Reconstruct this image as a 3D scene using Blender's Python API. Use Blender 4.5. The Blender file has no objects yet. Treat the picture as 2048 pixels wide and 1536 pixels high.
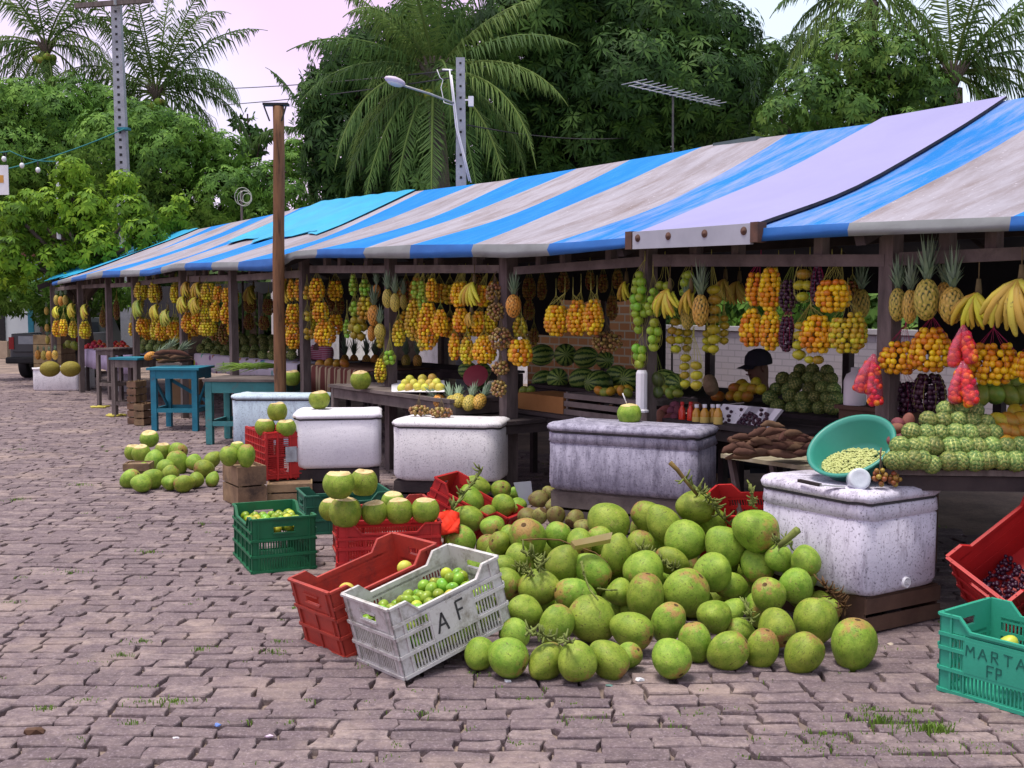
import bpy, bmesh, math, random
import numpy as np
from mathutils import Vector, Matrix, Euler, Quaternion
SC = bpy.context.scene
COL = SC.collection
PI = math.pi
rnd = random.Random(7)
nrg = np.random.RandomState(11)
V3 = Vector
# ------------------------------------------------------------------ camera
FPX, CX, CY, HZ, CAMZ = 2250.0, 1024.0, 768.0, 610.0, 1.5
PITCH = math.atan((CY - HZ) / FPX)
UP = V3((0, math.sin(PITCH), math.cos(PITCH)))
FW = V3((0, math.cos(PITCH), -math.sin(PITCH)))
CAM = V3((0, 0, CAMZ))
cd = bpy.data.cameras.new('camera'); cam = bpy.data.objects.new('camera', cd); COL.objects.link(cam)
cam.location = CAM; cam.rotation_euler = (PI / 2 - PITCH, 0, 0)
cd.sensor_width = 36; cd.lens = FPX / 2048 * 36; cd.clip_start = 0.05; cd.clip_end = 2000
SC.camera = cam

def ray(x, y): return V3((1, 0, 0)) * (x - CX) + UP * (CY - y) + FW * FPX
def G(x, y, z=0.0):
    r = ray(x, y); return CAM + r * ((z - CAMZ) / r.z)
def D(x, y, Y):
    r = ray(x, y); return CAM + r * (Y / r.y)
_r = ray(-546, 610)
DV = V3((_r.x, _r.y, 0)).normalized()        # along the stall row, away from the camera
NV = V3((DV.y, -DV.x, 0))                    # across the row, into the stalls
ROWROT = math.atan2(-DV.y, -DV.x)            # local X = towards the camera end, local Y = into the stall
def R(x, y, v):
    r = ray(x, y); return CAM + r * (v / (r.x * NV.x + r.y * NV.y))
def RC(u, v, z=0.0): return DV * u + NV * v + V3((0, 0, z))
def U(p): return p.x * DV.x + p.y * DV.y
def ux(x, v): return U(R(x, 610, v))         # row coordinate of a picture column in the plane v
def mpp(p): return p.y / FPX                 # metres per photo pixel at a point

# ------------------------------------------------------------------ objects
def setp(o, label=None, cat=None, group=None, kind=None):
    if label: o['label'] = label
    if cat: o['category'] = cat
    if group: o['group'] = group
    if kind: o['kind'] = kind
    return o
def thing(name, label, cat, loc=(0, 0, 0), rotz=0, group=None):
    o = bpy.data.objects.new(name, None); COL.objects.link(o); o.empty_display_size = .05
    o.location = loc; o.rotation_euler = (0, 0, rotz)
    return setp(o, label, cat, group)
def link(name, me, parent=None, loc=(0, 0, 0), rot=None, scale=None):
    o = bpy.data.objects.new(name, me); COL.objects.link(o)
    if parent: o.parent = parent
    o.location = loc
    if rot is not None:
        if isinstance(rot, Quaternion): o.rotation_mode = 'QUATERNION'; o.rotation_quaternion = rot
        else: o.rotation_euler = rot
    if scale is not None: o.scale = scale if hasattr(scale, '__len__') else (scale,) * 3
    return o

_ico = {}
def ico(sub):
    if sub not in _ico:
        b = bmesh.new(); bmesh.ops.create_icosphere(b, subdivisions=sub, radius=1)
        _ico[sub] = ([v.co.copy() for v in b.verts], [tuple(v.index for v in f.verts) for f in b.faces]); b.free()
    return _ico[sub]

class MB:
    def __init__(s): s.v = []; s.f = []; s.m = []; s.sm = []; s.pat = None
    def add(s, vs, fs, m=0, smooth=False):
        b = len(s.v); s.v.extend(V3(p) for p in vs)
        for f in fs: s.f.append(tuple(i + b for i in f)); s.m.append(m); s.sm.append(smooth)
    def hexa(s, p, m=0):
        s.add(p, [(3, 2, 1, 0), (4, 5, 6, 7), (0, 1, 5, 4), (1, 2, 6, 5), (2, 3, 7, 6), (3, 0, 4, 7)], m)
    def box(s, c, d, rot=None, m=0):
        x, y, z = d[0] / 2, d[1] / 2, d[2] / 2
        p = [V3(q) for q in ((-x, -y, -z), (x, -y, -z), (x, y, -z), (-x, y, -z), (-x, -y, z), (x, -y, z), (x, y, z), (-x, y, z))]
        if rot is not None:
            if not isinstance(rot, Matrix): rot = Matrix.Rotation(rot, 3, 'Z')
            p = [rot @ q for q in p]
        c = V3(c); s.hexa([q + c for q in p], m)
    def bar(s, a, b, w, h=None, m=0, upv=V3((0, 0, 1))):
        a, b = V3(a), V3(b); h = h or w; t = (b - a).normalized()
        if abs(t.dot(upv)) > .98: upv = V3((DV.x, DV.y, 0))
        x = t.cross(upv).normalized(); y = x.cross(t)
        q = []
        for c in (a, b):
            for sx, sy in ((-1, -1), (1, -1), (1, 1), (-1, 1)): q.append(c + x * sx * w / 2 + y * sy * h / 2)
        s.hexa(q, m)
    def rowbox(s, u0, u1, v0, v1, z0, z1, m=0):
        s.hexa([RC(u1, v0, z0), RC(u0, v0, z0), RC(u0, v1, z0), RC(u1, v1, z0), RC(u1, v0, z1), RC(u0, v0, z1), RC(u0, v1, z1), RC(u1, v1, z1)], m)
    def tube(s, pts, rad, n=8, m=0, smooth=True, cap=True, flat=1.0):
        pts = [V3(p) for p in pts]; k = len(pts)
        if not hasattr(rad, '__len__'): rad = [rad] * k
        vs = []; px = None
        for i, p in enumerate(pts):
            t = (pts[min(i + 1, k - 1)] - pts[max(i - 1, 0)]).normalized()
            if px is None: px = t.orthogonal().normalized()
            px = (px - t * px.dot(t))
            px = px.normalized() if px.length > 1e-6 else t.orthogonal().normalized()
            py = t.cross(px)
            for j in range(n):
                a = 2 * PI * j / n; vs.append(p + (px * math.cos(a) + py * math.sin(a) * flat) * rad[i])
        fs = [(i * n + j, i * n + (j + 1) % n, (i + 1) * n + (j + 1) % n, (i + 1) * n + j) for i in range(k - 1) for j in range(n)]
        if cap: fs += [tuple(range(n - 1, -1, -1)), tuple((k - 1) * n + j for j in range(n))]
        s.add(vs, fs, m, smooth)
    def lathe(s, prof, n=24, M=None, m=0, smooth=True):
        M = M or Matrix.Identity(4); vs = []
        for r, z in prof:
            for j in range(n):
                a = 2 * PI * j / n; vs.append(M @ V3((r * math.cos(a), r * math.sin(a), z)))
        k = len(prof)
        fs = [(i * n + j, i * n + (j + 1) % n, (i + 1) * n + (j + 1) % n, (i + 1) * n + j) for i in range(k - 1) for j in range(n)]
        s.add(vs, fs, m, smooth)
    def ball(s, c, r, sub=1, m=0, rot=None):
        vs, fs = ico(sub); c = V3(c); r = V3(r) if hasattr(r, '__len__') else V3((r, r, r))
        if rot is None: s.add([V3((c.x + p.x * r.x, c.y + p.y * r.y, c.z + p.z * r.z)) for p in vs], fs, m, True)
        else: s.add([c + rot @ V3((p.x * r.x, p.y * r.y, p.z * r.z)) for p in vs], fs, m, True)
    def mesh(s, name, mats, org=None):
        me = bpy.data.meshes.new(name); o = V3(org) if org is not None else V3((0, 0, 0))
        me.from_pydata([p - o for p in s.v], [], s.f)
        for m in (mats if isinstance(mats, (list, tuple)) else [mats]): me.materials.append(m)
        me.polygons.foreach_set('material_index', s.m); me.polygons.foreach_set('use_smooth', s.sm)
        if s.pat is not None:
            at = me.attributes.new('pat', 'FLOAT', 'POINT'); at.data.foreach_set('value', np.asarray(s.pat, dtype=np.float32))
        me.update(); return me
    def build(s, name, mats, parent=None, world=True, org=None):
        if parent is not None:
            r = parent
            o = V3((0, 0, 0))
            while r is not None: o += r.location; r = r.parent
            return link(name, s.mesh(name, mats, o if world else None), parent)
        org = V3(org) if org is not None else V3((0, 0, 0))
        return link(name, s.mesh(name, mats, org), None, org)

def np_mesh(name, Vt, Fc, mats, midx=None, smooth=False, pat=None):
    me = bpy.data.meshes.new(name); Vt = np.asarray(Vt, np.float32); Fc = np.asarray(Fc, np.int32)
    n, k = Fc.shape
    me.vertices.add(len(Vt)); me.vertices.foreach_set('co', Vt.ravel())
    me.loops.add(n * k); me.loops.foreach_set('vertex_index', Fc.ravel())
    me.polygons.add(n); me.polygons.foreach_set('loop_start', np.arange(n, dtype=np.int32) * k)
    for m in (mats if isinstance(mats, (list, tuple)) else [mats]): me.materials.append(m)
    if midx is not None: me.polygons.foreach_set('material_index', np.asarray(midx, np.int32))
    me.polygons.foreach_set('use_smooth', np.full(n, smooth, dtype=bool))
    if pat is not None:
        at = me.attributes.new('pat', 'FLOAT', 'POINT'); at.data.foreach_set('value', np.asarray(pat, np.float32))
    me.update(calc_edges=True); me.validate(); return me

# ------------------------------------------------------------------ materials
class NT:
    def __init__(s, name):
        s.m = bpy.data.materials.new(name); s.m.use_nodes = True; s.t = s.m.node_tree
        s.b = s.t.nodes['Principled BSDF']; s.tc = None
    def n(s, typ, **kw):
        o = s.t.nodes.new(typ)
        for k, v in kw.items():
            if k in o.inputs.keys() if isinstance(k, str) else False: s.put(o.inputs[k], v)
            else: setattr(o, k, v)
        return o
    def put(s, sock, v):
        if hasattr(v, 'is_output') or isinstance(v, bpy.types.NodeSocket): s.t.links.new(v, sock)
        else: sock.default_value = v
    def co(s, which='Object'):
        if s.tc is None: s.tc = s.t.nodes.new('ShaderNodeTexCoord')
        return s.tc.outputs[which]
    def geo(s): return s.t.nodes.new('ShaderNodeNewGeometry').outputs['Position']
    def mapping(s, vec, scale=(1, 1, 1), loc=(0, 0, 0), rot=(0, 0, 0)):
        o = s.t.nodes.new('ShaderNodeMapping'); s.put(o.inputs['Vector'], vec); o.inputs['Scale'].default_value = scale
        s.put(o.inputs['Location'], loc); o.inputs['Rotation'].default_value = rot; return o.outputs[0]
    def noise(s, vec, scale=5, detail=4, rough=.6, dist=0):
        o = s.t.nodes.new('ShaderNodeTexNoise'); s.put(o.inputs['Vector'], vec); o.inputs['Scale'].default_value = scale
        o.inputs['Detail'].default_value = detail; o.inputs['Roughness'].default_value = rough; o.inputs['Distortion'].default_value = dist
        return o.outputs['Fac']
    def ramp(s, fac, stops, interp='LINEAR'):
        o = s.t.nodes.new('ShaderNodeValToRGB'); s.put(o.inputs[0], fac); o.color_ramp.interpolation = interp
        el = o.color_ramp.elements
        while len(el) > 2: el.remove(el[-1])
        while len(el) < len(stops): el.new(.5)
        for e, (p, c) in zip(el, stops):
            e.position = p; e.color = (c, c, c, 1) if not hasattr(c, '__len__') else (*c, 1)
        return o.outputs[0]
    def mix(s, fac, a, b, mode='MIX'):
        o = s.t.nodes.new('ShaderNodeMix'); o.data_type = 'RGBA'; o.blend_type = mode
        s.put(o.inputs[0], fac)
        for i, v in ((6, a), (7, b)):
            if hasattr(v, '__len__') and not isinstance(v, bpy.types.NodeSocket): v = (*v, 1)[:4]
            s.put(o.inputs[i], v)
        return o.outputs[2]
    def math(s, op, a, b=0.0, c=0.0):
        o = s.t.nodes.new('ShaderNodeMath'); o.operation = op; s.put(o.inputs[0], a); s.put(o.inputs[1], b); s.put(o.inputs[2], c); return o.outputs[0]
    def attr(s, name='pat'):
        o = s.t.nodes.new('ShaderNodeAttribute'); o.attribute_name = name; return o.outputs['Fac']
    def orand(s): return s.t.nodes.new('ShaderNodeObjectInfo').outputs['Random']
    def hsv(s, col, h=.5, sa=1, v=1):
        o = s.t.nodes.new('ShaderNodeHueSaturation'); s.put(o.inputs['Color'], col)
        for k, x in (('Hue', h), ('Saturation', sa), ('Value', v)): s.put(o.inputs[k], x)
        return o.outputs[0]
    def bump(s, h, strength=.3, dist=.01):
        o = s.t.nodes.new('ShaderNodeBump'); s.put(o.inputs['Height'], h); o.inputs['Strength'].default_value = strength; o.inputs['Distance'].default_value = dist
        s.t.links.new(o.outputs[0], s.b.inputs['Normal'])
    def done(s, col, rough=.7, spec=.3):
        s.put(s.b.inputs['Base Color'], col if isinstance(col, bpy.types.NodeSocket) else (*col, 1)[:4])
        s.put(s.b.inputs['Roughness'], rough); s.b.inputs['Specular IOR Level'].default_value = spec
        return s.m
def offs(t, amt=50):
    """object coordinates shifted per object so that copies do not repeat their marks"""
    o = t.t.nodes.new('ShaderNodeVectorMath'); o.operation = 'ADD'; t.put(o.inputs[0], t.co())
    c = t.t.nodes.new('ShaderNodeCombineXYZ'); r = t.math('MULTIPLY', t.orand(), amt)
    for i in range(3): t.put(c.inputs[i], r)
    t.put(o.inputs[1], c.outputs[0]); return o.outputs[0]
def mat(name, c1, c2=None, scale=8, rough=.7, spec=.3, bump=0, bscale=60, rv=0, dirt=None, dscale=6, dlo=.5, dhi=.7, stretch=(1, 1, 1), det=5):
    """two-tone noise material; rv = brightness variation per object; dirt = a third colour in ragged patches"""
    t = NT(name); v = offs(t) if rv else t.co()
    if stretch != (1, 1, 1): v = t.mapping(v, stretch)
    c2 = c2 or tuple(x * .75 for x in c1)
    col = t.ramp(t.noise(v, scale, det), [(.3, c1), (.7, c2)])
    if dirt: col = t.mix(t.ramp(t.noise(v, dscale, 8, .7), [(dlo, 0.), (dhi, 1.)]), col, dirt)
    if rv: col = t.hsv(col, t.math('MULTIPLY_ADD', t.orand(), rv * .12, .5 - rv * .06), 1, t.math('MULTIPLY_ADD', t.orand(), rv, 1 - rv / 2))
    if bump: t.bump(t.noise(v, bscale, 4), bump)
    return t.done(col, rough, spec)
# ------------------------------------------------------------------ sky, sun, view
W = bpy.data.worlds.new('World'); SC.world = W; W.use_nodes = True
wt = W.node_tree; wt.nodes.clear()
def wn(t): return wt.nodes.new(t)
out = wn('ShaderNodeOutputWorld'); add = wn('ShaderNodeAddShader'); bg1 = wn('ShaderNodeBackground'); bg2 = wn('ShaderNodeBackground')
sky = wn('ShaderNodeTexSky'); sky.sky_type = 'NISHITA'; sky.sun_disc = False
SUN_EL, SUN_AZ = math.radians(77), math.radians(-120)      # high, behind the camera's left shoulder
sky.sun_elevation = SUN_EL; sky.sun_rotation = SUN_AZ; sky.dust_density = 3
bg1.inputs[1].default_value = 0.05
tc = wn('ShaderNodeTexCoord'); sx = wn('ShaderNodeSeparateXYZ'); wt.links.new(tc.outputs['Generated'], sx.inputs[0])
rm = wn('ShaderNodeValToRGB'); mr = wn('ShaderNodeMapRange'); mr.inputs[1].default_value = -.3; mr.inputs[2].default_value = .3
wt.links.new(sx.outputs[0], mr.inputs[0]); wt.links.new(mr.outputs[0], rm.inputs[0])
e = rm.color_ramp.elements; e[0].position = .42; e[0].color = (.93, .61, .90, 1); e[1].position = .8; e[1].color = (.80, .90, 1.0, 1)
nz = wn('ShaderNodeTexNoise'); nz.inputs['Scale'].default_value = 3.2; nz.inputs['Detail'].default_value = 6; wt.links.new(tc.outputs['Generated'], nz.inputs['Vector'])
r2 = wn('ShaderNodeValToRGB'); r2.color_ramp.elements[0].position = .45; r2.color_ramp.elements[1].position = .75
wt.links.new(nz.outputs['Fac'], r2.inputs[0])
mx = wn('ShaderNodeMix'); mx.data_type = 'RGBA'; wt.links.new(r2.outputs[0], mx.inputs[0]); wt.links.new(rm.outputs[0], mx.inputs[6]); mx.inputs[7].default_value = (.84, .84, 1.0, 1)
m2 = wn('ShaderNodeMix'); m2.data_type = 'RGBA'; mz = wn('ShaderNodeMapRange'); mz.inputs[1].default_value = .30; mz.inputs[2].default_value = .6
wt.links.new(sx.outputs[2], mz.inputs[0]); wt.links.new(mz.outputs[0], m2.inputs[0]); wt.links.new(mx.outputs[2], m2.inputs[6]); m2.inputs[7].default_value = (.86, .86, .92, 1)
wt.links.new(m2.outputs[2], bg2.inputs[0]); bg2.inputs[1].default_value = 0.74
wt.links.new(sky.outputs[0], bg1.inputs[0]); wt.links.new(bg1.outputs[0], add.inputs[0]); wt.links.new(bg2.outputs[0], add.inputs[1]); wt.links.new(add.outputs[0], out.inputs[0])
sl = bpy.data.lights.new('sun', 'SUN'); sl.energy = 2.9; sl.angle = math.radians(16); sl.color = (1, .95, .86)
so = bpy.data.objects.new('sun', sl); COL.objects.link(so)
sd = V3((math.sin(SUN_AZ) * math.cos(SUN_EL), math.cos(SUN_AZ) * math.cos(SUN_EL), math.sin(SUN_EL)))
so.rotation_mode = 'QUATERNION'; so.rotation_quaternion = sd.to_track_quat('Z', 'Y')
vs = SC.view_settings; vs.view_transform = 'Standard'; vs.look = 'None'; vs.exposure = 0.38; vs.gamma = 1

# ------------------------------------------------------------------ shared materials
M = {}
M['wood'] = mat('weathered_wood', (.17, .135, .13), (.075, .06, .058), 3, .85, .15, .4, 25, .25, stretch=(6, 6, 1.2))
M['wood_h'] = mat('weathered_plank', (.20, .165, .155), (.09, .073, .07), 4, .85, .15, .4, 25, .25, dirt=(.05, .04, .04), dscale=3, dlo=.55, dhi=.75)
M['wood_dark'] = mat('dark_wood', (.07, .055, .055), (.03, .025, .028), 4, .85, .1, .3, 30, .2)  # dark crates and handle; inside the stall its darkness also stands in for shade
M['wood_pale'] = mat('crate_wood', (.30, .20, .12), (.15, .095, .058), 5, .8, .15, .3, 30, .3, dirt=(.07, .05, .04), dscale=4, dlo=.52, dhi=.7)
M['turq'] = mat('turquoise_paint', (.02, .20, .28), (.015, .13, .19), 5, .6, .3, .2, 40, .15, dirt=(.07, .09, .10), dscale=7, dlo=.6, dhi=.7)
M['teal'] = mat('teal_paint', (.06, .24, .25), (.04, .16, .17), 5, .65, .25, .2, 40, .15, dirt=(.13, .13, .13), dscale=7, dlo=.55, dhi=.7)
M['blk'] = mat('black_rubber', (.02, .02, .022), (.012, .012, .014), 8, .7)
M['rope'] = mat('dark_cord', (.06, .055, .06), (.03, .03, .035), 20, .9)
M['yrope'] = mat('yellow_net_cord', (.42, .40, .10), (.28, .28, .06), 20, .8)
M['steel'] = mat('grey_metal', (.35, .36, .38), (.22, .23, .25), 20, .45, .5)
M['white'] = mat('white_plastic', (.74, .73, .78), (.62, .61, .67), 6, .5, .4)
M['brown_metal'] = mat('rusty_block', (.12, .06, .045), (.06, .035, .03), 20, .8)

# ------------------------------------------------------------------ ground
t = NT('packed_sand'); g = t.geo()
c = t.ramp(t.noise(g, .9, 8, .65), [(.32, (.14, .11, .105)), (.55, (.28, .21, .18)), (.75, (.46, .34, .27))])
c = t.mix(t.ramp(t.noise(g, 25, 6), [(.45, 0.), (.8, .6)]), c, (.13, .10, .10)); t.bump(t.noise(g, 60, 6), .6, .02)
M['sand'] = t.done(c, .95, .1)
b = MB(); s_ = 400; b.add([(-s_, -60, -.06), (s_, -60, -.06), (s_, 700, -.06), (-s_, 700, -.06)], [(0, 1, 2, 3)])
setp(b.build('ground', M['sand']), kind='structure')
# joint sand: a fine relief sheet that rises over some stones
xs = np.arange(-13.5, 6.5, .07); ys = np.arange(1.8, 26, .07); XX, YY = np.meshgrid(xs, ys)
def vnoise(X, Y, cell, seed):
    r = np.random.RandomState(seed).rand(512, 512); x = X / cell + 100; y = Y / cell + 100
    x0 = np.floor(x).astype(int); y0 = np.floor(y).astype(int); fx = x - x0; fy = y - y0
    fx = fx * fx * (3 - 2 * fx); fy = fy * fy * (3 - 2 * fy); q = lambda a, c: r[a % 512, c % 512]
    return (q(x0, y0) * (1 - fx) + q(x0 + 1, y0) * fx) * (1 - fy) + (q(x0, y0 + 1) * (1 - fx) + q(x0 + 1, y0 + 1) * fx) * fy
def sand_h(X, Y):
    n = .5 * vnoise(X, Y, .9, 1) + .3 * vnoise(X, Y, .35, 2) + .2 * vnoise(X, Y, .12, 3)
    left = np.clip((-X - Y * .1 - .3) / 2.5, 0, 1) * .006
    return -.029 + .046 * np.clip(n - .5, 0, 1) + left + .004 * vnoise(X, Y, .1, 5)
ZZ = sand_h(XX, YY); nx, ny = len(xs), len(ys)
idx = np.arange(nx * ny).reshape(ny, nx)
Fq = np.stack([idx[:-1, :-1], idx[:-1, 1:], idx[1:, 1:], idx[1:, :-1]], -1).reshape(-1, 4)
setp(link('joint_sand', np_mesh('joint_sand', np.stack([XX, YY, ZZ], -1).reshape(-1, 3), Fq, M['sand'], smooth=True)), kind='structure')
# stones
SV, SF, SP = [], [], []
def stone(cx, cy, w, d, ang, z, tilt, val):
    b0 = len(SV); ca, sa = math.cos(ang), math.sin(ang)
    cor = [(-w / 2, -d / 2), (0, -d / 2), (w / 2, -d / 2), (w / 2, 0), (w / 2, d / 2), (0, d / 2), (-w / 2, d / 2), (-w / 2, 0)]
    jit = [(rnd.uniform(-.014, .014), rnd.uniform(-.010, .010)) for _ in cor]
    def put(fx, zz, rough=0):
        for (x, y), (jx, jy) in zip(cor, jit):
            x, y = (x + jx) * (1 - fx / w), (y + jy) * (1 - fx / d)
            SV.append((cx + x * ca - y * sa, cy + x * sa + y * ca, zz + tilt[0] * x + tilt[1] * y + rnd.uniform(-rough, rough))); SP.append(val)
    put(-.006, z - .05); put(0, z - .004, .0015); put(.006, z, .0015); put(.5 * min(w, d), z + .001, .0015)
    SV.append((cx, cy, z + .003)); SP.append(val)
    for k in range(3):
        for j in range(8):
            SF.append((b0 + k * 8 + j, b0 + k * 8 + (j + 1) % 8, b0 + (k + 1) * 8 + (j + 1) % 8, b0 + (k + 1) * 8 + j))
    for j in range(0, 8, 2): SF.append((b0 + 24 + j, b0 + 24 + j + 1, b0 + 24 + (j + 2) % 8, b0 + 32))
y = 2.0
while y < 24.5:
    d = rnd.uniform(.088, .128); xr = (6.6 - .572 * y) / .82; x = -.5 * y - 2.2 + rnd.uniform(-.2, 0)
    while x < xr:
        w = rnd.choice((rnd.uniform(.13, .19), rnd.uniform(.18, .28))); xc = x + w / 2
        yo = .09 * math.sin(xc * .45 + y * .2) + .035 * math.sin(xc * 1.9 + 1.3 * y) + xc * -.015
        tl = .014
        stone(xc, y + d / 2 + yo + rnd.uniform(-.008, .008), w - rnd.uniform(.006, .020), d - rnd.uniform(.005, .018), rnd.uniform(-.06, .06) - .015,
              rnd.uniform(-.003, .003), (rnd.uniform(-tl, tl), rnd.uniform(-tl, tl)), rnd.random())
        x += w
    y += d
t = NT('paving_stone'); g = t.geo(); a = t.attr()
c = t.ramp(a, [(0, (.145, .109, .112)), (.3, (.19, .143, .146)), (.7, (.235, .178, .178)), (1, (.31, .24, .225))])
c = t.mix(t.ramp(t.noise(g, 22, 8, .7), [(.35, .75), (.62, 0.)]), c, (.075, .055, .065))
c = t.mix(t.ramp(t.noise(g, 9, 7, .75), [(.40, .55), (.56, 0.)]), c, (.12, .085, .10))
c = t.mix(t.ramp(t.noise(g, 90, 5, .7), [(.52, 0.), (.72, .6)]), c, (.40, .32, .36))
c = t.mix(t.ramp(t.noise(g, 1.3, 8, .7), [(.52, 0.), (.68, .5)]), c, (.40, .30, .25))
t.bump(t.noise(g, 55, 8, .7), .7, .008)
M['stone'] = t.done(c, .85, .2)
setp(link('cobblestone_road', np_mesh('cobblestone_road', SV, SF, M['stone'], pat=SP, smooth=False)), kind='structure')
# grass in the joints
gv, gf = [], []
def tuft(x, y, n, h, sp):
    for _ in range(n):
        a = rnd.uniform(0, 2 * PI); r = abs(rnd.gauss(0, sp)); px, py = x + r * math.cos(a), y + .5 * r * math.sin(a); l = h * rnd.uniform(.5, 1.2); b0 = len(gv)
        dx, dy = rnd.uniform(-.7, .7) * l, rnd.uniform(-.7, .7) * l; w = .0022
        gv.extend([(px - w, py, -.012), (px + w, py, -.012), (px + dx * .5 + w * .7, py + dy * .5, l * .6), (px + dx * .5 - w * .7, py + dy * .5, l * .6), (px + dx, py + dy, l * .8), (px + dx, py + dy, l * .8 + .001)])
        gf.extend([(b0, b0 + 1, b0 + 2, b0 + 3), (b0 + 3, b0 + 2, b0 + 4, b0 + 5)])
for (px, py, n, h, sp) in [(1760, 1440, 150, .035, .09), (1850, 1458, 160, .045, .08), (1650, 1470, 90, .02, .1), (1880, 1465, 90, .06, .03), (1740, 1420, 60, .02, .05), (1830, 1425, 50, .03, .04), (1780, 1500, 90, .02, .12),
                           (1640, 1500, 70, .02, .07), (1970, 1500, 60, .02, .1), (90, 1420, 50, .03, .03), (345, 1405, 70, .03, .06), (175, 1402, 30, .02, .05), (260, 1448, 30, .02, .04), (285, 1285, 60, .03, .04),
                           (245, 1312, 40, .03, .03), (300, 1405, 40, .02, .06), (400, 1300, 30, .03, .03), (545, 1305, 40, .03, .06), (560, 1285, 30, .03, .04), (590, 1218, 30, .02, .04), (20, 1205, 40, .02, .05), (300, 1105, 40, .03, .05),
                           (160, 970, 60, .03, .1), (30, 1000, 60, .03, .1), (40, 900, 50, .03, .15), (600, 1110, 30, .02, .05), (135, 1145, 40, .02, .08), (1060, 1400, 30, .02, .05), (840, 1425, 40, .02, .08), (1180, 1440, 40, .02, .1), (1400, 1430, 30, .02, .1)]:
    p = G(px, py); tuft(p.x, p.y, int(n * .8), h * .62, sp)
for _ in range(150):
    p = G(rnd.uniform(0, 2048), rnd.uniform(830, 1530)); tuft(p.x, p.y, rnd.randint(3, 10), .012, .03)
M['grass'] = mat('grass_blade', (.16, .26, .03), (.07, .15, .02), 6, .7)
setp(link('grass', np_mesh('grass', gv, gf, M['grass'])), kind='stuff', label='short grass sprouting between the paving stones')

# ------------------------------------------------------------------ the long stall
VE, VR, VB, VP = 4.65, 7.01, 9.3, 4.95
eave = [(2048, 433, 462), (1870, 440, 467), (1690, 447, 473), (1600, 452, 478), (1510, 458, 484), (1395, 468, 489), (1280, 474, 494), (1170, 483, 505), (1095, 488, 512), (1020, 489, 516), (950, 489, 514), (820, 490, 517),
        (730, 496, 516), (630, 499, 516), (592, 503, 518), (546, 517, 543), (505, 521, 542), (478, 524, 541), (424, 525, 540), (356, 527, 541), (300, 540, 552), (247, 541, 554), (209, 542, 555), (156, 553, 562), (98, 566, 573)]
ridge = [(2048, 195), (1725, 250), (1430, 288), (1360, 303), (1180, 333), (1000, 362), (820, 384), (650, 405), (540, 430), (390, 460)]
eu = np.array([ux(x, VE) for x, _, _ in eave]); ez = np.array([R(x, a, VE).z for x, a, _ in eave]); eb = np.array([R(x, b_, VE).z for x, _, b_ in eave])
ru = np.array([ux(x, VR) for x, _ in ridge]); rz = np.array([R(x, y, VR).z for x, y in ridge])
U0, U1 = .6, 20.6
def ze(u): return float(np.interp(u, eu, ez))
def zv(u): return float(np.interp(u, eu, eb))
def zr(u): return float(np.interp(u, ru, rz))
posts = [2579, 1778, 1297, 1017, 780, 610, 467, 366, 271, 218, 160, 106]
pu = [ux(x, VP) for x in posts]; psort = sorted(pu)
def bayf(u):
    for a, b_ in zip(psort, psort[1:]):
        if a <= u <= b_: return math.sin(PI * (u - a) / (b_ - a)) ** .7
    return 0.0
def S(u, t, off=0):
    """canvas surface: t 0 at the front eave, 1 at the ridge, 2 at the back eave"""
    if t <= 1:
        v = VE + (VR - VE) * t; z = ze(u) + (zr(u) - ze(u)) * t - (.012 + .07 * bayf(u)) * math.sin(PI * t) - .010 * math.sin(PI * t) * math.sin(u * 9 + 3 * t) - .007 * math.sin(u * 23 + 9 * t) * math.sin(PI * t)
    else:
        v = VR + (VB - VR) * (t - 1); z = zr(u) + (1.85 - zr(u)) * (t - 1) - .04 * math.sin(PI * t)
    return RC(u, v, z + off)
def X2u(X): return (FPX * VE * X * 1e-4 / NV.x - VE * NV.y) / NV.x
cut = [2.2, 2.8, 3.35, 3.91, 4.47, 5.0, 5.5, 6.09, 6.71, 7.32, 7.84, 8.48, 9.03, 9.77, 10.3]
while cut[-1] < 16: cut.append(cut[-1] + .6)
cu = [X2u(x) for x in cut]                          # stripe i lies between cu[i] and cu[i+1]; even i = blue
cu = [max(U0, min(U1, q)) for q in cu]
stall = thing('market_stall', 'long fruit stall of wooden posts under a blue and grey striped canvas roof', 'market stall', RC(8, VP, 0))
def canvas(name, base, stain, sc, valance=False):
    t = NT(name); v = t.co(); d = t.mapping(v, (1, 1, 1), rot=(0, 0, -ROWROT))
    d = t.mapping(d, (3.2, .55, 1))
    c = t.mix(t.ramp(t.noise(d, sc, 8, .72), [(.42, 0.), (.68, .9)]), base, stain)
    c = t.mix(t.ramp(t.noise(v, 45, 3, .6), [(.64, 0.), (.72, .55)]), c, tuple(min(.8, x * 1.6 + .08) for x in base))
    c = t.mix(t.ramp(t.noise(v, 1.1, 4, .6), [(.45, 0.), (.75, .35)]), c, tuple(x * .6 for x in base))
    t.bump(t.noise(d, 8, 5), .25, .02)
    return t.done(c, .75, .10)
M['cv_blue'] = canvas('blue_canvas', (.010, .165, .52), (.03, .21, .52), 3)
M['cv_blue_worn'] = canvas('worn_blue_canvas', (.012, .165, .50), (.25, .28, .47), 2.2)
M['cv_grey'] = canvas('grey_canvas', (.315, .295, .345), (.18, .14, .14), 2.0)
M['cv_under'] = mat('canvas_underside', (.05, .06, .09), (.035, .04, .06), 3, .8)  # near-black under every stripe: shade below the roof put into the colour
M['vl_blue'] = mat('blue_valance', (.022, .13, .42), (.016, .10, .34), 3, .6, bump=.3, bscale=12)
M['vl_grey'] = mat('grey_valance', (.24, .26, .27), (.18, .195, .20), 3, .6, bump=.3, bscale=12)
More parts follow.
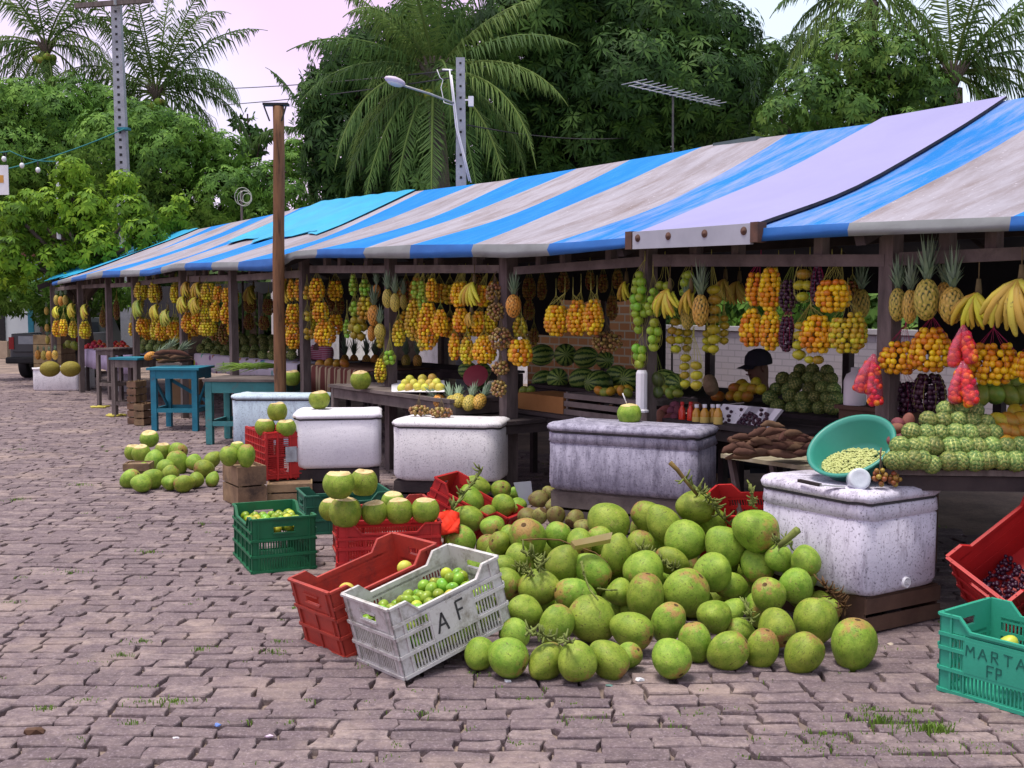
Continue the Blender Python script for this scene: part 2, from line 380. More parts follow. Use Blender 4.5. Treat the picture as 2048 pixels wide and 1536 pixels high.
M['cv_white'] = mat('white_panel_canvas', (.285, .27, .47), (.26, .245, .44), 1.5, .6, .1)
M['cyan'] = mat('cyan_tarpaulin', (.022, .34, .56), (.018, .26, .48), 3, .5, .3, .3, 14)
us = sorted(set([round(U0 + i * .12, 4) for i in range(int((U1 - U0) / .12) + 1)] + [round(q, 4) for q in cu] + [U1]))
us = [q for i, q in enumerate(us) if i == 0 or q - us[i - 1] > .012 or any(abs(q - c) < 1e-3 for c in cu)]
ts = [0, .06, .13, .2, .28, .36, .45, .54, .63, .72, .81, .9, 1.0]; tb = [1.0, 1.2, 1.5, 1.8, 2.0]
def stripe(u):
    for i in range(len(cu) - 1):
        if cu[i] <= u < cu[i + 1]: return i
    return 0
def stripe_obj(name, i, tl, back=False):
    lo, hi = cu[i], cu[i + 1]
    if hi - lo < .02: return
    uu = [lo] + [q for q in us if lo + .02 < q < hi - .02] + [hi]; b = MB(); th = .008; nt = len(tl)
    for top in (0, 1):
        o = len(b.v); vs = [S(u, t, -th * (1 - top)) for u in uu for t in tl]
        fs = []
        for a in range(len(uu) - 1):
            for k in range(nt - 1):
                q = (a * nt + k, (a + 1) * nt + k, (a + 1) * nt + k + 1, a * nt + k + 1)
                fs.append(q[::-1] if top else q)
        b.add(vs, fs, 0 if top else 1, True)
    if not back:                                   # the valance hangs from the eave edge
        vs = []
        for u in uu:
            p = S(u, 0); w = .008 * math.sin(u * 21) + .006 * math.sin(u * 47)
            vs += [p + V3((0, 0, .002)) - NV * .004, RC(u, VE - .018 + w, (p.z + zv(u)) / 2), RC(u, VE - .012 - w, zv(u)), RC(u, VE + .012 - w, zv(u) + .01)]
        b.add(vs, [(a * 4 + k, a * 4 + k + 1, a * 4 + 5 + k, a * 4 + 4 + k) for a in range(len(uu) - 1) for k in range(3)], 2, True)
    blue = i % 2 == 0
    top = (M['cv_blue_worn'] if i in (4, 6) else M['cv_blue']) if blue else M['cv_grey']
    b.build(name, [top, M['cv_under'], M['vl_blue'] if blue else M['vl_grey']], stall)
for i in range(len(cu) - 1):
    stripe_obj('canvas_stripe', i, ts); stripe_obj('back_canvas', i, tb, True)
# white panel laid over the canvas, its front edge a boarded box with four washers
ua, ub_ = ux(1510, VE), ux(1275, VE); b = MB(); n = 8; nt = len(ts)
for top in (0, 1):
    vs = [S(ua + (ub_ - ua) * k / n, t, .012 + .02 * top) for k in range(n + 1) for t in ts]
    b.add(vs, [((a * nt + k, (a + 1) * nt + k, (a + 1) * nt + k + 1, a * nt + k + 1)[::(-1 if top else 1)]) for a in range(n) for k in range(nt - 1)], 0, True)
for u in (ua, ub_):
    vs = [S(u, t, .012 + .02 * top) for t in ts for top in (0, 1)]
    b.add(vs, [(2 * k, 2 * k + 1, 2 * k + 3, 2 * k + 2) for k in range(nt - 1)], 1)
wp = b.build('white_roof_panel', [M['cv_white'], M['rope']], stall)
b = MB(); z0, z1 = ze(ua), ze(ub_)
def fz(u): return z0 + (z1 - z0) * (u - ua) / (ub_ - ua)
b.hexa([RC(ub_, VE - .045, fz(ub_) - .075), RC(ua, VE - .045, fz(ua) - .085), RC(ua, VE - .02, fz(ua) - .085), RC(ub_, VE - .02, fz(ub_) - .075), RC(ub_, VE - .045, fz(ub_) + .03), RC(ua, VE - .045, fz(ua) + .03), RC(ua, VE - .02, fz(ua) + .033), RC(ub_, VE - .02, fz(ub_) + .033)])
ff = b.build('fascia_board', [mat('fascia_white', (.36, .37, .44), (.29, .30, .36), 4, .6)], wp)
for k, f_ in enumerate((.05, .33, .64, .95)):
    u = ub_ + (ua - ub_) * f_; b = MB(); Mx = Matrix.Translation(RC(u, VE - .047, fz(u) - .01)) @ Matrix.Rotation(ROWROT, 4, 'Z') @ Matrix.Rotation(PI / 2, 4, 'X')
    b.lathe([(.0, .006), (.008, .006), (.009, .002), (.022, .002), (.024, -.001)], 14, Mx, 0); b.build('washer', [M['brown_metal']], wp)
for u, w in ((ua - .03, .055), (ub_ + .035, .06)):
    b = MB(); b.rowbox(u - w / 2, u + w / 2, VE - .05, VE + .02, fz(u) - .075, fz(u) + .035); b.build('end_block', [M['brown_metal']], wp)
# posts, beams, rafters
for k, u in enumerate(pu):
    h = ze(u) + .02; w = .085 if k != 3 else .105; le = rnd.uniform(-.02, .02); b = MB()
    p0, p1 = RC(u, VP, -.03), RC(u + le, VP, h)
    b.bar(p0, p1, w, w, 0, NV); b.build('post', [M['wood']], stall)
    b = MB(); b.bar(RC(u, 9.0, -.03), RC(u, 9.0, 1.9), .08, .08, 0, NV); b.build('back_post', [M['wood_dark']], stall)
    for tl in ((.02, 1.0), (1.0, 1.98)):
        b = MB(); b.bar(S(u, tl[0], -.085), S(u, tl[1], -.085), .06, .09); b.build('rafter', [M['wood_dark']], stall)
beams = [((2300, 482, 508), (1795, 505, 531)), ((1766, 509, 533), (1304, 509, 533)), ((1284, 513, 533), (1027, 534, 549)), ((1006, 530, 546), (790, 530, 546)), ((770, 531, 546), (620, 531, 546)), ((602, 540, 555), (474, 550, 562)), ((460, 550, 562), (373, 552, 564)),
         ((360, 553, 563), (277, 562, 571)), ((265, 565, 573), (222, 567, 575)), ((212, 567, 575), (164, 570, 577)), ((156, 569, 577), (112, 575, 582))]
for (x0, a0, b0), (x1, a1, b1) in beams:
    vb = VP - .045; q = []
    for v in (vb, vb + .04):
        for x, a_, b_ in ((x0, a0, b0), (x1, a1, b1)):
            u = ux(x, vb); q.append((u, v, R(x, b_, vb).z, R(x, a_, vb).z))
    A, B, C_, D_ = q; b = MB()
    b.hexa([RC(B[0], B[1], B[2]), RC(A[0], A[1], A[2]), RC(C_[0], C_[1], C_[2]), RC(D_[0], D_[1], D_[2]), RC(B[0], B[1], B[3]), RC(A[0], A[1], A[3]), RC(C_[0], C_[1], C_[3]), RC(D_[0], D_[1], D_[3])])
    b.build('front_beam', [M['wood_h']], stall)
    for f_ in (.25, .6, .8):                         # short blocks between beam and canvas
        u = A[0] + (B[0] - A[0]) * f_; z = A[3] + (B[3] - A[3]) * f_; top = ze(u) - .03
        if top - z > .02:
            b = MB(); b.rowbox(u - .03, u + .03, VP - .03, VP + .03, z, top); b.build('beam_block', [M['wood']], stall)
b = MB(); b.bar(RC(U0, VP + 1.4, 1.95), RC(U1, VP + 1.4, 1.95), .06, .08); b.build('middle_beam', [M['wood_dark']], stall)
b = MB(); b.bar(RC(U0, 9.0, 1.78), RC(U1, 9.0, 1.78), .06, .08); b.build('back_beam', [M['wood_dark']], stall)
for a in range(len(ridge) - 1):
    b = MB(); b.bar(RC(ru[a], VR, rz[a] - .07), RC(ru[a + 1], VR, rz[a + 1] - .07), .05, .08); b.build('ridge_pole', [M['wood_dark']], stall)
# dark sheets added behind the upper stall to block light from behind, with gaps
M['block_dark'] = mat('light_block_dark', (.022, .022, .026), (.012, .012, .015), 2, .9)
def light_block(xa, xb, z0, z1, v=8.7):
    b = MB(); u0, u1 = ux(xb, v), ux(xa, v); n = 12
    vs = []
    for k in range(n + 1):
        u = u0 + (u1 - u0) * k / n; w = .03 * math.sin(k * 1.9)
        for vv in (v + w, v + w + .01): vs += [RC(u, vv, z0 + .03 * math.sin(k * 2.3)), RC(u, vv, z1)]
    b.add(vs, [(4 * k, 4 * k + 4, 4 * k + 5, 4 * k + 1) for k in range(n)] + [(4 * k + 2, 4 * k + 3, 4 * k + 7, 4 * k + 6) for k in range(n)], 0, True); b.build('added_light_block', [M['block_dark']], stall)
for xa, xb, z0, z1 in ((1440, 2700, 1.62, 1.95), (1120, 1440, 1.55, 1.95), (560, 1120, 1.1, 1.95), (400, 560, 1.75, 1.95), (-100, 400, 1.2, 1.95), (1840, 2700, 1.05, 1.7), (1300, 1330, .5, 1.6)): light_block(xa, xb, z0, z1)
# a cyan tarpaulin thrown over the ridge, and a second one farther off
def thrown(xa, xb, t0, label):
    b = MB(); u0, u1 = ux(xa, VR), ux(xb, VR); n = 22; tl = [t0, t0 + (1 - t0) * .25, t0 + (1 - t0) * .5, t0 + (1 - t0) * .75, 1.0, 1.15]; nt = len(tl)
    for top in (0, 1):
        vs = []
        for k in range(n + 1):
            for j, t_ in enumerate(tl):
                tt = t_ + ((rnd.uniform(-.035, .035) + .05 * math.sin(k * .9)) if j == 0 else 0)
                vs.append(S(u0 + (u1 - u0) * k / n, tt, .014 + .008 * top + .012 * abs(math.sin(k * .8))))
        b.add(vs, [((a * nt + k, (a + 1) * nt + k, (a + 1) * nt + k + 1, a * nt + k + 1)[::(-1 if top else 1)]) for a in range(n) for k in range(nt - 1)], 0, True)
    o = b.build('tarpaulin', [M['cyan']], None, org=S((u0 + u1) / 2, .8)); return setp(o, label, 'tarpaulin')
thrown(832, 645, .42, 'bright cyan tarpaulin with a frayed edge thrown over the middle of the striped roof')
thrown(400, 300, .1, 'pale blue tarpaulin sheet thrown over the far end of the striped roof')
# torn place at the ridge: a grey box beam shows
b = MB(); p = R(1440, 296, VR); b.rowbox(ux(1515, VR), ux(1430, VR), VR - .05, VR + .1, rz[2] - .13, rz[2] + .0); b.build('ridge_board', [mat('green_grey_board', (.10, .14, .15), (.07, .10, .11), 5)], stall)
# ------------------------------------------------------------------ coolers
def foam(name, c1, c2, dirt, lo, hi, speck=.6):
    t = NT(name); v = t.co(); s = t.mapping(v, (1, 1, .28))
    c = t.ramp(t.noise(v, 3, 5), [(.3, c1), (.7, c2)])
    c = t.mix(t.ramp(t.noise(s, 16, 9, .75), [(lo, 0.), (hi, .95)]), c, dirt)
    c = t.mix(t.ramp(t.noise(v, 95, 3, .6), [(.57, 0.), (.66, speck)]), c, (.10, .09, .12))
    c = t.mix(t.ramp(t.noise(v, 26, 6, .8), [(.66, 0.), (.70, .8)]), c, (.09, .08, .10))
    c = t.mix(t.ramp(t.noise(v, 5, 8, .75), [(.55, 0.), (.66, .45)]), c, dirt); t.bump(t.noise(v, 45, 6), .22, .008)
    return t.done(c, .85, .15)
FM = [foam('worn_white_foam', (.62, .585, .70), (.48, .45, .55), (.20, .17, .22), .5, .70, .75),
      foam('grey_stained_foam', (.40, .38, .48), (.27, .255, .34), (.12, .11, .16), .44, .64, .8),
      foam('cream_foam', (.68, .66, .70), (.60, .57, .60), (.42, .40, .43), .52, .74),
      foam('clean_foam', (.74, .71, .78), (.68, .66, .72), (.55, .52, .60), .6, .8, .25),
      foam('bluish_foam', (.50, .60, .68), (.40, .50, .60), (.26, .30, .38), .5, .7)]
def rrect(w, d, r, n=6):
    q = []
    for cx, cy, a0 in ((w - r, r, -PI / 2), (w - r, d - r, 0), (r, d - r, PI / 2), (r, r, PI)):
        for k in range(n + 1):
            a = a0 + PI / 2 * k / n; q.append((cx + r * math.cos(a), cy + r * math.sin(a)))
    return q
def ringbody(b, rings, fr, m=0, wob=.004, cap=True):
    """rings: (inset, z, corner radius); fr maps (x, y, z) to world"""
    w, d = fr[1]; n = None; vs = []
    for ins, z, r in rings:
        q = rrect(w - 2 * ins, d - 2 * ins, max(.01, r)); n = len(q)
        for j, (x, y) in enumerate(q):
            k = wob * math.sin(j * 1.7 + z * 40) + rnd.uniform(-wob, wob) * .5
            vs.append(fr[0](x + ins + k, y + ins + k, z + wob * math.sin(j * .9)))
    fs = [(i * n + j, i * n + (j + 1) % n, (i + 1) * n + (j + 1) % n, (i + 1) * n + j) for i in range(len(rings) - 1) for j in range(n)]
    if cap: fs += [tuple(range(n - 1, -1, -1)), tuple((len(rings) - 1) * n + j for j in range(n))]
    b.add(vs, fs, m, True)
COOL = {}
def cooler(key, pL, pR, depth, zb, h, foamm, label, lid_h=.055, rc=.055, band=None, plug=False, bulge=0, nolid=False):
    pL, pR = V3((*pL, 0)), V3((*pR, 0)); X = (pR - pL); w = X.length; X.normalize(); Y = V3((-X.y, X.x, 0))
    fr = (lambda x, y, z: pL + X * x + Y * y + V3((0, 0, z)), (w, depth))
    t = thing('foam_cooler', label, 'cooler', pL + V3((0, 0, zb)))
    b = MB(); hb = h - lid_h
    rg = [(.03, zb, rc), (.010, zb + .012, rc), (0, zb + .04, rc)]
    if band: rg += [(0, zb + hb - band - .006, rc), (.006, zb + hb - band, rc), (.006, zb + hb - band + .004, rc), (-.004, zb + hb - band + .012, rc)]
    rg += [(0, zb + hb * .5, rc)] if not band else []
    rg += [(0, zb + hb - .012, rc), (.008, zb + hb, rc)]
    ringbody(b, rg, fr); b.build('box', [foamm], t)
    if not nolid:
        b = MB(); z = zb + hb
        ringbody(b, [(.02, z + .002, rc), (-.008, z + .012, rc), (-.012, z + lid_h * .5, rc), (-.004, z + lid_h - .012, rc), (.018, z + lid_h, rc), (.16 * depth, z + lid_h + .004, rc * .6), (.4 * depth, z + lid_h + .006, .02)], fr); lid = b.build('lid', [foamm], t)
        b = MB(); ringbody(b, [(-.001, z - .002, rc), (-.003, z + .004, rc), (-.001, z + .010, rc)], fr, cap=False); b.build('seam_cord', [M['rope']], t)
    else:
        b = MB(); z = zb + hb; ringbody(b, [(-.006, z - .035, rc), (-.012, z - .02, rc), (-.008, z + .0, rc), (.03, z + .002, rc), (.035, z - .02, rc)], fr, cap=True); b.build('rim', [foamm], t)
    if plug:
        b = MB(); p = fr[0](w * .52, -.003, zb + .045); Mx = Matrix.Translation(p) @ Matrix.Rotation(math.atan2(X.y, X.x), 4, 'Z') @ Matrix.Rotation(PI / 2, 4, 'X')
        b.lathe([(0, .010), (.010, .010), (.012, .004), (.019, .004), (.021, .012), (.025, .010), (.027, -.004)], 16, Mx); b.box(p - Y * .010, (.034, .006, .006), Matrix.Rotation(math.atan2(X.y, X.x), 3, 'Z') @ Matrix.Rotation(.6, 3, 'Y')); b.build('drain_plug', [M['white']], t)
    COOL[key] = (fr, w, depth, zb + h); return t
cooler('near', (1.57, 4.98), (2.05, 5.27), .68, .175, .485, FM[0], 'worn foam cooler with a green bowl on its lid beside the coconut heap', band=.075, plug=True, lid_h=.06, rc=.09)
cooler('mid', (.215, 6.98), (1.07, 6.50), .40, .35, .42, FM[1], 'large grey stained foam cooler behind the coconut heap with one coconut on top', band=.07, rc=.06)
cooler('lon', (-.90, 8.30), (-.10, 8.14), .45, .2, .45, FM[2], 'speckled foam cooler with small brown fruit bunches on its lid', rc=.10)
cooler('small', (-1.70, 8.72), (-1.03, 8.80), .5, .22, .44, FM[3], 'clean white foam cooler beside the upended red crate', rc=.07)
cooler('blue', (-2.74, 10.92), (-1.80, 10.88), .34, .13, .50, FM[4], 'bluish foam cooler next to the teal table at the wooden pole', rc=.08)
cooler('far', (-8.38, 19.6), (-7.55, 19.55), .7, .0, .46, FM[2], 'open foam box with two jackfruit on it at the far stall end', rc=.06, nolid=True)
def base(x0, y0, x1, y1, depth, z0, z1, label, m, name='wooden_crate', cat='crate'):
    """slatted wooden crate that carries a cooler"""
    a, c = V3((x0, y0, 0)), V3((x1, y1, 0)); X = (c - a); w = X.length; X.normalize(); Y = V3((-X.y, X.x, 0)); o = thing(name, label, cat, a + V3((0, 0, z0)))
    def P(x, y, z): return a + X * x + Y * y + V3((0, 0, z))
    def bx(b, x0, x1, y0, y1, z0, z1): b.hexa([P(x0, y0, z0), P(x1, y0, z0), P(x1, y1, z0), P(x0, y1, z0), P(x0, y0, z1), P(x1, y0, z1), P(x1, y1, z1), P(x0, y1, z1)])
    h = z1 - z0; ns = 2 if h < .3 else 3; g = .018
    for nm, f in (('front_slats', lambda b, k: bx(b, 0, w, -.012, 0, z0 + k * h / ns + g / 2, z0 + (k + 1) * h / ns - g / 2)), ('back_slats', lambda b, k: bx(b, 0, w, depth, depth + .012, z0 + k * h / ns + g / 2, z0 + (k + 1) * h / ns - g / 2))):
        b = MB()
        for k in range(ns): f(b, k)
        b.build(nm, [m], o)
    for x in (0.004, w - .016):
        b = MB(); bx(b, x, x + .012, .002, depth - .002, z0 + .002, z1 - .002); b.build('end_board', [m], o)
    b = MB(); bx(b, .018, w - .018, .002, depth - .002, z1 - .014, z1 - .001); b.build('top_board', [m], o)
    return o
M['board_red'] = mat('reddish_board', (.13, .075, .055), (.07, .04, .033), 4, .85, .15, .3, 30)
base(1.60, 5.03, 2.04, 5.30, .58, 0, .174, 'reddish brown plank box under the cooler with the green bowl', M['board_red'], 'wooden_box')
base(.25, 7.0, 1.05, 6.55, .34, 0, .348, 'grey plank base under the large stained cooler', M['wood_h'], 'wooden_box')
base(-.88, 8.34, -.13, 8.19, .40, 0, .198, 'wooden crate under the speckled cooler with fruit bunches', M['wood_dark'])
base(-1.68, 8.76, -1.05, 8.84, .42, 0, .218, 'dark wooden crate under the clean white cooler', M['wood_dark'])

# ------------------------------------------------------------------ plastic and wooden crates
def plastic(name, c, c2, dirt=None, lo=.55, hi=.75, dsc=9):
    t = NT(name); v = t.co(); col = t.ramp(t.noise(v, 5, 5), [(.3, c), (.7, c2)])
    if dirt: col = t.mix(t.ramp(t.noise(v, dsc, 9, .75), [(lo, 0.), (hi, .8)]), col, dirt)
    t.bump(t.noise(v, 90, 3), .15, .004); return t.done(col, .5, .35)
PL = {'white': plastic('dirty_white_plastic', (.58, .56, .55), (.48, .46, .45), (.20, .17, .13), .48, .66, 14),
      'red': plastic('red_plastic', (.46, .022, .022), (.36, .016, .018), (.13, .02, .02), .55, .8),
      'dullred': plastic('dull_red_plastic', (.44, .055, .035), (.32, .035, .024), (.12, .03, .03), .5, .75),
      'green': plastic('green_plastic', (.010, .135, .055), (.006, .09, .04), (.02, .06, .03), .55, .8),
      'dgreen': plastic('dull_green_plastic', (.02, .12, .075), (.013, .085, .05), (.02, .05, .04), .55, .8),
      'teal': plastic('teal_plastic', (.035, .33, .22), (.026, .26, .175), (.03, .13, .09), .58, .8)}
M['ink'] = mat('black_ink', (.03, .03, .032), (.05, .05, .052), 30, .8)
M['carve'] = mat('carved_groove', (.012, .12, .09), (.01, .09, .07), 30, .7)
LET = {'A': [((0, 0), (.5, 1)), ((.5, 1), (1, 0)), ((.22, .38), (.8, .38))], 'F': [((0, 0), (0, 1)), ((0, 1), (.9, 1)), ((0, .52), (.7, .52))],
       'M': [((0, 0), (.1, 1)), ((.1, 1), (.5, .45)), ((.5, .45), (.9, 1)), ((.9, 1), (1, 0))], 'R': [((.1, 0), (.1, 1)), ((.1, 1), (.75, .95)), ((.75, .95), (.75, .55)), ((.75, .55), (.1, .5)), ((.35, .5), (.85, 0))],
       'T': [((0, 1), (1, .95)), ((.5, .98), (.5, 0))], 'P': [((.1, 0), (.1, 1)), ((.1, 1), (.75, .95)), ((.75, .95), (.75, .52)), ((.75, .52), (.1, .48))]}
def crate(org, e1, e2, color, label, pcol=(.3, .7), L=.56, Wd=.36, H=.31, dip=.05, slat=True, letters=None, lmat=None, panel=True, group=None, lscale=.058):
    """org = bottom corner seen nearest; e1 along the long side, e2 across; letters go on the side that runs through org"""
    e1 = V3(e1).normalized(); e2 = V3(e2); e2 = (e2 - e1 * e2.dot(e1)).normalized(); e3 = e1.cross(e2)
    org = V3(org); P = lambda x, y, z: org + e1 * x + e2 * y + e3 * z
    m = PL[color]; o = thing('plastic_crate', label, 'crate', org, 0, group)
    def wall(b, n_len, f, long):
        """f(s, z, t): s along, z up, t outward"""
        def hx(s0, s1, z0, z1, t0, t1, z1b=None, z0b=None):
            z1b = z1 if z1b is None else z1b; z0b = z0 if z0b is None else z0b
            q = [f(s0, z0, t1), f(s1, z0b, t1), f(s1, z0b, t0), f(s0, z0, t0), f(s0, z1, t1), f(s1, z1b, t1), f(s1, z1b, t0), f(s0, z1, t0)]
            b.hexa(q)
        c = .05 if long else .035
        for s0, s1 in ((0, c), (n_len - c, n_len)): hx(s0, s1, .0, H, -.006, .0)
        tiers = [.008, .095, .175, H - dip - .03]
        if long:
            pts = [(c, 0), (c + .035, 0), (c + .08, dip), (n_len - c - .08, dip), (n_len - c - .035, 0), (n_len - c, 0)]
            for (s0, d0), (s1, d1) in zip(pts, pts[1:]):
                hx(s0, s1, H - dip - .03, H - d0, -.006, 0, H - d1)
                hx(s0, s1, H - d0 - .010, H - d0, 0.0, .010, H - d1, H - d1 - .010)
            for s0, s1 in ((0, c), (n_len - c, n_len)): hx(s0, s1, H - .010, H, 0, .010)
            cols = [c, n_len * .27, n_len * .5, n_len * .73, n_len - c] if not letters else [c, n_len * pcol[0], n_len * pcol[1], n_len - c]
            for k, s in enumerate(cols[1:-1]): hx(s - .004, s + .004, .008, H - dip - .02, .0005, .007)
        else:
            hx(c, n_len - c, H - .05, H, -.006, 0); hx(0, n_len, H - .010, H, .0005, .010)
            h0, h1 = n_len * .34, n_len * .66
            hx(c, h0, H - .085, H - .05, -.006, 0); hx(h1, n_len - c, H - .085, H - .05, -.006, 0)     # handle hole between
            hx(c, n_len - c, H - .125, H - .085, -.006, 0); tiers = [.008, .095, H - .125]
            hx(h0 - .006, h1 + .006, H - .052, H - .044, .0005, .008); hx(h0 - .006, h1 + .006, H - .093, H - .085, .0005, .008)
            cols = [c, n_len * .5, n_len - c]; hx(n_len * .5 - .003, n_len * .5 + .003, .008, H - .125, .0005, .006)
        for z in tiers: hx(0, n_len, z - .007, z + .007, .0007, .009); hx(c, n_len - c, z - .010, z + .010, -.006, 0)
        for za, zb_ in zip(tiers, tiers[1:]):
            if long and letters and panel and za > .05:
                sa, sb = cols[1] + .004, cols[2] - .004
                if za < .15: hx(sa, sb, .100, H - dip - .036, -.0055, .0098)
            else: sa = sb = None
            pitch = .0155; s = c + .008
            solid = (not slat)
            if solid: hx(c, n_len - c, za + .01, zb_ - .01, -.0052, -.001); continue
            while s < n_len - c - .006:
                if sa is None or s < sa - .008 or s > sb: hx(s, s + .0062, za + .010, zb_ - .010, -.0055, -.0005)
                s += pitch
        for s in (c, n_len - c): hx(s - .004, s + .004, 0, H, .0004, .007)
    for nm, ln, f, lg in (('side_wall', L, lambda s, z, t_: P(s, -t_, z), True), ('side_wall', L, lambda s, z, t_: P(L - s, Wd + t_, z), True),
                          ('end_wall', Wd, lambda s, z, t_: P(-t_, Wd - s, z), False), ('end_wall', Wd, lambda s, z, t_: P(L + t_, s, z), False)):
        b = MB(); wall(b, ln, f, lg); b.build(nm, [m], o)
    b = MB(); b.hexa([P(.004, .004, .002), P(L - .004, .004, .002), P(L - .004, Wd - .004, .002), P(.004, Wd - .004, .002), P(.004, .004, .012), P(L - .004, .004, .012), P(L - .004, Wd - .004, .012), P(.004, Wd - .004, .012)])
    for k in range(1, 12): x = L * k / 12; b.hexa([P(x - .004, .006, -.004), P(x + .004, .006, -.004), P(x + .004, Wd - .006, -.004), P(x - .004, Wd - .006, -.004), P(x - .004, .006, .0015), P(x + .004, .006, .0015), P(x + .004, Wd - .006, .0015), P(x - .004, Wd - .006, .0015)])
    for k in range(1, 7): y = Wd * k / 7; b.hexa([P(.006, y - .004, -.005), P(L - .006, y - .004, -.005), P(L - .006, y + .004, -.005), P(.006, y + .004, -.005), P(.006, y - .004, .001), P(L - .006, y - .004, .001), P(L - .006, y + .004, .001), P(.006, y + .004, .001)])
    b.build('base', [m], o)
    if letters:
        for word, s, z, hgt, wid, gap, slant in letters:
            for k, ch in enumerate(word):
                b = MB()
                for (a0, a1), (b0, b1) in LET[ch]:
                    p = [P(s + k * gap + a0 * wid + slant * a1 * hgt, -.0108, z + a1 * hgt), P(s + k * gap + b0 * wid + slant * b1 * hgt, -.0108, z + b1 * hgt)]
                    b.bar(p[0], p[1], .0015 if False else lscale * hgt * 1.9, .002, 0, e2)
                b.build('painted_letter', [lmat or M['ink']], o)
    return o, P
e1 = V3((.757, .607, .243)).normalized(); e2 = V3((-.61, .79, -.02)); WO = G(811, 1363)
oW, PW = crate(WO + V3((0, 0, .004)), e1, e2, 'white', 'dirty white crate of limes marked A F, tilted against the coconuts', letters=[('A', .195, .118, .08, .052, 0, .05), ('F', .305, .132, .082, .042, 0, -.05)])
e2n = (e2 - e1 * e2.dot(e1)).normalized()
oR, PR = crate(WO + e2n * .41 - e1.normalized() * .035 + V3((0, 0, .012)), e1, e2, 'dullred', 'dull red crate tilted behind the white one marked A F, nearly empty', slat=False)
a = math.radians(24); oG, PG = crate(G(505, 1149), (-math.sin(a), math.cos(a), 0), (-math.cos(a), -math.sin(a), 0), 'green', 'green crate full of limes on the cobbles') if False else crate(G(505, 1149) + V3((math.cos(a), math.sin(a), 0)) * .36, (-math.cos(a), -math.sin(a), 0), (-math.sin(a), math.cos(a), 0), 'green', 'green crate full of limes standing on the cobbles', L=.36, Wd=.56) if False else (None, None)
def crate_at(corner, ang, color, label, turn=False, **k):
    """upright crate; corner = near bottom corner; ang = direction of the face that runs right from it; turn = that face is the short end"""
    ca, sa = math.cos(ang), math.sin(ang); r = V3((ca, sa, 0)); bk = V3((-sa, ca, 0)); c = V3(corner)
    if not turn: return crate(c, r, bk, color, label, **k)
    return crate(c + r * k.get('Wd', .36), bk, -r, color, label, **k)
oG, PG = crate_at(G(505, 1149), math.radians(24), 'green', 'green crate full of limes standing on the open cobbles', turn=True)
oG2, PG2 = crate_at((-1.34, 7.25, 0), math.radians(20), 'dgreen', 'dull green crate behind the green lime crate', H=.26, slat=False)
oC, PC = crate_at((-.945, 6.03, 0), math.radians(10), 'red', 'bright red crate carrying a layer of cut green coconuts')
oB, PB = crate_at((-1.02, 6.55, 0), math.radians(14), 'dullred', 'red crate squeezed between the green crate and the coconut crate')
crate((-.62, 7.3, .10), (.86, -.35, -.42), (.3, .95, .0), 'red', 'empty red crate tipped on end behind the row of cut coconuts', slat=False)
a = math.radians(29); r_ = V3((math.cos(a), math.sin(a), 0)); bk = V3((-math.sin(a), math.cos(a), 0))
c0 = D(532, 969, 8.62); c0.z = .150
oU, PU = crate(c0, bk, V3((0, 0, 1)), 'red', 'red crate laid on its side with three cut coconuts on top', Wd=.36, H=.32)
# torn paper label on the upended crate
b = MB(); b.bar(PU(-.013, .13, .20), PU(-.013, .25, .20), .09, .002, 0, bk); b.build('paper_label', [mat('torn_paper', (.42, .45, .5), (.25, .25, .28), 20, .8)], oU)
crate((1.02, 5.98, .12), (.75, -.55, .12), (.5, .8, .2), 'red', 'red crate half hidden behind the coconut heap beside the worn cooler', slat=True)
oM, PM = crate_at(V3((1.665, 4.30, 0)), math.radians(-53), 'teal', 'teal crate marked MARTA at the lower right corner',
                  letters=[('MARTA', .118, .168, .042, .034, .050, 0), ('FP', .205, .108, .044, .028, .034, 0)], lmat=M['carve'], lscale=.06, pcol=(.19, .70))
crate_at(V3((2.18, 4.62, 0)), math.radians(-30), 'teal', 'second teal crate behind the one marked MARTA', slat=False)
# red crate of dark berries tipped towards the street at the right edge
RE1 = V3((.80, .12, .59)).normalized(); RE2 = V3((.42, -.90, -.38)); RE2 = (RE2 - RE1 * RE2.dot(RE1)).normalized(); RE3 = RE1.cross(RE2)
rc0 = D(1925, 1192, 5.2)
oT, PT = crate(rc0 - V3((0, 0, 0)) + RE2 * .36 - (RE1.cross(-RE2)) * .31 * 0 - RE1.cross(-RE2) * -.0, RE1, -RE2, 'red', 'red crate tipped forward with dark berries beneath the custard apple table', slat=False)
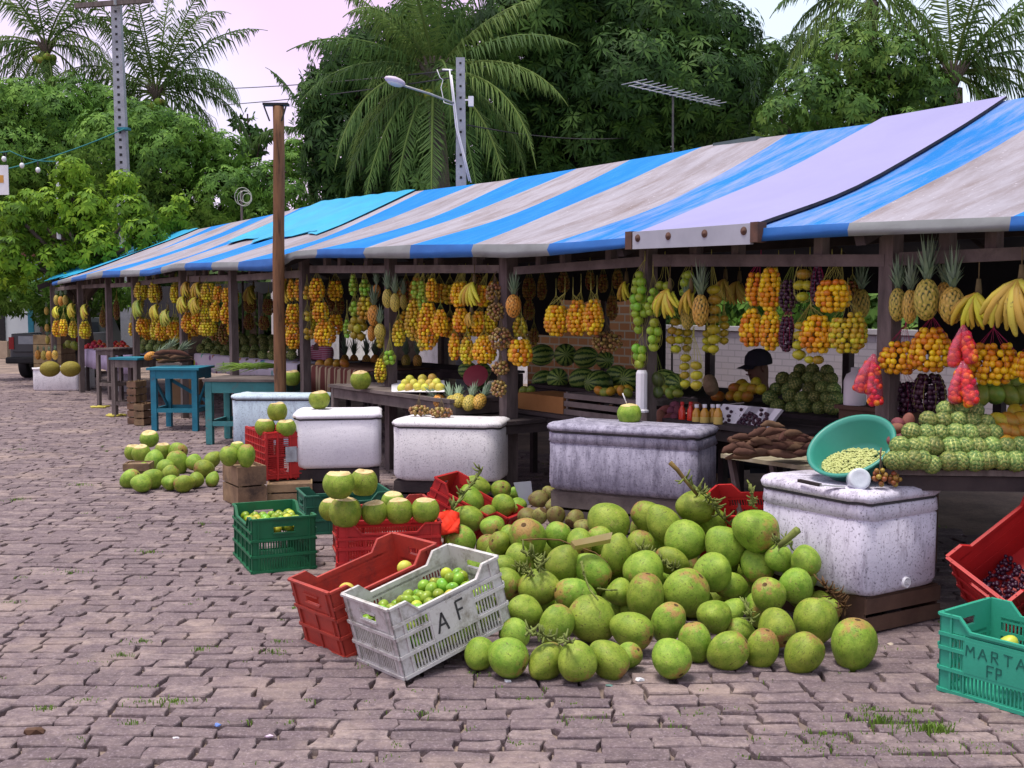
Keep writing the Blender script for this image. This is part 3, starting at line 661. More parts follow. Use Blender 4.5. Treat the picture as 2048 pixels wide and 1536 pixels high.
# wooden boxes
def wbox(corner, ang, w, d, h, label, m, slats=3, gap=.012, name='wooden_crate'):
    ca, sa = math.cos(ang), math.sin(ang); c = V3(corner); r = V3((ca, sa, 0)); bk = V3((-sa, ca, 0)); o = thing(name, label, 'crate', c)
    P = lambda x, y, z: c + r * x + bk * y + V3((0, 0, z))
    def bx(b, x0, x1, y0, y1, z0, z1): b.hexa([P(x0, y0, z0), P(x1, y0, z0), P(x1, y1, z0), P(x0, y1, z0), P(x0, y0, z1), P(x1, y0, z1), P(x1, y1, z1), P(x0, y1, z1)])
    for nm, y0 in (('front_slats', 0), ('back_slats', d - .010)):
        b = MB()
        for k in range(slats): bx(b, .0, w, y0, y0 + .010, k * h / slats + gap / 2, (k + 1) * h / slats - gap / 2)
        b.build(nm, [m], o)
    for x0 in (.001, w - .013):
        b = MB()
        for k in range(slats): bx(b, x0, x0 + .012, .011, d - .011, k * h / slats + gap / 2, (k + 1) * h / slats - gap / 2)
        b.build('end_slats', [m], o)
    b = MB()
    for x0 in (.014, w - .034):
        for y0 in (.011, d - .031): bx(b, x0, x0 + .02, y0, y0 + .02, .003, h - .003)
    b.build('corner_posts', [m], o)
    b = MB(); bx(b, .014, w - .014, .012, d - .012, h * .86, h * .9); b.build('inner_board', [m], o)
    return o
wbox((-2.03, 8.26, 0), math.radians(32), .22, .36, .305, 'brown wooden box with three coconuts on it, standing on end', M['wood_pale'], 2)
wbox((-1.86, 8.46, 0), math.radians(10), .34, .4, .145, 'low slatted wooden crate under the upended red crate', M['wood_pale'], 2)
wbox(D(247, 948, 10.1) * V3((1, 1, 0)) if False else G(246, 962), .1, .22, .2, .15, 'small wooden box half buried in the far coconut pile', M['wood_pale'], 2)
# ------------------------------------------------------------------ fruit meshes (made once, copies share them)
def put(name, me, label, cat, loc, rot=None, scale=1, group=None):
    return setp(link(name, me, None, loc, rot, scale), label, cat, group)
def rq(): return Quaternion((rnd.gauss(0, 1), rnd.gauss(0, 1), rnd.gauss(0, 1), rnd.gauss(0, 1))).normalized()
def aim(axis, spin=0):
    """rotation that lays local +Z along axis"""
    return V3(axis).normalized().to_track_quat('Z', 'Y') @ Quaternion((0, 0, 1), spin)
def lumpy(name, mats, n=18, k=12, fn=None, mfn=None):
    """closed latitude-longitude surface: fn(theta from +Z, phi) -> point; mfn(centre) -> material"""
    b = MB(); vs = [V3(fn(0, 0))]
    for i in range(1, k):
        for j in range(n): vs.append(V3(fn(PI * i / k, 2 * PI * j / n)))
    vs.append(V3(fn(PI, 0))); fs = [(0, 1 + j, 1 + (j + 1) % n) for j in range(n)]
    for i in range(k - 2):
        for j in range(n): fs.append((1 + i * n + j, 1 + (i + 1) * n + j, 1 + (i + 1) * n + (j + 1) % n, 1 + i * n + (j + 1) % n))
    L = len(vs) - 1; fs += [(L, 1 + (k - 2) * n + (j + 1) % n, 1 + (k - 2) * n + j) for j in range(n)]
    b.add(vs, fs, 0, True)
    if mfn: b.m = [mfn(sum((b.v[i] for i in f), V3((0, 0, 0))) / len(f)) for f in b.f]
    return b.mesh(name, mats)
# coconut skin
t = NT('coconut_skin'); v = offs(t)
c = t.ramp(t.noise(v, 1.6, 3), [(.32, (.125, .215, .018)), (.7, (.27, .355, .045))])
sep = t.t.nodes.new('ShaderNodeSeparateXYZ'); t.put(sep.inputs[0], t.co())
endz = t.math('MULTIPLY_ADD', t.noise(v, 2.5, 5), 1.3, t.math('MULTIPLY_ADD', sep.outputs[2], .55, -.95))
c = t.mix(t.ramp(endz, [(.12, 0.), (.36, .9)]), c, (.30, .16, .055))
c = t.mix(t.ramp(t.noise(t.mapping(v, (1, 1, 1.3)), 2.4, 9, .8), [(.57, 0.), (.66, .7)]), c, (.34, .28, .10))
c = t.mix(t.ramp(t.noise(t.mapping(v, (5, 5, 1.1)), 2.4, 7, .75, .6), [(.595, 0.), (.615, .9)]), c, (.07, .052, .016))
c = t.mix(t.ramp(t.noise(t.mapping(v, (1.2, 4, 4)), 3.1, 6, .75, 1.0), [(.60, 0.), (.615, .9)]), c, (.05, .04, .015))
c = t.mix(t.ramp(t.noise(v, 14, 3, .6), [(.66, 0.), (.69, .8)]), c, (.08, .065, .02))
c = t.hsv(c, t.math('MULTIPLY_ADD', t.orand(), .035, .482), 1, t.math('MULTIPLY_ADD', t.orand(), .35, .85))
t.bump(t.noise(v, 9, 6), .16, .03); M['coco'] = t.done(c, .55, .25)
M['coco_cut'] = mat('cut_husk', (.62, .54, .30), (.50, .34, .14), 2.5, .8, .2, rv=.15)
M['calyx'] = mat('dry_calyx', (.13, .08, .035), (.06, .035, .02), 5, .9, .1, .6, 12)
M['coco_dry'] = mat('withered_coconut_skin', (.20, .23, .05), (.17, .10, .04), 1.6, .6, .3, .2, 8, .3, dirt=(.06, .035, .02), dscale=2.5, dlo=.55, dhi=.66)
def coco_fn(el, lob, point, seed):
    r = random.Random(seed); p1, p2 = r.uniform(0, 6), r.uniform(0, 6)
    def f(th, ph):
        s, cz = math.sin(th), math.cos(th)
        k = 1 + lob * math.cos(3 * ph + p1) * s * s + .02 * math.sin(2 * th + p2) + .015 * math.cos(2 * ph + p2)
        z = cz * el; z -= point * max(0, -cz) ** 5; z += -.10 * max(0, cz) ** 8
        return (s * k, s * math.sin(ph) * 0 + s * k, z)
    return lambda th, ph: (f(th, ph)[0] * math.cos(ph), f(th, ph)[1] * math.sin(ph), f(th, ph)[2])
def calyxm(p): return 1 if (p.z > .86 and (p.x * p.x + p.y * p.y) < .035) else 0
COCO = [lumpy('coconut', [M['coco'], M['calyx']], 26, 22, coco_fn(el, lob, pt, i), calyxm) for i, (el, lob, pt) in enumerate([(1.14, .045, .14), (1.24, .06, .2), (1.06, .04, .08), (1.32, .05, .22), (1.18, .08, .14)])]
def cut_fn(el, lob, seed, h):
    f = coco_fn(el, lob, .02, seed)
    def g(th, ph):
        x, y, z = f(th, ph); hh = h + .06 * math.cos(ph * 2 + seed) + .05 * math.cos(ph + seed)
        if z > hh: k = (z - hh); z = hh + .02 * (1 - math.hypot(x, y))
        if z < -.86: z = -.86
        return (x, y, z)
    return g
CUT = [lumpy('cut_coconut', [M['coco'], M['coco_cut']], 30, 34, cut_fn(el, .03, i, h), lambda p, h=h: 1 if p.z > h - .13 and math.hypot(p.x, p.y) < .80 - (h - .62) * .5 else 0) for i, (el, h) in enumerate([(1.05, .80), (1.12, .86), (1.0, .74)])]
DRYC = [lumpy('dry_coconut', [M['coco_dry'], M['calyx']], 20, 16, coco_fn(1.15, .10, .2, 9 + i), lambda p: 1 if p.z > .55 and math.hypot(p.x, p.y) < .5 else 0) for i in range(2)]

class C:  # a coconut waiting for its place
    def __init__(s, x, y, r, Y, kind='w', heap='main', fix=False, ax=None): s.x, s.y, s.r, s.Y, s.k, s.h, s.fix, s.ax = x, y, r, Y, kind, heap, fix, ax; s.p = D(x, y, Y)
    @property
    def R(s): return s.r * s.Y / FPX * (1.07 if s.h == 'main' else 1.06)
CO = []
def mainY(y): return 4.50 + (1318 - y) * .0043
for x, y, r in [(1055, 1076, 36), (1116, 1069, 26), (1217, 1048, 41), (1125, 1130, 34), (1187, 1141, 31), (1231, 1112, 31), (1280, 1089, 27), (1036, 1115, 26), (1015, 1166, 30), (1076, 1176, 36), (1005, 1135, 26), (1050, 1224, 33), (1148, 1189, 33), (1113, 1246, 33),
                (1181, 1238, 48), (1287, 1143, 40), (1290, 1191, 37), (1240, 1185, 28), (1265, 1261, 38), (1028, 1267, 30), (960, 1307, 32), (1017, 1316, 40), (1096, 1321, 33), (1154, 1325, 39), (1219, 1321, 37), (1343, 1318, 39), (1338, 1243, 33), (1257, 1312, 26),
                (1297, 1034, 30), (1330, 1054, 33), (1370, 1081, 40), (1393, 1015, 33), (1423, 1042, 27), (1452, 1094, 38), (1512, 1060, 41), (1516, 1130, 33), (1557, 1116, 27), (1612, 1123, 30), (1424, 1145, 38), (1460, 1172, 26), (1371, 1183, 44), (1537, 1189, 34),
                (1592, 1171, 35), (1429, 1233, 33), (1464, 1225, 24), (1555, 1256, 36), (1631, 1239, 44), (1660, 1216, 20), (1391, 1281, 32), (1458, 1300, 38), (1524, 1296, 33), (1609, 1305, 37), (1708, 1287, 44), (1478, 1262, 24), (1000, 1085, 22), (1160, 1085, 26), (1340, 1120, 26), (1200, 1080, 26)]:
    CO.append(C(x, y, r, mainY(y) + (.12 if r < 28 else 0)))
for x, y, r, Y in [(949, 974, 22, 7.75), (942, 1003, 25, 7.5), (1002, 980, 20, 7.75), (1006, 1010, 22, 7.4), (973, 1012, 16, 7.7), (1029, 987, 13, 7.9), (1036, 1012, 17, 7.5), (939, 1037, 25, 7.1), (985, 1055, 25, 6.9), (975, 1030, 19, 7.3), (919, 1082, 33, 6.3), (976, 1096, 24, 6.3), (1016, 1069, 18, 6.9), (960, 1130, 26, 5.9), (895, 1060, 18, 7.0)]:
    CO.append(C(x, y, r, Y, 'w', 'back'))
for x, y, r, Y in [(1079, 999, 18, 7.3), (1099, 986, 15, 7.5), (1129, 984, 20, 7.4), (1109, 1012, 18, 7.1), (1133, 1013, 15, 7.2), (1159, 1010, 18, 7.1), (1056, 1037, 22, 6.9), (1081, 1031, 16, 6.9), (1112, 1033, 20, 6.8), (1149, 1038, 19, 6.8), (1165, 1054, 18, 6.7)]:
    CO.append(C(x, y, r, Y, 'd', 'dry'))
for x, y, r, k in [(299, 877, 18, 'c'), (266, 904, 17, 'c'), (283, 907, 18, 'c'), (326, 902, 17, 'c'), (356, 903, 18, 'w'), (309, 922, 19, 'w'), (354, 925, 21, 'w'), (388, 925, 16, 'w'), (407, 937, 18, 'w'), (424, 920, 15, 'w'), (261, 957, 18, 'w'), (284, 967, 18, 'w'), (305, 957, 20, 'w'), (290, 942, 15, 'w'), (341, 947, 17, 'w'), (340, 965, 16, 'w'), (367, 967, 17, 'w'), (392, 960, 16, 'w'), (425, 960, 13, 'w'), (330, 935, 16, 'w')]:
    CO.append(C(x, y, r, 9.0 + (985 - y) * .016, k, 'far', k == 'c'))
for c in CO:                                     # keep to the ground: no depth beyond the point where the fruit would sink
    for _ in range(4):
        z = c.p.z
        if z < c.R * .95:
            dz = CAMZ - c.R * .95; c.Y *= dz / (CAMZ - z); c.p = D(c.x, c.y, c.Y)
for it in range(60):                             # settle: push overlapping fruit apart along the lines of sight
    for i in range(len(CO)):
        a = CO[i]
        for j in range(i + 1, len(CO)):
            q = CO[j]
            if abs(a.x - q.x) > 110 or abs(a.y - q.y) > 110: continue
            d = (a.p - q.p).length; need = .93 * (a.R + q.R)
            if d < need:
                f, bk = (a, q) if a.Y < q.Y else (q, a); mv = (need - d) * .35 + .002
                bk.Y += mv; f.Y -= mv * .35
                bk.p = D(bk.x, bk.y, bk.Y)
                if bk.p.z < bk.R * .9: bk.Y -= mv; f.Y -= mv * .4; bk.p = D(bk.x, bk.y, bk.Y)
                f.p = D(f.x, f.y, f.Y)
    for c in CO:                                 # stay outside the near cooler
        if c.h == 'main' and c.x > 1500:
            for _ in range(12):
                if (c.p - V3((1.57, 5.0, 0))).dot(V3((-.8, -.6, 0))) >= c.R * .98 or c.p.x > 1.75: break
                c.Y -= .02; c.p = D(c.x, c.y, c.Y)
ORD = 'first second third fourth fifth sixth seventh eighth ninth tenth eleventh twelfth thirteenth fourteenth fifteenth sixteenth seventeenth eighteenth nineteenth twentieth'.split()
def rank_label(items, key, bands, fmt):
    """items sorted into bands (by key) and then left to right; fmt(band name, ordinal)"""
    lab = {}
    for lo, hi, nm in bands:
        row = sorted([i for i in items if lo <= key(i) < hi], key=lambda i: i.x)
        for k, i in enumerate(row): lab[i] = fmt(nm, ORD[min(k, 19)])
    return lab
LB = {}
LB.update(rank_label([c for c in CO if c.h == 'main'], lambda c: c.y, [(0, 1062, 'top tier'), (1062, 1105, 'second tier'), (1105, 1160, 'third tier'), (1160, 1215, 'fourth tier'), (1215, 1275, 'fifth tier'), (1275, 2000, 'bottom row')], lambda t_, o: f'green coconut in the {t_} of the large front heap, {o} from left'))
LB.update(rank_label([c for c in CO if c.h == 'back'], lambda c: c.y, [(0, 1020, 'upper'), (1020, 2000, 'lower')], lambda t_, o: f'green coconut in the small heap behind the red rag, {t_} layer, {o} from left'))
LB.update(rank_label([c for c in CO if c.h == 'dry'], lambda c: c.y, [(0, 1005, 'upper'), (1005, 1025, 'middle'), (1025, 2000, 'lower')], lambda t_, o: f'small withered coconut before the large stained cooler, {t_} layer, {o} from left'))
LB.update(rank_label([c for c in CO if c.h == 'far'], lambda c: c.y, [(0, 914, 'top'), (914, 944, 'middle'), (944, 2000, 'bottom')], lambda t_, o: f'coconut in the {t_} layer of the far street pile, {o} from left'))
GRP = {'main': 'green coconuts in the large front heap', 'back': 'green coconuts heaped behind the red rag', 'dry': 'small withered coconuts', 'far': 'coconuts in the far street pile'}
axes = {(919, 1082): (-.3, -.6, .8), (1512, 1060): (.5, -.6, -.1), (1371, 1183): (.5, -.2, .6), (1265, 1261): (.75, -.5, -.2), (1338, 1243): (.3, -.3, .9), (1391, 1281): (-.2, .1, 1), (1524, 1296): (.2, -.2, .9), (1708, 1287): (.1, -.1, 1), (1343, 1318): (.45, -.65, -.7), (1537, 1189): (-.3, -.5, .6), (1609, 1305): (.5, 0, .7)}
for c in CO:
    ax = axes.get((c.x, c.y)); rot = aim(ax, rnd.uniform(0, 6)) if ax else rq()
    if c.k == 'c': rot = aim((rnd.uniform(-.1, .1), rnd.uniform(-.25, 0), 1), rnd.uniform(0, 6))
    me = rnd.choice(COCO) if c.k == 'w' else (rnd.choice(CUT) if c.k == 'c' else rnd.choice(DRYC))
    if c.k == 'w' and c.r > 38 and c.h == 'main' and not ax: me = COCO[2]
    s = c.R * (.955 if c.k != 'd' else .92)
    put('coconut', me, LB[c], 'coconut', c.p, rot, (s * rnd.uniform(.96, 1.03), s * rnd.uniform(.96, 1.03), s), GRP[c.h])
# buried coconuts that carry the heap
extra = []
for c in [c for c in CO if c.h == 'main' and c.p.z > c.R * 2.0]:
    for dv in ((0, .12, -.10), (.05, .22, -.2), (-.06, .10, -.22)):
        p = c.p + V3(dv); r = .082
        if p.z < r * .95: p.z = r * .95
        if all((p - q.p).length > .84 * (r + q.R) for q in CO) and all((p - q).length > .84 * 2 * r for q in extra) and p.z < .42:
            extra.append(p); put('coconut', rnd.choice(COCO), 'shaded green coconut buried inside the large front heap', 'coconut', p, rq(), r, 'buried coconuts of the large front heap')
# cut coconuts that stand on things
def stand(x, y, r, z, label, group=None, me=None, straw=False, Y=None):
    p = D(x, y, Y) if Y else None
    if p is None:
        Yv = (CAMZ - z) / ((y - HZ) / FPX)
        for _ in range(6): Yv = (CAMZ - (z + .86 * r * Yv / FPX)) / max(1e-3, (CAM.z - D(x, y, 1.0).z))
        p = D(x, y, Yv)
    s = r * p.y / FPX; o = put('coconut', me or rnd.choice(CUT), label, 'coconut', p, aim((rnd.uniform(-.06, .06), rnd.uniform(-.12, 0), 1), rnd.uniform(0, 6)), s, group)
    if straw:
        b = MB(); b.tube([p + V3((-.01, 0, s * .6)), p + V3((-.045, -.01, s * 1.75))], .004, 6); st = b.build('drinking_straw', [M['white']], None, org=p); setp(st, f'drinking straw stuck in the {straw}', 'straw')
    return o
gc = 'cut coconuts set on crates and coolers'
for x, y, r, l in [(664, 1018, 25, 'back left'), (691, 1024, 32, 'front left'), (748, 1024, 27, 'second'), (786, 1003, 23, 'rear'), (798, 1022, 27, 'third'), (851, 1020, 28, 'right end')]:
    stand(x, y, r, .30, f'cut coconut on the bright red crate, {l} of the lower layer', gc)
p = D(678, 968, 5.93); stand(678, 968, 32, 0, 'large cut coconut on the upper layer, left of the pair on the red crate', gc, Y=5.95); stand(728, 965, 28, 0, 'cut coconut on the upper layer, right of the pair on the red crate', gc, Y=6.1)
stand(530, 854, 20, .44, 'left lower cut coconut of the trio on the upended red crate', gc, Y=8.75); stand(572, 856, 20.5, .44, 'right lower cut coconut of the trio on the upended red crate', gc, Y=8.75); stand(555, 823, 20, .6, 'top cut coconut of the trio on the upended red crate', gc, Y=8.8)
stand(458, 911, 19.5, .305, 'round green coconut on the upright wooden box', gc, COCO[2], Y=8.32); stand(493, 910, 18, .305, 'tall green coconut on the upright wooden box', gc, COCO[3], Y=8.32); stand(475, 897, 15, .3, 'cut coconut behind two others on the wooden box', gc, Y=8.5)
stand(638, 799, 21, .66, 'single cut coconut on the clean white cooler', gc, Y=9.0); stand(584, 755, 18, .62, 'single cut coconut on the bluish cooler', gc, Y=11.9); stand(721, 760, 20.5, 0, 'cut coconut with red straw on the grey plank table', gc, Y=9.9)
stand(1259, 828, 24, .77, 'cut coconut with white straw on the large stained cooler', gc, straw='coconut on the large stained cooler', Y=7.0)
# stalks, husk and rag among the coconuts
M['stalk'] = mat('green_stalk', (.20, .24, .06), (.09, .10, .03), 14, .8, .2, rv=.3); M['stalk_dry'] = mat('dry_stalk', (.20, .13, .05), (.09, .055, .025), 14, .9, .1, rv=.3)
def stalk(pts, w, nub, label, m='stalk', n=26, Yo=-.08):
    P = []
    Ys = []
    for x, y in pts:
        near = min((c for c in CO), key=lambda c: (c.x - x) ** 2 + (c.y - y) ** 2); Ys.append(near.Y - near.R * .75 + Yo * .4)
    for (x, y), q in zip(pts, Ys): P.append(D(x, y, .6 * min(Ys) + .4 * q))
    b = MB(); b.tube(P, [w * (1 - .5 * k / len(P)) for k in range(len(P))], 6)
    if nub:
        for _ in range(n):
            k = rnd.randrange(len(P) - 1); f = rnd.random(); p = P[k].lerp(P[k + 1], f); d = V3((rnd.gauss(0, 1), rnd.gauss(0, 1) - .4, rnd.gauss(0, 1) + .3)).normalized(); l = nub * rnd.uniform(.5, 1.2)
            b.tube([p, p + d * l * .6, p + d * l + V3((0, 0, l * .2))], [w * .6, w * .55, w * .3], 5)
    setp(b.build('coconut_stalk', [M[m]], None, org=P[0]), label, 'stalk', 'coconut stalks among the heaps')
stalk([(962, 940), (950, 960), (925, 990), (905, 1020), (890, 1035)], .011, .055, 'knobbly green coconut stalk standing before the speckled cooler', n=46)
stalk([(1340, 925), (1355, 940), (1370, 960), (1395, 990)], .014, .0, 'thick yellow coconut stalk leaning against the large stained cooler', 'stalk_dry')
stalk([(1368, 955), (1395, 980), (1425, 1000), (1440, 1030), (1462, 1050)], .010, .06, 'spiky green stalk on top of the large heap', n=50)
stalk([(1500, 968), (1504, 990), (1507, 1015)], .008, .03, 'short upright stalk still on a top coconut', n=24)
stalk([(1595, 1060), (1575, 1078), (1558, 1092)], .020, .0, 'thick cut green stalk end beside the worn cooler')
stalk([(1550, 1085), (1570, 1090), (1585, 1082)], .008, .05, 'knobbly stalk base beside the thick cut stalk end', n=26)
stalk([(1042, 1100), (1065, 1112), (1085, 1125), (1075, 1140)], .009, .045, 'knobbly stalk between coconuts at the left of the heap', n=34)
stalk([(1030, 1125), (1050, 1140), (1066, 1150)], .008, .04, 'dark knobbly stalk beside the white crate rim', n=26)
stalk([(1055, 1262), (1080, 1270), (1115, 1280), (1145, 1285)], .009, .04, 'long knobbly stalk low in the heap near the white crate', n=44)
stalk([(1280, 1095), (1305, 1112), (1330, 1125), (1355, 1140)], .009, .045, 'knobbly stalk in the middle of the large heap', n=44)
stalk([(1490, 1205), (1498, 1225), (1505, 1245)], .008, .04, 'small dark stalk in the right gap of the heap', n=24)
stalk([(1648, 1168), (1662, 1185), (1680, 1205), (1690, 1215)], .007, .05, 'dry brown stalk at the foot of the worn cooler', 'stalk_dry', n=40)
stalk([(1042, 1080), (1080, 1078), (1120, 1080), (1150, 1092), (1190, 1105), (1215, 1125)], .005, .0, 'thin dry stem lying across the left of the heap', 'stalk_dry')
stalk([(1163, 1122), (1168, 1150), (1180, 1180), (1196, 1200)], .006, .012, 'green twisted stem hanging over the big coconut', n=20)
stalk([(1195, 1177), (1215, 1180), (1235, 1180)], .005, .008, 'short green stem across a gap in the heap', n=10)
b = MB(); q = [D(x, y, 5.2) for x, y in ((1142, 1082), (1225, 1064), (1222, 1078), (1150, 1092))]; bk = V3((0, .05, -.03)); b.hexa(q + [p + bk for p in q]); setp(b.build('husk_piece', [M['coco_cut']], None, org=q[0]), 'pale wedge of cut coconut husk lying on the heap', 'husk')
b = MB(); q0 = D(905, 1045, 6.2); vs = []
for i in range(7):
    for j in range(6): vs.append(D(868 + i * 8.5, 1022 + j * 9 + 3 * math.sin(i * 1.3 + j), 6.35 + .03 * math.sin(i * 2.1 + j * 1.7) - j * .03))
b.add(vs, [(i * 6 + j, i * 6 + j + 1, i * 6 + j + 7, i * 6 + j + 6) for i in range(6) for j in range(5)], 0, True); o = b.build('red_rag', [mat('orange_red_cloth', (.75, .035, .01), (.60, .025, .008), 8, .8)], None, org=q0); so_ = o.modifiers.new('thick', 'SOLIDIFY'); so_.thickness = .006
setp(o, 'bright orange red rag beside the row of cut coconuts', 'rag')

# ------------------------------------------------------------------ small fruit
def fruitmat(name, c1, c2, rough=.4, rv=.35, spots=None, spec=.4, attr=False, hue=.085):
    t = NT(name); v = offs(t, 9); c = t.ramp(t.noise(v, 1.4, 4), [(.3, c1), (.7, c2)]); r = t.attr() if attr else t.orand()
    if spots: c = t.mix(t.ramp(t.noise(v, 5, 6, .7), [(.6, 0.), (.68, .8)]), c, spots)
    c = t.hsv(c, t.math('MULTIPLY_ADD', r, hue, .5 - hue / 2), 1, t.math('MULTIPLY_ADD', r, rv, 1 - rv * .6)); return t.done(c, rough, spec)
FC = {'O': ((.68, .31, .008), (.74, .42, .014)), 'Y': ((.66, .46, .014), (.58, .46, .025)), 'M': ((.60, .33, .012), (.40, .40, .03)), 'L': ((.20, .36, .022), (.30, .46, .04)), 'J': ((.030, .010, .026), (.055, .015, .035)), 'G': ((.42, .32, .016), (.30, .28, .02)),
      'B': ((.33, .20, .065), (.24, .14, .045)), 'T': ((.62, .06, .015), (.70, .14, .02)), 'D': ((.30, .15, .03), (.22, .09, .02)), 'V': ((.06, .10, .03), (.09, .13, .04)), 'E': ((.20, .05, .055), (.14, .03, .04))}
FR = {k: fruitmat('fruit_' + k, a, b_, .35) for k, (a, b_) in FC.items()}; FA = {k: fruitmat('fruits_' + k, a, b_, .35, attr=True, rv=.45) for k, (a, b_) in FC.items()}
FRAD = {'O': .0168, 'Y': .017, 'M': .018, 'L': .031, 'J': .0135, 'G': .040, 'B': .0125, 'T': .022, 'D': .016, 'V': .06}
FNAME = {'O': 'orange', 'Y': 'yellow', 'M': 'yellow and green', 'L': 'lime green', 'J': 'dark purple', 'G': 'large olive yellow', 'B': 'small brown', 'T': 'red', 'D': 'brownish orange', 'V': 'dark green'}
def fmesh(k):
    r = random.Random(k); e = {'G': (1, 1, .74), 'O': (1, 1, 1.12), 'L': (1, 1, .95), 'V': (1, 1, 1.25)}.get(k, (1, 1, 1.05)); b = MB(); b.ball((0, 0, 0), e, 2); return b.mesh('fruit', [FR[k]])
FME = {k: fmesh(k) for k in FC}
NETM = {'y': M['yrope'], 'p': mat('magenta_net', (.42, .03, .12), (.30, .02, .08), 20, .7), 'g': mat('green_net', (.22, .28, .05), (.15, .2, .04), 20, .8)}
BAYB = [106, 160, 218, 271, 366, 467, 610, 780, 1017, 1297, 1778, 2600]
BAGS = []
def bag(x0, x1, y0, y1, k, row, v=4.93, net='y', knots=None, r=None, depth=.75, parts=None):
    xc = (x0 + x1) / 2; hw = (x1 - x0) * (.64 if k in 'OYM' else .58); x0, x1 = xc - hw, xc + hw; Pc = R(xc, (y0 + y1) / 2, v); s = mpp(Pc); BAGS.append(dict(x=xc, row=row, k=k, v=v, a=(x0, x1, y0, y1), net=net, knots=knots, r=r or FRAD[k], d=depth, Pc=Pc, Wm=(x1 - x0) * s, Hm=(y1 - y0) * s, s=s, parts=(xc > 880) if parts is None else parts))
def prof(t):
    return max(0.0, 1 - ((.36 - t) / .36) ** 2) ** .5 if t < .36 else max(0.0, 1 - ((t - .36) / .72) ** 2) ** .62
def make_bag(B, label, group):
    Wm, Hm, r, Pc = B['Wm'], B['Hm'], B['r'], B['Pc']; rt = V3((-DV.x, -DV.y, 0)); spots = []
    col = B['k'] in 'G' and Wm < r * 2.6
    z = r * .9
    while z < Hm - r * .55:
        t_ = z / Hm; ra = max(0, Wm / 2 * prof(t_) - r * .95)
        if col or ra < r * .5: spots.append((rnd.uniform(-.15, .15) * r, 0, z)); z += r * (1.5 if B['k'] == 'G' else 1.75); continue
        n = max(2, int(2 * PI * ra * (1 + B['d']) / 2 / (1.95 * r))); o = rnd.uniform(0, 6)
        for j in range(n):
            a = o + 2 * PI * j / n + rnd.uniform(-.12, .12); spots.append((ra * math.cos(a), ra * B['d'] * math.sin(a), z + rnd.uniform(-.2, .2) * r))
        z += r * 1.62
    spots = spots[:100] if B['parts'] else spots
    base = Pc - V3((0, 0, Hm / 2)); top = Pc + V3((0, 0, Hm / 2))
    T = lambda x, y, z: base + rt * x + NV * y + V3((0, 0, z))
    kn = []
    for (kx, ky) in (B['knots'] or [(B['x'], B['a'][2] - max(14, .28 * (B['a'][3] - B['a'][2])))]): kn.append(R(kx, ky, B['v']))
    nb = MB(); w = max(.0011, .22 * B['s']); ns = 9
    for k0 in kn:
        for j in range(ns):
            a = 2 * PI * j / ns; pts = [k0 + V3((0, 0, .0))]
            for t_ in (.93, .8, .6, .4, .2, .06, .0):
                ra = Wm / 2 * max(prof(t_), .12) * 1.02 / (1 if len(kn) == 1 else 1.0); pts.append(T(ra * math.cos(a), ra * B['d'] * math.sin(a), Hm * t_))
            nb.tube(pts, w, 3, 0, False, False)
        nb.tube([k0 + V3((0, 0, .05)), k0, k0 - V3((0, 0, .012))], [w * 2.2, w * 3.5, w * 3], 5)
        nb.tube([k0, V3((k0.x, k0.y, max(k0.z + .04, min(1.78, k0.z + .12))))], w * 1.4, 4)
    if B['parts']:
        o = thing('net_bag', label, 'net bag', base, 0, group); nb.build('net', [NETM[B['net']]], o)
        for q in spots:
            g = r * rnd.uniform(.9, 1.1); link('fruit', FME[B['k']], o, T(*q) - base, rq() if B['k'] != 'G' else Quaternion((0, 0, 1), rnd.uniform(0, 6)) @ Quaternion((1, 0, 0), rnd.uniform(-.2, .2)), g)
    else:
        pat = [0.5] * len(nb.v)
        for q in spots:
            n0 = len(nb.v); nb.ball(T(*q), r * rnd.uniform(.92, 1.1), 1, 1); pat += [rnd.random()] * (len(nb.v) - n0)
        nb.pat = pat; setp(nb.build('net_bag', [NETM[B['net']], FA[B['k']]], None, org=base), label, 'net bag', group)
# --- first bay from the right and beyond the near post
bag(1764, 1832, 685, 748, 'O', 'middle', net='p', knots=[(1812, 648)]); bag(1826, 1897, 655, 743, 'O', 'middle', net='p', knots=[(1865, 632)]); bag(1946, 2029, 680, 768, 'O', 'middle', net='p', knots=[(1987, 655)]); bag(2036, 2110, 695, 765, 'O', 'middle', net='p')
bag(1765, 1838, 753, 832, 'J', 'lower', net='p', r=.0155, v=5.05); bag(1826, 1890, 741, 828, 'J', 'lower', net='y', r=.0155, v=5.02)
# --- second bay
bag(1635, 1697, 555, 624, 'O', 'upper', knots=[(1664, 517), (1683, 515)], r=.0175); bag(1558, 1592, 558, 623, 'J', 'upper', knots=[(1589, 519)], net='g'); bag(1588, 1627, 525, 606, 'G', 'upper', knots=[(1620, 512)]); bag(1621, 1648, 533, 612, 'J', 'upper', net='p', knots=[(1638, 516)])
bag(1604, 1664, 631, 705, 'O', 'lower', r=.0175, knots=[(1622, 612)]); bag(1663, 1729, 616, 706, 'M', 'lower', r=.0165, knots=[(1695, 600)]); bag(1586, 1612, 640, 721, 'G', 'lower', knots=[(1622, 605)], r=.036); bag(1558, 1590, 628, 704, 'J', 'lower', net='p', knots=[(1580, 612)])
bag(1493, 1526, 540, 612, 'O', 'upper', net='p', knots=[(1522, 517)]); bag(1520, 1561, 533, 622, 'O', 'upper', knots=[(1557, 518)]); bag(1481, 1525, 619, 693, 'O', 'lower', knots=[(1508, 606)]); bag(1521, 1560, 618, 701, 'O', 'lower', r=.0155, knots=[(1550, 604)]); bag(1610, 1645, 700, 728, 'G', 'bottom', r=.032)
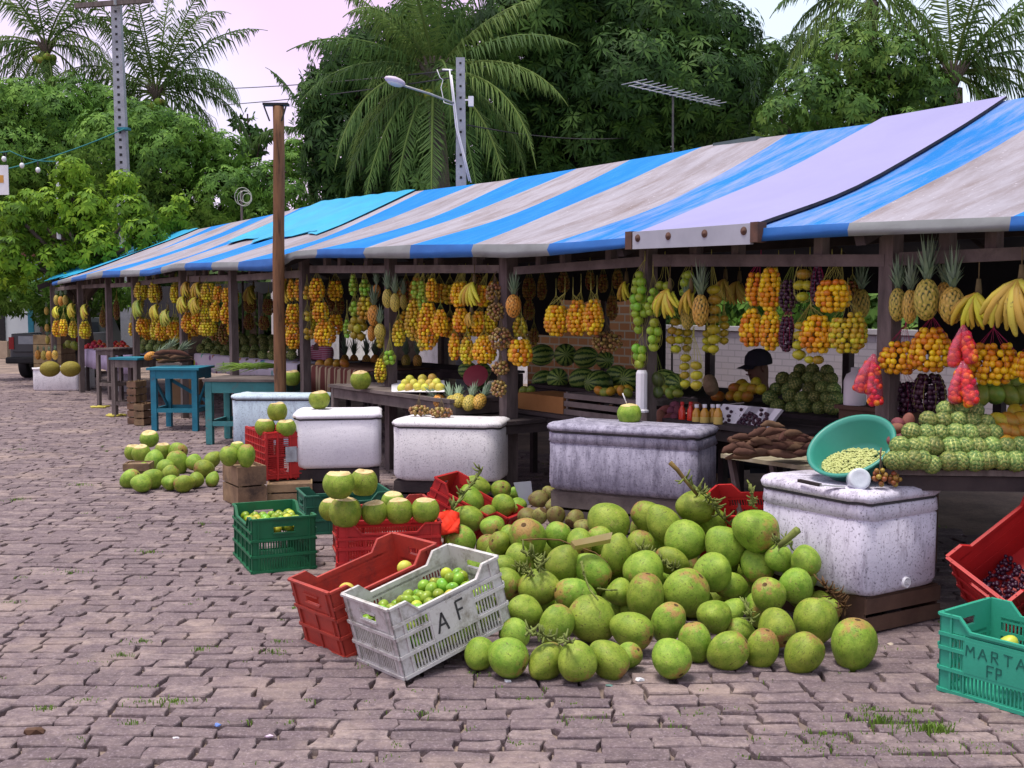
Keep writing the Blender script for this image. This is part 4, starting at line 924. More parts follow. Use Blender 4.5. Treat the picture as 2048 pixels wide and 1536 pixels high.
bag(1259, 1296, 540, 668, 'L', 'upper', v=4.86, knots=[(1290, 518)]); bag(1290, 1325, 577, 633, 'L', 'middle', v=4.86, knots=[(1306, 545)], r=.027); bag(1262, 1295, 682, 738, 'L', 'lower', v=4.86, knots=[(1285, 668)]); bag(1292, 1324, 636, 702, 'L', 'lower', v=4.84); bag(1312, 1347, 553, 580, 'L', 'upper', v=4.92, knots=[(1330, 518)]); bag(1356, 1393, 543, 593, 'L', 'upper', knots=[(1382, 516)])
bag(1334, 1368, 633, 708, 'G', 'middle', r=.036, knots=[(1348, 620)]); bag(1364, 1384, 648, 706, 'G', 'middle', r=.033, v=5.0); bag(1415, 1441, 565, 710, 'G', 'upper', knots=[(1423, 515)]); bag(1440, 1456, 630, 690, 'G', 'middle', r=.03, v=5.0); bag(1406, 1421, 662, 705, 'G', 'middle', r=.03, v=5.0)
bag(1358, 1382, 706, 778, 'G', 'lower', r=.036, knots=[(1386, 672)]); bag(1379, 1407, 705, 782, 'G', 'lower', knots=[(1388, 670)], v=4.9); bag(1300, 1330, 733, 796, 'V', 'lower', v=5.0, r=.045, net='g', knots=[(1312, 700)])
# --- third bay
bag(1090, 1137, 604, 672, 'O', 'middle', knots=[(1112, 590), (1130, 586)]); bag(1134, 1176, 602, 671, 'O', 'middle', knots=[(1146, 588), (1162, 582)]); bag(1168, 1206, 599, 670, 'O', 'middle', knots=[(1182, 580), (1194, 585)]); bag(1017, 1064, 674, 732, 'O', 'lower', r=.02, knots=[(1043, 648)]); bag(1025, 1054, 636, 674, 'M', 'middle', v=5.0)
# --- fourth bay
bag(901, 937, 563, 613, 'O', 'upper', knots=[(918, 540), (931, 539)]); bag(953, 978, 568, 612, 'O', 'upper', knots=[(976, 540)]); bag(906, 938, 616, 664, 'O', 'middle'); bag(943, 972, 622, 664, 'O', 'middle', knots=[(960, 612)]); bag(966, 994, 620, 664, 'Y', 'middle', v=5.0)
bag(897, 921, 668, 720, 'O', 'lower'); bag(920, 948, 673, 728, 'Y', 'lower', knots=[(934, 660)]); bag(946, 992, 672, 727, 'O', 'lower', knots=[(968, 660)])
bag(821, 844, 558, 598, 'L', 'upper', knots=[(838, 538)], r=.024); bag(835, 853, 557, 630, 'L', 'upper', knots=[(848, 538)], r=.02); bag(852, 875, 555, 602, 'O', 'upper', knots=[(869, 538)]); bag(784, 811, 640, 692, 'Y', 'lower', r=.02); bag(810, 847, 600, 682, 'M', 'middle', r=.02); bag(836, 877, 602, 700, 'O', 'middle', r=.019); bag(866, 896, 620, 672, 'O', 'middle', net='g'); bag(834, 858, 660, 702, 'M', 'lower', r=.021, v=4.9)
bag(765, 793, 700, 730, 'L', 'lower', r=.026, v=4.88, knots=[(780, 672)]); bag(749, 773, 718, 766, 'Y', 'lower', r=.017, v=4.86, knots=[(768, 700)]); bag(752, 774, 674, 696, 'M', 'middle', r=.026)
# --- fifth bay and on to the far end
bag(697, 716, 548, 592, 'L', 'upper', r=.025, knots=[(706, 536)]); bag(717, 743, 560, 592, 'L', 'upper', r=.023, knots=[(728, 536)]); bag(697, 720, 601, 634, 'L', 'middle', r=.03); bag(714, 748, 590, 640, 'M', 'middle', r=.026); bag(686, 702, 638, 676, 'L', 'lower', r=.022); bag(696, 736, 628, 680, 'G', 'lower', r=.046)
bag(618, 650, 556, 602, 'O', 'upper', r=.02); bag(606, 622, 572, 600, 'M', 'upper', r=.03); bag(625, 658, 602, 644, 'O', 'middle', r=.02); bag(605, 624, 620, 642, 'M', 'middle', r=.03); bag(628, 672, 643, 692, 'O', 'lower', r=.021); bag(608, 630, 650, 680, 'M', 'lower', r=.034); bag(655, 690, 582, 632, 'D', 'upper', v=5.5); bag(650, 668, 575, 606, 'D', 'upper', v=5.4)
bag(574, 592, 558, 602, 'O', 'upper', r=.02); bag(588, 605, 558, 602, 'O', 'upper', r=.02); bag(572, 601, 603, 645, 'O', 'middle', r=.02); bag(571, 604, 648, 698, 'O', 'lower', r=.02)
bag(402, 434, 562, 605, 'Y', 'upper', r=.021); bag(426, 446, 568, 606, 'O', 'upper', r=.021); bag(443, 464, 572, 610, 'O', 'upper', r=.021); bag(400, 424, 606, 644, 'Y', 'middle', r=.021); bag(419, 442, 604, 644, 'O', 'middle', r=.021); bag(440, 464, 608, 648, 'O', 'middle', r=.021); bag(398, 434, 640, 672, 'Y', 'lower', r=.021); bag(383, 404, 618, 660, 'O', 'middle', r=.021); bag(366, 386, 620, 666, 'O', 'middle', r=.021)
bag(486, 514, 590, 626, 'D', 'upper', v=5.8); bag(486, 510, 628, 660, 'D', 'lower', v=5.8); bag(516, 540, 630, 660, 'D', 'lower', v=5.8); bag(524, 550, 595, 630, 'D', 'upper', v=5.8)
bag(268, 298, 563, 600, 'Y', 'upper', r=.022); bag(296, 320, 564, 606, 'Y', 'upper', r=.022); bag(340, 360, 570, 606, 'Y', 'upper', r=.022); bag(272, 300, 634, 670, 'O', 'lower', r=.024); bag(300, 318, 640, 680, 'Y', 'lower', r=.022); bag(310, 336, 640, 682, 'O', 'lower', r=.022); bag(333, 362, 640, 676, 'O', 'lower', r=.022); bag(362, 392, 628, 664, 'O', 'lower', r=.022); bag(390, 432, 632, 670, 'O', 'lower', r=.022, v=5.1); bag(400, 416, 566, 600, 'Y', 'upper', r=.022, v=5.1)
bag(104, 124, 640, 674, 'O', 'lower', r=.026); bag(118, 136, 636, 672, 'O', 'lower', r=.026); bag(137, 156, 642, 676, 'Y', 'lower', r=.026); bag(158, 182, 642, 678, 'Y', 'lower', r=.026); bag(198, 214, 620, 655, 'D', 'middle', v=5.6); bag(226, 240, 600, 640, 'D', 'middle', v=5.6); bag(256, 268, 645, 672, 'O', 'lower', r=.024)
# dim bags deep inside
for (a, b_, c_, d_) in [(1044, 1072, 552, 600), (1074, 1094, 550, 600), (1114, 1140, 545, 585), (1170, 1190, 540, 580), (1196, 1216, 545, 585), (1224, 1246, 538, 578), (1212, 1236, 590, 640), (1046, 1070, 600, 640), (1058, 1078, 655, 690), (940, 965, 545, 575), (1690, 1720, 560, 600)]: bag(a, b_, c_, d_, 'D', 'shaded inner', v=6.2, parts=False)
rx = random.Random(21)
for x in list(range(276, 470, 19)) + list(range(575, 690, 24)) + list(range(790, 1000, 22)):          # a second rank of bags just behind the first
    for row_, yc in (('rear upper', 582), ('rear lower', 645)):
        if rx.random() < .8: w_ = 24 if x < 500 else 30; y_ = yc + rx.uniform(-8, 14) + (8 if x < 480 else 0); bag(x - w_ / 2, x + w_ / 2, y_ - 20, y_ + 24, rx.choice('OOYOD'), row_, v=5.18, r=.021, parts=False)
rows = {}
for B in BAGS:
    bay = sum(1 for q in BAYB if B['x'] > q); rows.setdefault((bay, B['row'], B['k']), []).append(B)
NB = len(BAYB)
BAYN = lambda bay: 'nearest bay' if NB - bay <= 0 else ORD[NB - bay] + ' bay from right'
for (bay, row, k), L_ in rows.items():
    L_.sort(key=lambda q: q['x'])
    for i, B in enumerate(L_):
        pos = f', {ORD[i]} from left' if len(L_) > 1 else ''
        make_bag(B, f'net bag of {FNAME[k]} fruit, {row} row, {BAYN(bay)}{pos}', 'net bags of fruit hanging from the stall beam')
# bunches of small brown fruit
M['twig'] = mat('dry_twig', (.20, .15, .10), (.10, .075, .05), 20, .9)
def longan(x0, x1, y0, y1, v, label, Y=None, r=.0135, upt=.05, kind='B'):
    Pc = D((x0 + x1) / 2, (y0 + y1) / 2, Y) if Y else R((x0 + x1) / 2, (y0 + y1) / 2, v); s = mpp(Pc); a, h = (x1 - x0) * s / 2, (y1 - y0) * s / 2; top = Pc + V3((0, 0, h + upt))
    o = thing('fruit_bunch', label, 'fruit bunch', Pc - V3((0, 0, h)), 0, 'bunches of small brown fruit'); tw = MB(); n = int(min(70, 1.9 * a * h * 4 / (r * r * 4))); pts = []
    for _ in range(n * 12):
        if len(pts) >= n: break
        d = V3((rnd.gauss(0, 1), rnd.gauss(0, 1), rnd.gauss(0, 1))).normalized() * rnd.uniform(.6, 1) ** .5; p = V3((d.x * (a - r), d.y * a * .6, d.z * (h - r)))
        if all((p - q).length > r * 1.7 for q in pts): pts.append(p)
    for p in pts:
        link('fruit', FME[kind], o, p + V3((0, 0, h)), rq(), r * rnd.uniform(.85, 1.12))
        if rnd.random() < .4: tw.tube([top, Pc + p * .5 + V3((0, 0, h * .4)), Pc + p], .0016, 3, 0, False, False)
    tw.tube([top + V3((rnd.uniform(-.02, .02), 0, .03)), top, Pc], [.004, .004, .002], 5); tw.build('twigs', [M['twig']], o)
for q in [(969, 1010, 563, 609, 4.88, 'brown fruit bunch tied at the top of the second front post', None), (972, 1013, 602, 645, 4.86, 'brown fruit bunch second from the top on the second post'), (976, 1028, 650, 704, 4.84, 'large brown fruit bunch halfway down the second post'), (980, 1021, 718, 754, 4.84, 'brown fruit bunch low on the second front post'), (977, 1018, 757, 797, 4.82, 'lowest brown fruit bunch above the pineapple table'), (1180, 1248, 660, 708, 5.1, 'wide brown fruit bunch hanging below the orange bags'), (1040, 1064, 655, 700, 5.3, 'dim brown fruit bunch to the right of the second post')]:
    longan(*q[:6])
longan(814, 862, 808, 834, 0, 'left of two brown fruit bunches on the speckled cooler', Y=8.50); longan(856, 910, 812, 838, 0, 'right of two brown fruit bunches on the speckled cooler', Y=8.44)
longan(1742, 1778, 930, 976, 0, 'orange brown fruit bunch beside the tilted bowl, left cluster', Y=5.10, r=.0125, kind='D'); longan(1772, 1806, 940, 976, 0, 'orange brown fruit bunch beside the tilted bowl, right cluster', Y=5.12, r=.0125, kind='D')
# ------------------------------------------------------------------ tables and counters
def table(corner, ang, w, d, z, m, label, leg=.05, thick=.028, apron=.07, planks=5, low=None, mtop=None, brace=False, over=.02, legm=None, name='table', box=False):
    """near-left corner on the ground, ang = direction of the front edge"""
    ca, sa = math.cos(ang), math.sin(ang); c = V3((corner[0], corner[1], 0)); r = V3((ca, sa, 0)); bk = V3((-sa, ca, 0)); o = thing(name, label, 'table', c); P = lambda x, y, zz: c + r * x + bk * y + V3((0, 0, zz))
    def bx(b, x0, x1, y0, y1, z0, z1): b.hexa([P(x0, y0, z0), P(x1, y0, z0), P(x1, y1, z0), P(x0, y1, z0), P(x0, y0, z1), P(x1, y0, z1), P(x1, y1, z1), P(x0, y1, z1)])
    b = MB()
    for k in range(planks):
        y0, y1 = -over + (d + 2 * over) * k / planks, -over + (d + 2 * over) * (k + 1) / planks; e0, e1_ = rnd.uniform(-.012, .012), rnd.uniform(-.012, .012); zz = rnd.uniform(-.002, .002)
        bx(b, -over + e0, w + over + e1_, y0 + .002, y1 - .002, z - thick + zz, z + zz)
    b.build('tabletop', [mtop or m], o); zt = z - thick - .004
    for x in (0, w - leg):
        for y in (0, d - leg):
            b = MB(); bx(b, x, x + leg, y, y + leg, 0, zt); b.build('leg', [legm or m], o)
    b = MB(); bx(b, leg + .001, w - leg - .001, .004, .022, zt - apron, zt - .002); bx(b, leg + .001, w - leg - .001, d - .022, d - .004, zt - apron, zt - .002)
    for x in (.004, w - .022): bx(b, x, x + .018, leg + .001, d - leg - .001, zt - apron, zt - .002)
    b.build('apron', [legm or m], o)
    if low:
        b = MB(); bx(b, leg + .001, w - leg - .001, .006, .03, low, low + .05); bx(b, leg + .001, w - leg - .001, d - .03, d - .006, low, low + .05)
        for x in (.006, w - .03): bx(b, x, x + .024, leg + .001, d - leg - .001, low, low + .05)
        b.build('lower_rail', [legm or m], o)
    if brace:
        b = MB(); b.bar(P(.02, leg, zt - .1), P(.02, d - leg, low + .06), .02, .035); b.bar(P(w - .02, d - leg, zt - .1), P(w - .02, leg, low + .06), .02, .035); b.bar(P(leg, d - .02, zt - .15), P(w - leg, d - .02, low + .1), .02, .04); b.build('diagonal_brace', [legm or m], o)
    return o, P
def rtable(xa, xb, y, v0, v1, m, label, **k):
    """row-aligned table between two picture columns; its front top edge passes through picture row y at its middle"""
    ua, ub = ux(xa, v0), ux(xb, v0); z = R((xa + xb) / 2, y, v0).z; p = RC(ua, v0); o, P = table((p.x, p.y), ROWROT, ua - ub, v1 - v0, z, m, label, **k); return z
pa = G(1778, 937, .742); table((pa.x, pa.y), math.radians(-5), 1.6, .85, .742, M['wood_dark'], 'dark plank table carrying the custard apple pyramid', leg=.07, mtop=M['wood']); zA = .742
zB = rtable(1335, 1600, 853, 5.02, 5.7, M['wood_dark'], 'dark table with juice bottles and foam trays')
zC = rtable(1440, 1690, 825, 5.82, 6.5, M['wood_dark'], 'dark rear table heaped with yellow mangoes and dark custard apples')
zD = rtable(1010, 1420, 842, 5.15, 5.8, M['wood_dark'], 'dark table with the watermelon crate and cardboard box')
zE = rtable(1060, 1420, 785, 5.86, 6.9, M['wood_dark'], 'rear table covered with watermelons')
zF = rtable(810, 1000, 829, 4.72, 5.4, M['wood_dark'], 'dark table of pineapples behind the speckled cooler')
zG = rtable(660, 900, 784, 4.62, 5.25, M['wood_h'], 'grey plank table with passion fruit and one cut coconut', apron=.09)
zH = rtable(620, 745, 737, 5.35, 6.1, M['wood_dark'], 'table under the striped brown cloth')
zI = rtable(380, 602, 717, 5.7, 6.6, M['wood_dark'], 'rear counter of green custard apples with a printed cloth')
zJ = rtable(168, 268, 704, 5.1, 5.9, M['wood_dark'], 'tomato counter with a lilac cloth at the far bays')
zK = rtable(690, 960, 733, 7.0, 7.6, M['wood_dark'], 'far inner shelf with upright pineapples')
pj = G(412, 889); table((pj.x, pj.y), math.radians(-6), .9, .62, .71, M['teal'], 'pale teal table with a grey plank top beside the bluish cooler', low=.2, mtop=M['wood_h'], planks=4, leg=.07, apron=.12)
pk = G(303, 862); zL = .757; table((pk.x, pk.y), math.radians(-3), .56, .55, zL, M['turq'], 'bright turquoise wooden table with cassava roots on top', low=.22, brace=True, leg=.065, apron=.1, planks=1, over=.03)
pn = G(224, 834); table((pn.x, pn.y), math.radians(-20), .42, .4, .80, M['turq'], 'small turquoise topped stand by the far posts', low=.16, leg=.06, apron=.1, legm=M['wood'])
pn2 = G(194, 812); table((pn2.x, pn2.y), math.radians(-25), .34, .5, .86, M['wood'], 'narrow grey wooden stand near the far tomato counter', low=.3)
b = MB(); pb = G(232, 800); b.box(pb + V3((.1, .25, .42)), (.55, .02, .62), -.5); setp(b.build('leaning_board', [mat('peeling_lilac_board', (.30, .27, .33), (.20, .18, .20), 3, .8, dirt=(.1, .13, .12))], None, org=pb), 'peeling lilac board leaning beside the turquoise topped stand', 'board')
wbox(G(255, 849), math.radians(-8), .12, .3, .55, 'tall pale slatted crate standing beside the turquoise table', M['wood_pale'], 6, .02)
wbox(G(268, 852) + V3((.0, .0, 0)), math.radians(-8), .13, .3, .28, 'short pale slatted crate behind the turquoise table leg', M['wood_pale'], 3, .02)
b = MB(); pc = G(330, 830) + V3((.15, .5, .26)); b.box(pc, (.42, .32, .38), .1); setp(b.build('cardboard_box', [mat('plain_cardboard', (.24, .15, .085), (.19, .12, .065), 5, .9)], None, org=pc), 'cardboard box on the ground under the turquoise table', 'box')
# trestle with cassava
ua, ub = ux(1453, 4.55), ux(1640, 4.55); zS = R(1545, 921, 4.55).z; p = RC(ua, 4.55)
o = thing('trestle_stand', 'low pale board on splayed legs carrying cassava roots', 'stand', p)
b = MB(); b.rowbox(ub, ua, 4.52, 4.98, zS - .022, zS); b.build('board', [mat('pale_mouldy_board', (.36, .32, .24), (.22, .19, .12), 12, .9)], o)
for u in (ua - .12, ub + .12):
    for v in (4.58, 4.9):
        b = MB(); b.bar(RC(u + (.10 if u < (ua + ub) / 2 else -.10) * -1, v, zS - .024), RC(u + (.08 if u < (ua + ub) / 2 else -.08), v, 0), .03); b.build('leg', [M['wood']], o)
# plank box behind the near post and things on it
ua, ub = ux(1672, 5.3), ux(1800, 5.3); zt = R(1735, 815, 5.3).z
o = thing('plank_box', 'reddish plank box behind the near post with a white jug on it', 'box', RC(ua, 5.3))
b = MB(); b.rowbox(ub, ua, 5.3, 5.75, zt - .022, zt); b.build('lid_board', [M['board_red']], o); b = MB(); b.rowbox(ub + .02, ua - .02, 5.32, 5.73, 0, zt - .024); b.build('box_body', [M['board_red']], o)
# ------------------------------------------------------------------ bumpy fruit
def fib(n):
    g = PI * (3 - 5 ** .5); return np.array([[math.cos(g * i) * math.sqrt(max(0, 1 - (1 - (2 * i + 1) / n) ** 2)), math.sin(g * i) * math.sqrt(max(0, 1 - (1 - (2 * i + 1) / n) ** 2)), 1 - (2 * i + 1) / n] for i in range(n)])
def bumpy(name, mats, n, amp, scale, sub=4, seed=0):
    vs, fs = ico(sub); r = np.random.RandomState(seed); pts = fib(n) + r.normal(0, .015, (n, 3)); pts /= np.linalg.norm(pts, axis=1)[:, None]
    Vv = np.array([list(v) for v in vs]); d = np.sort(np.arccos(np.clip(Vv @ pts.T, -1, 1)), axis=1); w = d[:, 1] - d[:, 0]; rad = math.sqrt(4 * PI / n) * .5
    e = np.clip(w / rad, 0, 1); h = np.sqrt(e) * amp; out = Vv * (1 + h - amp * .5)[:, None] * np.array(scale)
    b = MB(); b.add([V3(p) for p in out], fs, 0, True); b.pat = list(e.astype(float)); return b.mesh(name, mats)
t = NT('custard_apple_skin'); v = offs(t, 9); a_ = t.attr(); c = t.mix(t.ramp(a_, [(.10, 0.), (.52, 1.)]), (.50, .50, .16), t.mix(t.ramp(t.noise(v, 1.6, 3), [(.35, 0.), (.65, 1.)]), (.065, .125, .035), (.19, .26, .06)))
c = t.mix(t.ramp(t.noise(v, 3, 6, .7), [(.62, 0.), (.72, .6)]), c, (.16, .11, .05)); M['pinha'] = t.done(t.hsv(c, t.math('MULTIPLY_ADD', t.orand(), .04, .48), 1, t.math('MULTIPLY_ADD', t.orand(), .5, .72)), .6, .3)
PIN = [bumpy('custard_apple', [M['pinha']], n, .22, (1, 1, s), 4, i) for i, (n, s) in enumerate([(74, .95), (64, 1.05), (86, .98)])]
def pile(me, name, label, cat, group, rows, Y=None, v=None, jit=.0, spin=True, sc=(1, 1, 1)):
    """rows: list of (depth or row plane, y, r, [x...])"""
    for dd, y, r, xs in rows:
        for x in xs:
            yy = y + rnd.uniform(-2, 2)
            if isinstance(x, tuple): x, yy = x
            p = D(x, yy, dd) if Y else R(x, yy, dd); s = r * mpp(p) * rnd.uniform(.93, 1.08); m_ = rnd.choice(me) if isinstance(me, list) else me
            put(name, m_, label, cat, p, rq() if spin is True else spin(), tuple(s * q for q in sc), group)
f = lambda x, y: (1440 + x / 3.368, 760 + y / 3.368)
pile(PIN, 'custard_apple', 'knobbly green custard apple in the pyramid at the right', 'custard apple', 'custard apples in the right pyramid', [(5.12, 921, 19, [1786, 1803, 1827, 1844, (1864, 929), 1898, 1920, 1949, 1974, 2002, 2031, 2058, 2085]), (5.17, 894, 19, [1800, 1829, 1846, (1866, 893), 1902, 1931, 1957, 1983, 2013, 2042]), (5.23, 868, 18.5, [(1823, 864), 1852, (1880, 867), 1912, 1939, 1963, 1987]),
     (5.29, 842, 18, [1857, 1885, 1917, 1943, (1972, 846)]), (5.36, 821, 18, [1891, (1920, 817), 1947]), (5.30, 880, 17, [1836, 1868, 1896, 1926, 1952]), (5.38, 850, 17, [1872, 1902, 1930])], Y=True)
pile(PIN, 'custard_apple', 'dark shaded custard apple on the rear table', 'custard apple', 'custard apples on the rear table', [(5.95, 815, 14, [1556, 1584, 1610, 1638, 1664]), (6.0, 796, 14, [1540, (1580, 792), 1605, 1630, 1655, 1672]), (6.1, 778, 14, [1552, 1578, (1590, 770), 1620, 1646, 1668]), (6.2, 758, 14, [1566, 1592, 1618, 1640, 1662]), (6.3, 742, 13, [1600, 1625, 1654])])
pile(PIN, 'custard_apple', 'small green custard apple on the far rear counter', 'custard apple', 'custard apples on the far rear counter', [(5.8, 710, 9.5, list(range(412, 600, 19))), (6.0, 697, 9.5, list(range(403, 600, 18))), (6.2, 685, 9, list(range(414, 590, 19))), (6.4, 676, 9, list(range(424, 560, 20)))])
pile(PIN, 'custard_apple', 'green custard apple behind the pineapples on the turquoise table', 'custard apple', 'custard apples behind the turquoise table', [(5.3, 697, 8.5, [284, 300, 316, 332, 348]), (5.5, 687, 8.5, [290, 306, 323, 340])])
# ------------------------------------------------------------------ smooth loose fruit
def oval(name, c1, c2, el, rough=.4, spots=None, rv=.3, point=.0, n=14, k=10):
    m = fruitmat(name + '_skin', c1, c2, rough, rv, spots); return lumpy(name, [m], n, k, lambda th, ph: (math.sin(th) * math.cos(ph), math.sin(th) * math.sin(ph) * .92, math.cos(th) * el - point * max(0, -math.cos(th)) ** 3))
LIME = oval('lime', (.12, .26, .014), (.30, .42, .03), 1.08, .35, None, .4, .12); YL = oval('yellow_lime', (.50, .46, .03), (.46, .50, .04), 1.05)
MANGO = oval('mango', (.42, .34, .03), (.50, .25, .02), 1.22, .45, (.12, .09, .03)); GM = oval('green_mango', (.15, .25, .03), (.28, .30, .04), 1.2, .45, (.12, .09, .03)); PASS = oval('passion_fruit', (.58, .44, .06), (.46, .42, .07), 1.05, .5)
TOM = oval('tomato', (.52, .055, .015), (.50, .12, .02), .88, .3); YAM = oval('sweet_potato', (.20, .05, .055), (.14, .035, .04), 1.5, .8, (.08, .03, .03)); ORANGE = oval('orange', (.60, .26, .015), (.55, .33, .03), 1.0)
n_l = 0
for x, y, yl in [(764, 1222, 0), (781, 1211, 0), (800, 1218, 0), (817, 1206, 0), (833, 1212, 1), (815, 1192, 0), (838, 1183, 0), (850, 1190, 0), (862, 1175, 0), (876, 1187, 0), (868, 1162, 0), (893, 1149, 1), (884, 1168, 0), (905, 1176, 0), (916, 1160, 0), (925, 1150, 0), (902, 1162, 0), (788, 1226, 1), (838, 1225, 0), (776, 1240, 0), (858, 1204, 0), (880, 1200, 0), (846, 1168, 0), (930, 1166, 0), (914, 1145, 0), (803, 1200, 0), (827, 1198, 0), (748, 1225, 0), (765, 1206, 0), (900, 1190, 1)]:
    # rest at a level inside the crate: intersect the sight line with a plane a little under the rim
    pl = PW(0, 0, .225); nn = (PW(0, 0, 1) - PW(0, 0, 0)); r_ = ray(x, y); p = CAM + r_ * ((pl - CAM).dot(nn) / r_.dot(nn)); q = p - WO; e2h = (PW(0, 1, 0) - PW(0, 0, 0)); e1h = (PW(1, 0, 0) - PW(0, 0, 0))
    a1, a2 = min(.525, max(.035, q.dot(e1h))), min(.325, max(.035, q.dot(e2h))); p = PW(a1, a2, .222 + rnd.uniform(-.02, .015)); put('lime', YL if yl else LIME, 'yellow ripe lime in the white crate marked A F' if yl else 'green lime in the white crate marked A F', 'lime', p, rq(), .0265 * rnd.uniform(.9, 1.12), 'limes in the white crate')
for i in range(9):
    for j in range(6):
        for k_ in range(3):
            p = PW(.05 + i * .056 + rnd.uniform(-.01, .01), .04 + j * .054 + rnd.uniform(-.008, .008), .05 + .062 * k_); put('lime', LIME, 'green lime seen through the slats of the white crate', 'lime', p, rq(), .0265, 'limes deep in the white crate')
for i in range(10):
    for j in range(6):
        p = PG(.05 + i * .05 + rnd.uniform(-.01, .01), .05 + j * .05 + rnd.uniform(-.01, .01), .235 + rnd.uniform(-.012, .016)); yl = rnd.random() < .25; put('lime', YL if yl else LIME, 'yellow lime filling the green crate' if yl else 'green lime filling the green crate', 'lime', p, rq(), .0265 * rnd.uniform(.9, 1.1), 'limes in the green crate')
for x, z_, l in [(.06, .10, 'low end'), (.16, .10, 'middle'), (.47, .12, 'high end')]: put('passion_fruit', PASS, f'pale yellow passion fruit at the {l} of the tilted red crate', 'passion fruit', PR(x, .16, .22 if l != 'high end' else .2), rq(), .036)
put('passion_fruit', PASS, 'yellow fruit in the squeezed red crate behind the coconuts', 'passion fruit', PB(.05, .12, .27), rq(), .035)
for x, y in [(.2, .12), (.3, .2), (.25, .06)]: put('banana', oval('green_yellow_fruit', (.50, .50, .05), (.45, .5, .06), 1.6), 'yellow fruit inside the teal crate marked MARTA', 'fruit', PM(x, y, .19), rq(), .04, 'yellow fruit in the teal crate')
SP = random.Random(3)
b = MB()
for i in range(260): b.ball(PT(.05 + SP.random() * .22, .03 + SP.random() * .30, .02 + SP.random() * .06), .011 * SP.uniform(.8, 1.2), 1)
ob = b.build('dark_berries', [FR['J']], None, org=rc0); setp(ob, 'dark berries lying in the tipped red crate', 'berries', None, 'stuff')
pile(MANGO, 'mango', 'orange yellow mango right of the custard apple pyramid', 'mango', 'mangoes at the right edge', [(5.2, 890, 19, [2010, 2034, 2060]), (5.3, 866, 19, [2003, 2026, 2050, 2076]), (5.4, 842, 19, [1998, 2020, 2042, 2066]), (5.5, 826, 18, [2032, 2056])], Y=True)
pile(GM, 'mango', 'dull green mango deep behind the right pyramid', 'mango', 'dull mangoes deep at the right', [(5.75, 790, 20, [1960, 1990, 2020, 2048]), (5.85, 768, 20, [1975, 2004, 2034])], Y=True)
pile(MANGO, 'mango', 'yellow mango on the rear table near the cap', 'mango', 'mangoes on the rear table', [(5.95, 792, 11.5, [1436, 1462, 1478, 1495]), (6.0, 778, 11.5, [1470, 1490, 1506, 1522]), (6.1, 770, 11.5, [1482, 1512])])
pile(YAM, 'sweet_potato', 'purple sweet potato beside the custard apple pyramid', 'sweet potato', 'sweet potatoes beside the pyramid', [(5.32, 880, 15, [1792, 1806]), (5.36, 862, 15, [1788, 1806, 1820]), (5.42, 846, 15, [1796, 1816])], Y=True)
pile(YAM, 'sweet_potato', 'purple sweet potato on the juice table', 'sweet potato', 'sweet potatoes on the juice table', [(5.1, 836, 11, [1322, 1338, 1352]), (5.2, 824, 11, [1328, 1345, 1358]), (5.25, 812, 10, [1390, 1350])])
pile(PASS, 'passion_fruit', 'pale yellow passion fruit on paper on the grey plank table', 'passion fruit', 'passion fruit on the grey plank table', [(4.7, 776, 9.5, [804, 818, 835, 850, 866, 880]), (4.8, 766, 9.5, [811, 828, 844, 859, 873]), (4.9, 757, 9.5, [820, 845, 865])])
b = MB(); vs = [R(x, y, v_) for v_, y in ((4.64, 785), (5.1, 762)) for x in (783, 820, 855, 889)]; b.add([p + V3((0, 0, .006)) for p in vs], [(0, 1, 5, 4), (1, 2, 6, 5), (2, 3, 7, 6)]); ob = b.build('paper_sheet', [M['white']], None, org=vs[0]); sm = ob.modifiers.new('thick', 'SOLIDIFY'); sm.thickness = .003; setp(ob, 'sheet of paper under the passion fruit', 'paper')
pile(MANGO, 'mango', 'yellow green mango on the striped cloth', 'mango', 'mangoes on the striped cloth', [(5.45, 728, 9, [641, 658, 674, 689])])
pile(MANGO, 'mango', 'yellow mango in front of the watermelons', 'mango', 'mangoes before the watermelons', [(5.3, 783, 9.5, [1198, 1222, 1243]), (5.4, 780, 9.5, [1234, 1255])]); pile(GM, 'mango', 'green mango in front of the watermelons', 'mango', 'green mangoes before the watermelons', [(5.3, 785, 9.5, [1210, 1256, 1340, 1356]), (5.4, 780, 9.5, [1330, 1348, 1048, 1062])])
pile(TOM, 'tomato', 'red tomato on the far counter', 'tomato', 'tomatoes on the far counter', [(5.2, 700, 5.6, list(range(170, 266, 10))), (5.35, 694, 5.6, list(range(174, 262, 10))), (5.5, 689, 5.4, list(range(178, 256, 10))), (5.6, 686, 5.2, [190, 200, 232, 244])])
pile(GM, 'mango', 'green papaya on the farthest counter', 'papaya', 'green papayas at the far end', [(5.3, 690, 8, [126, 138, 150])])
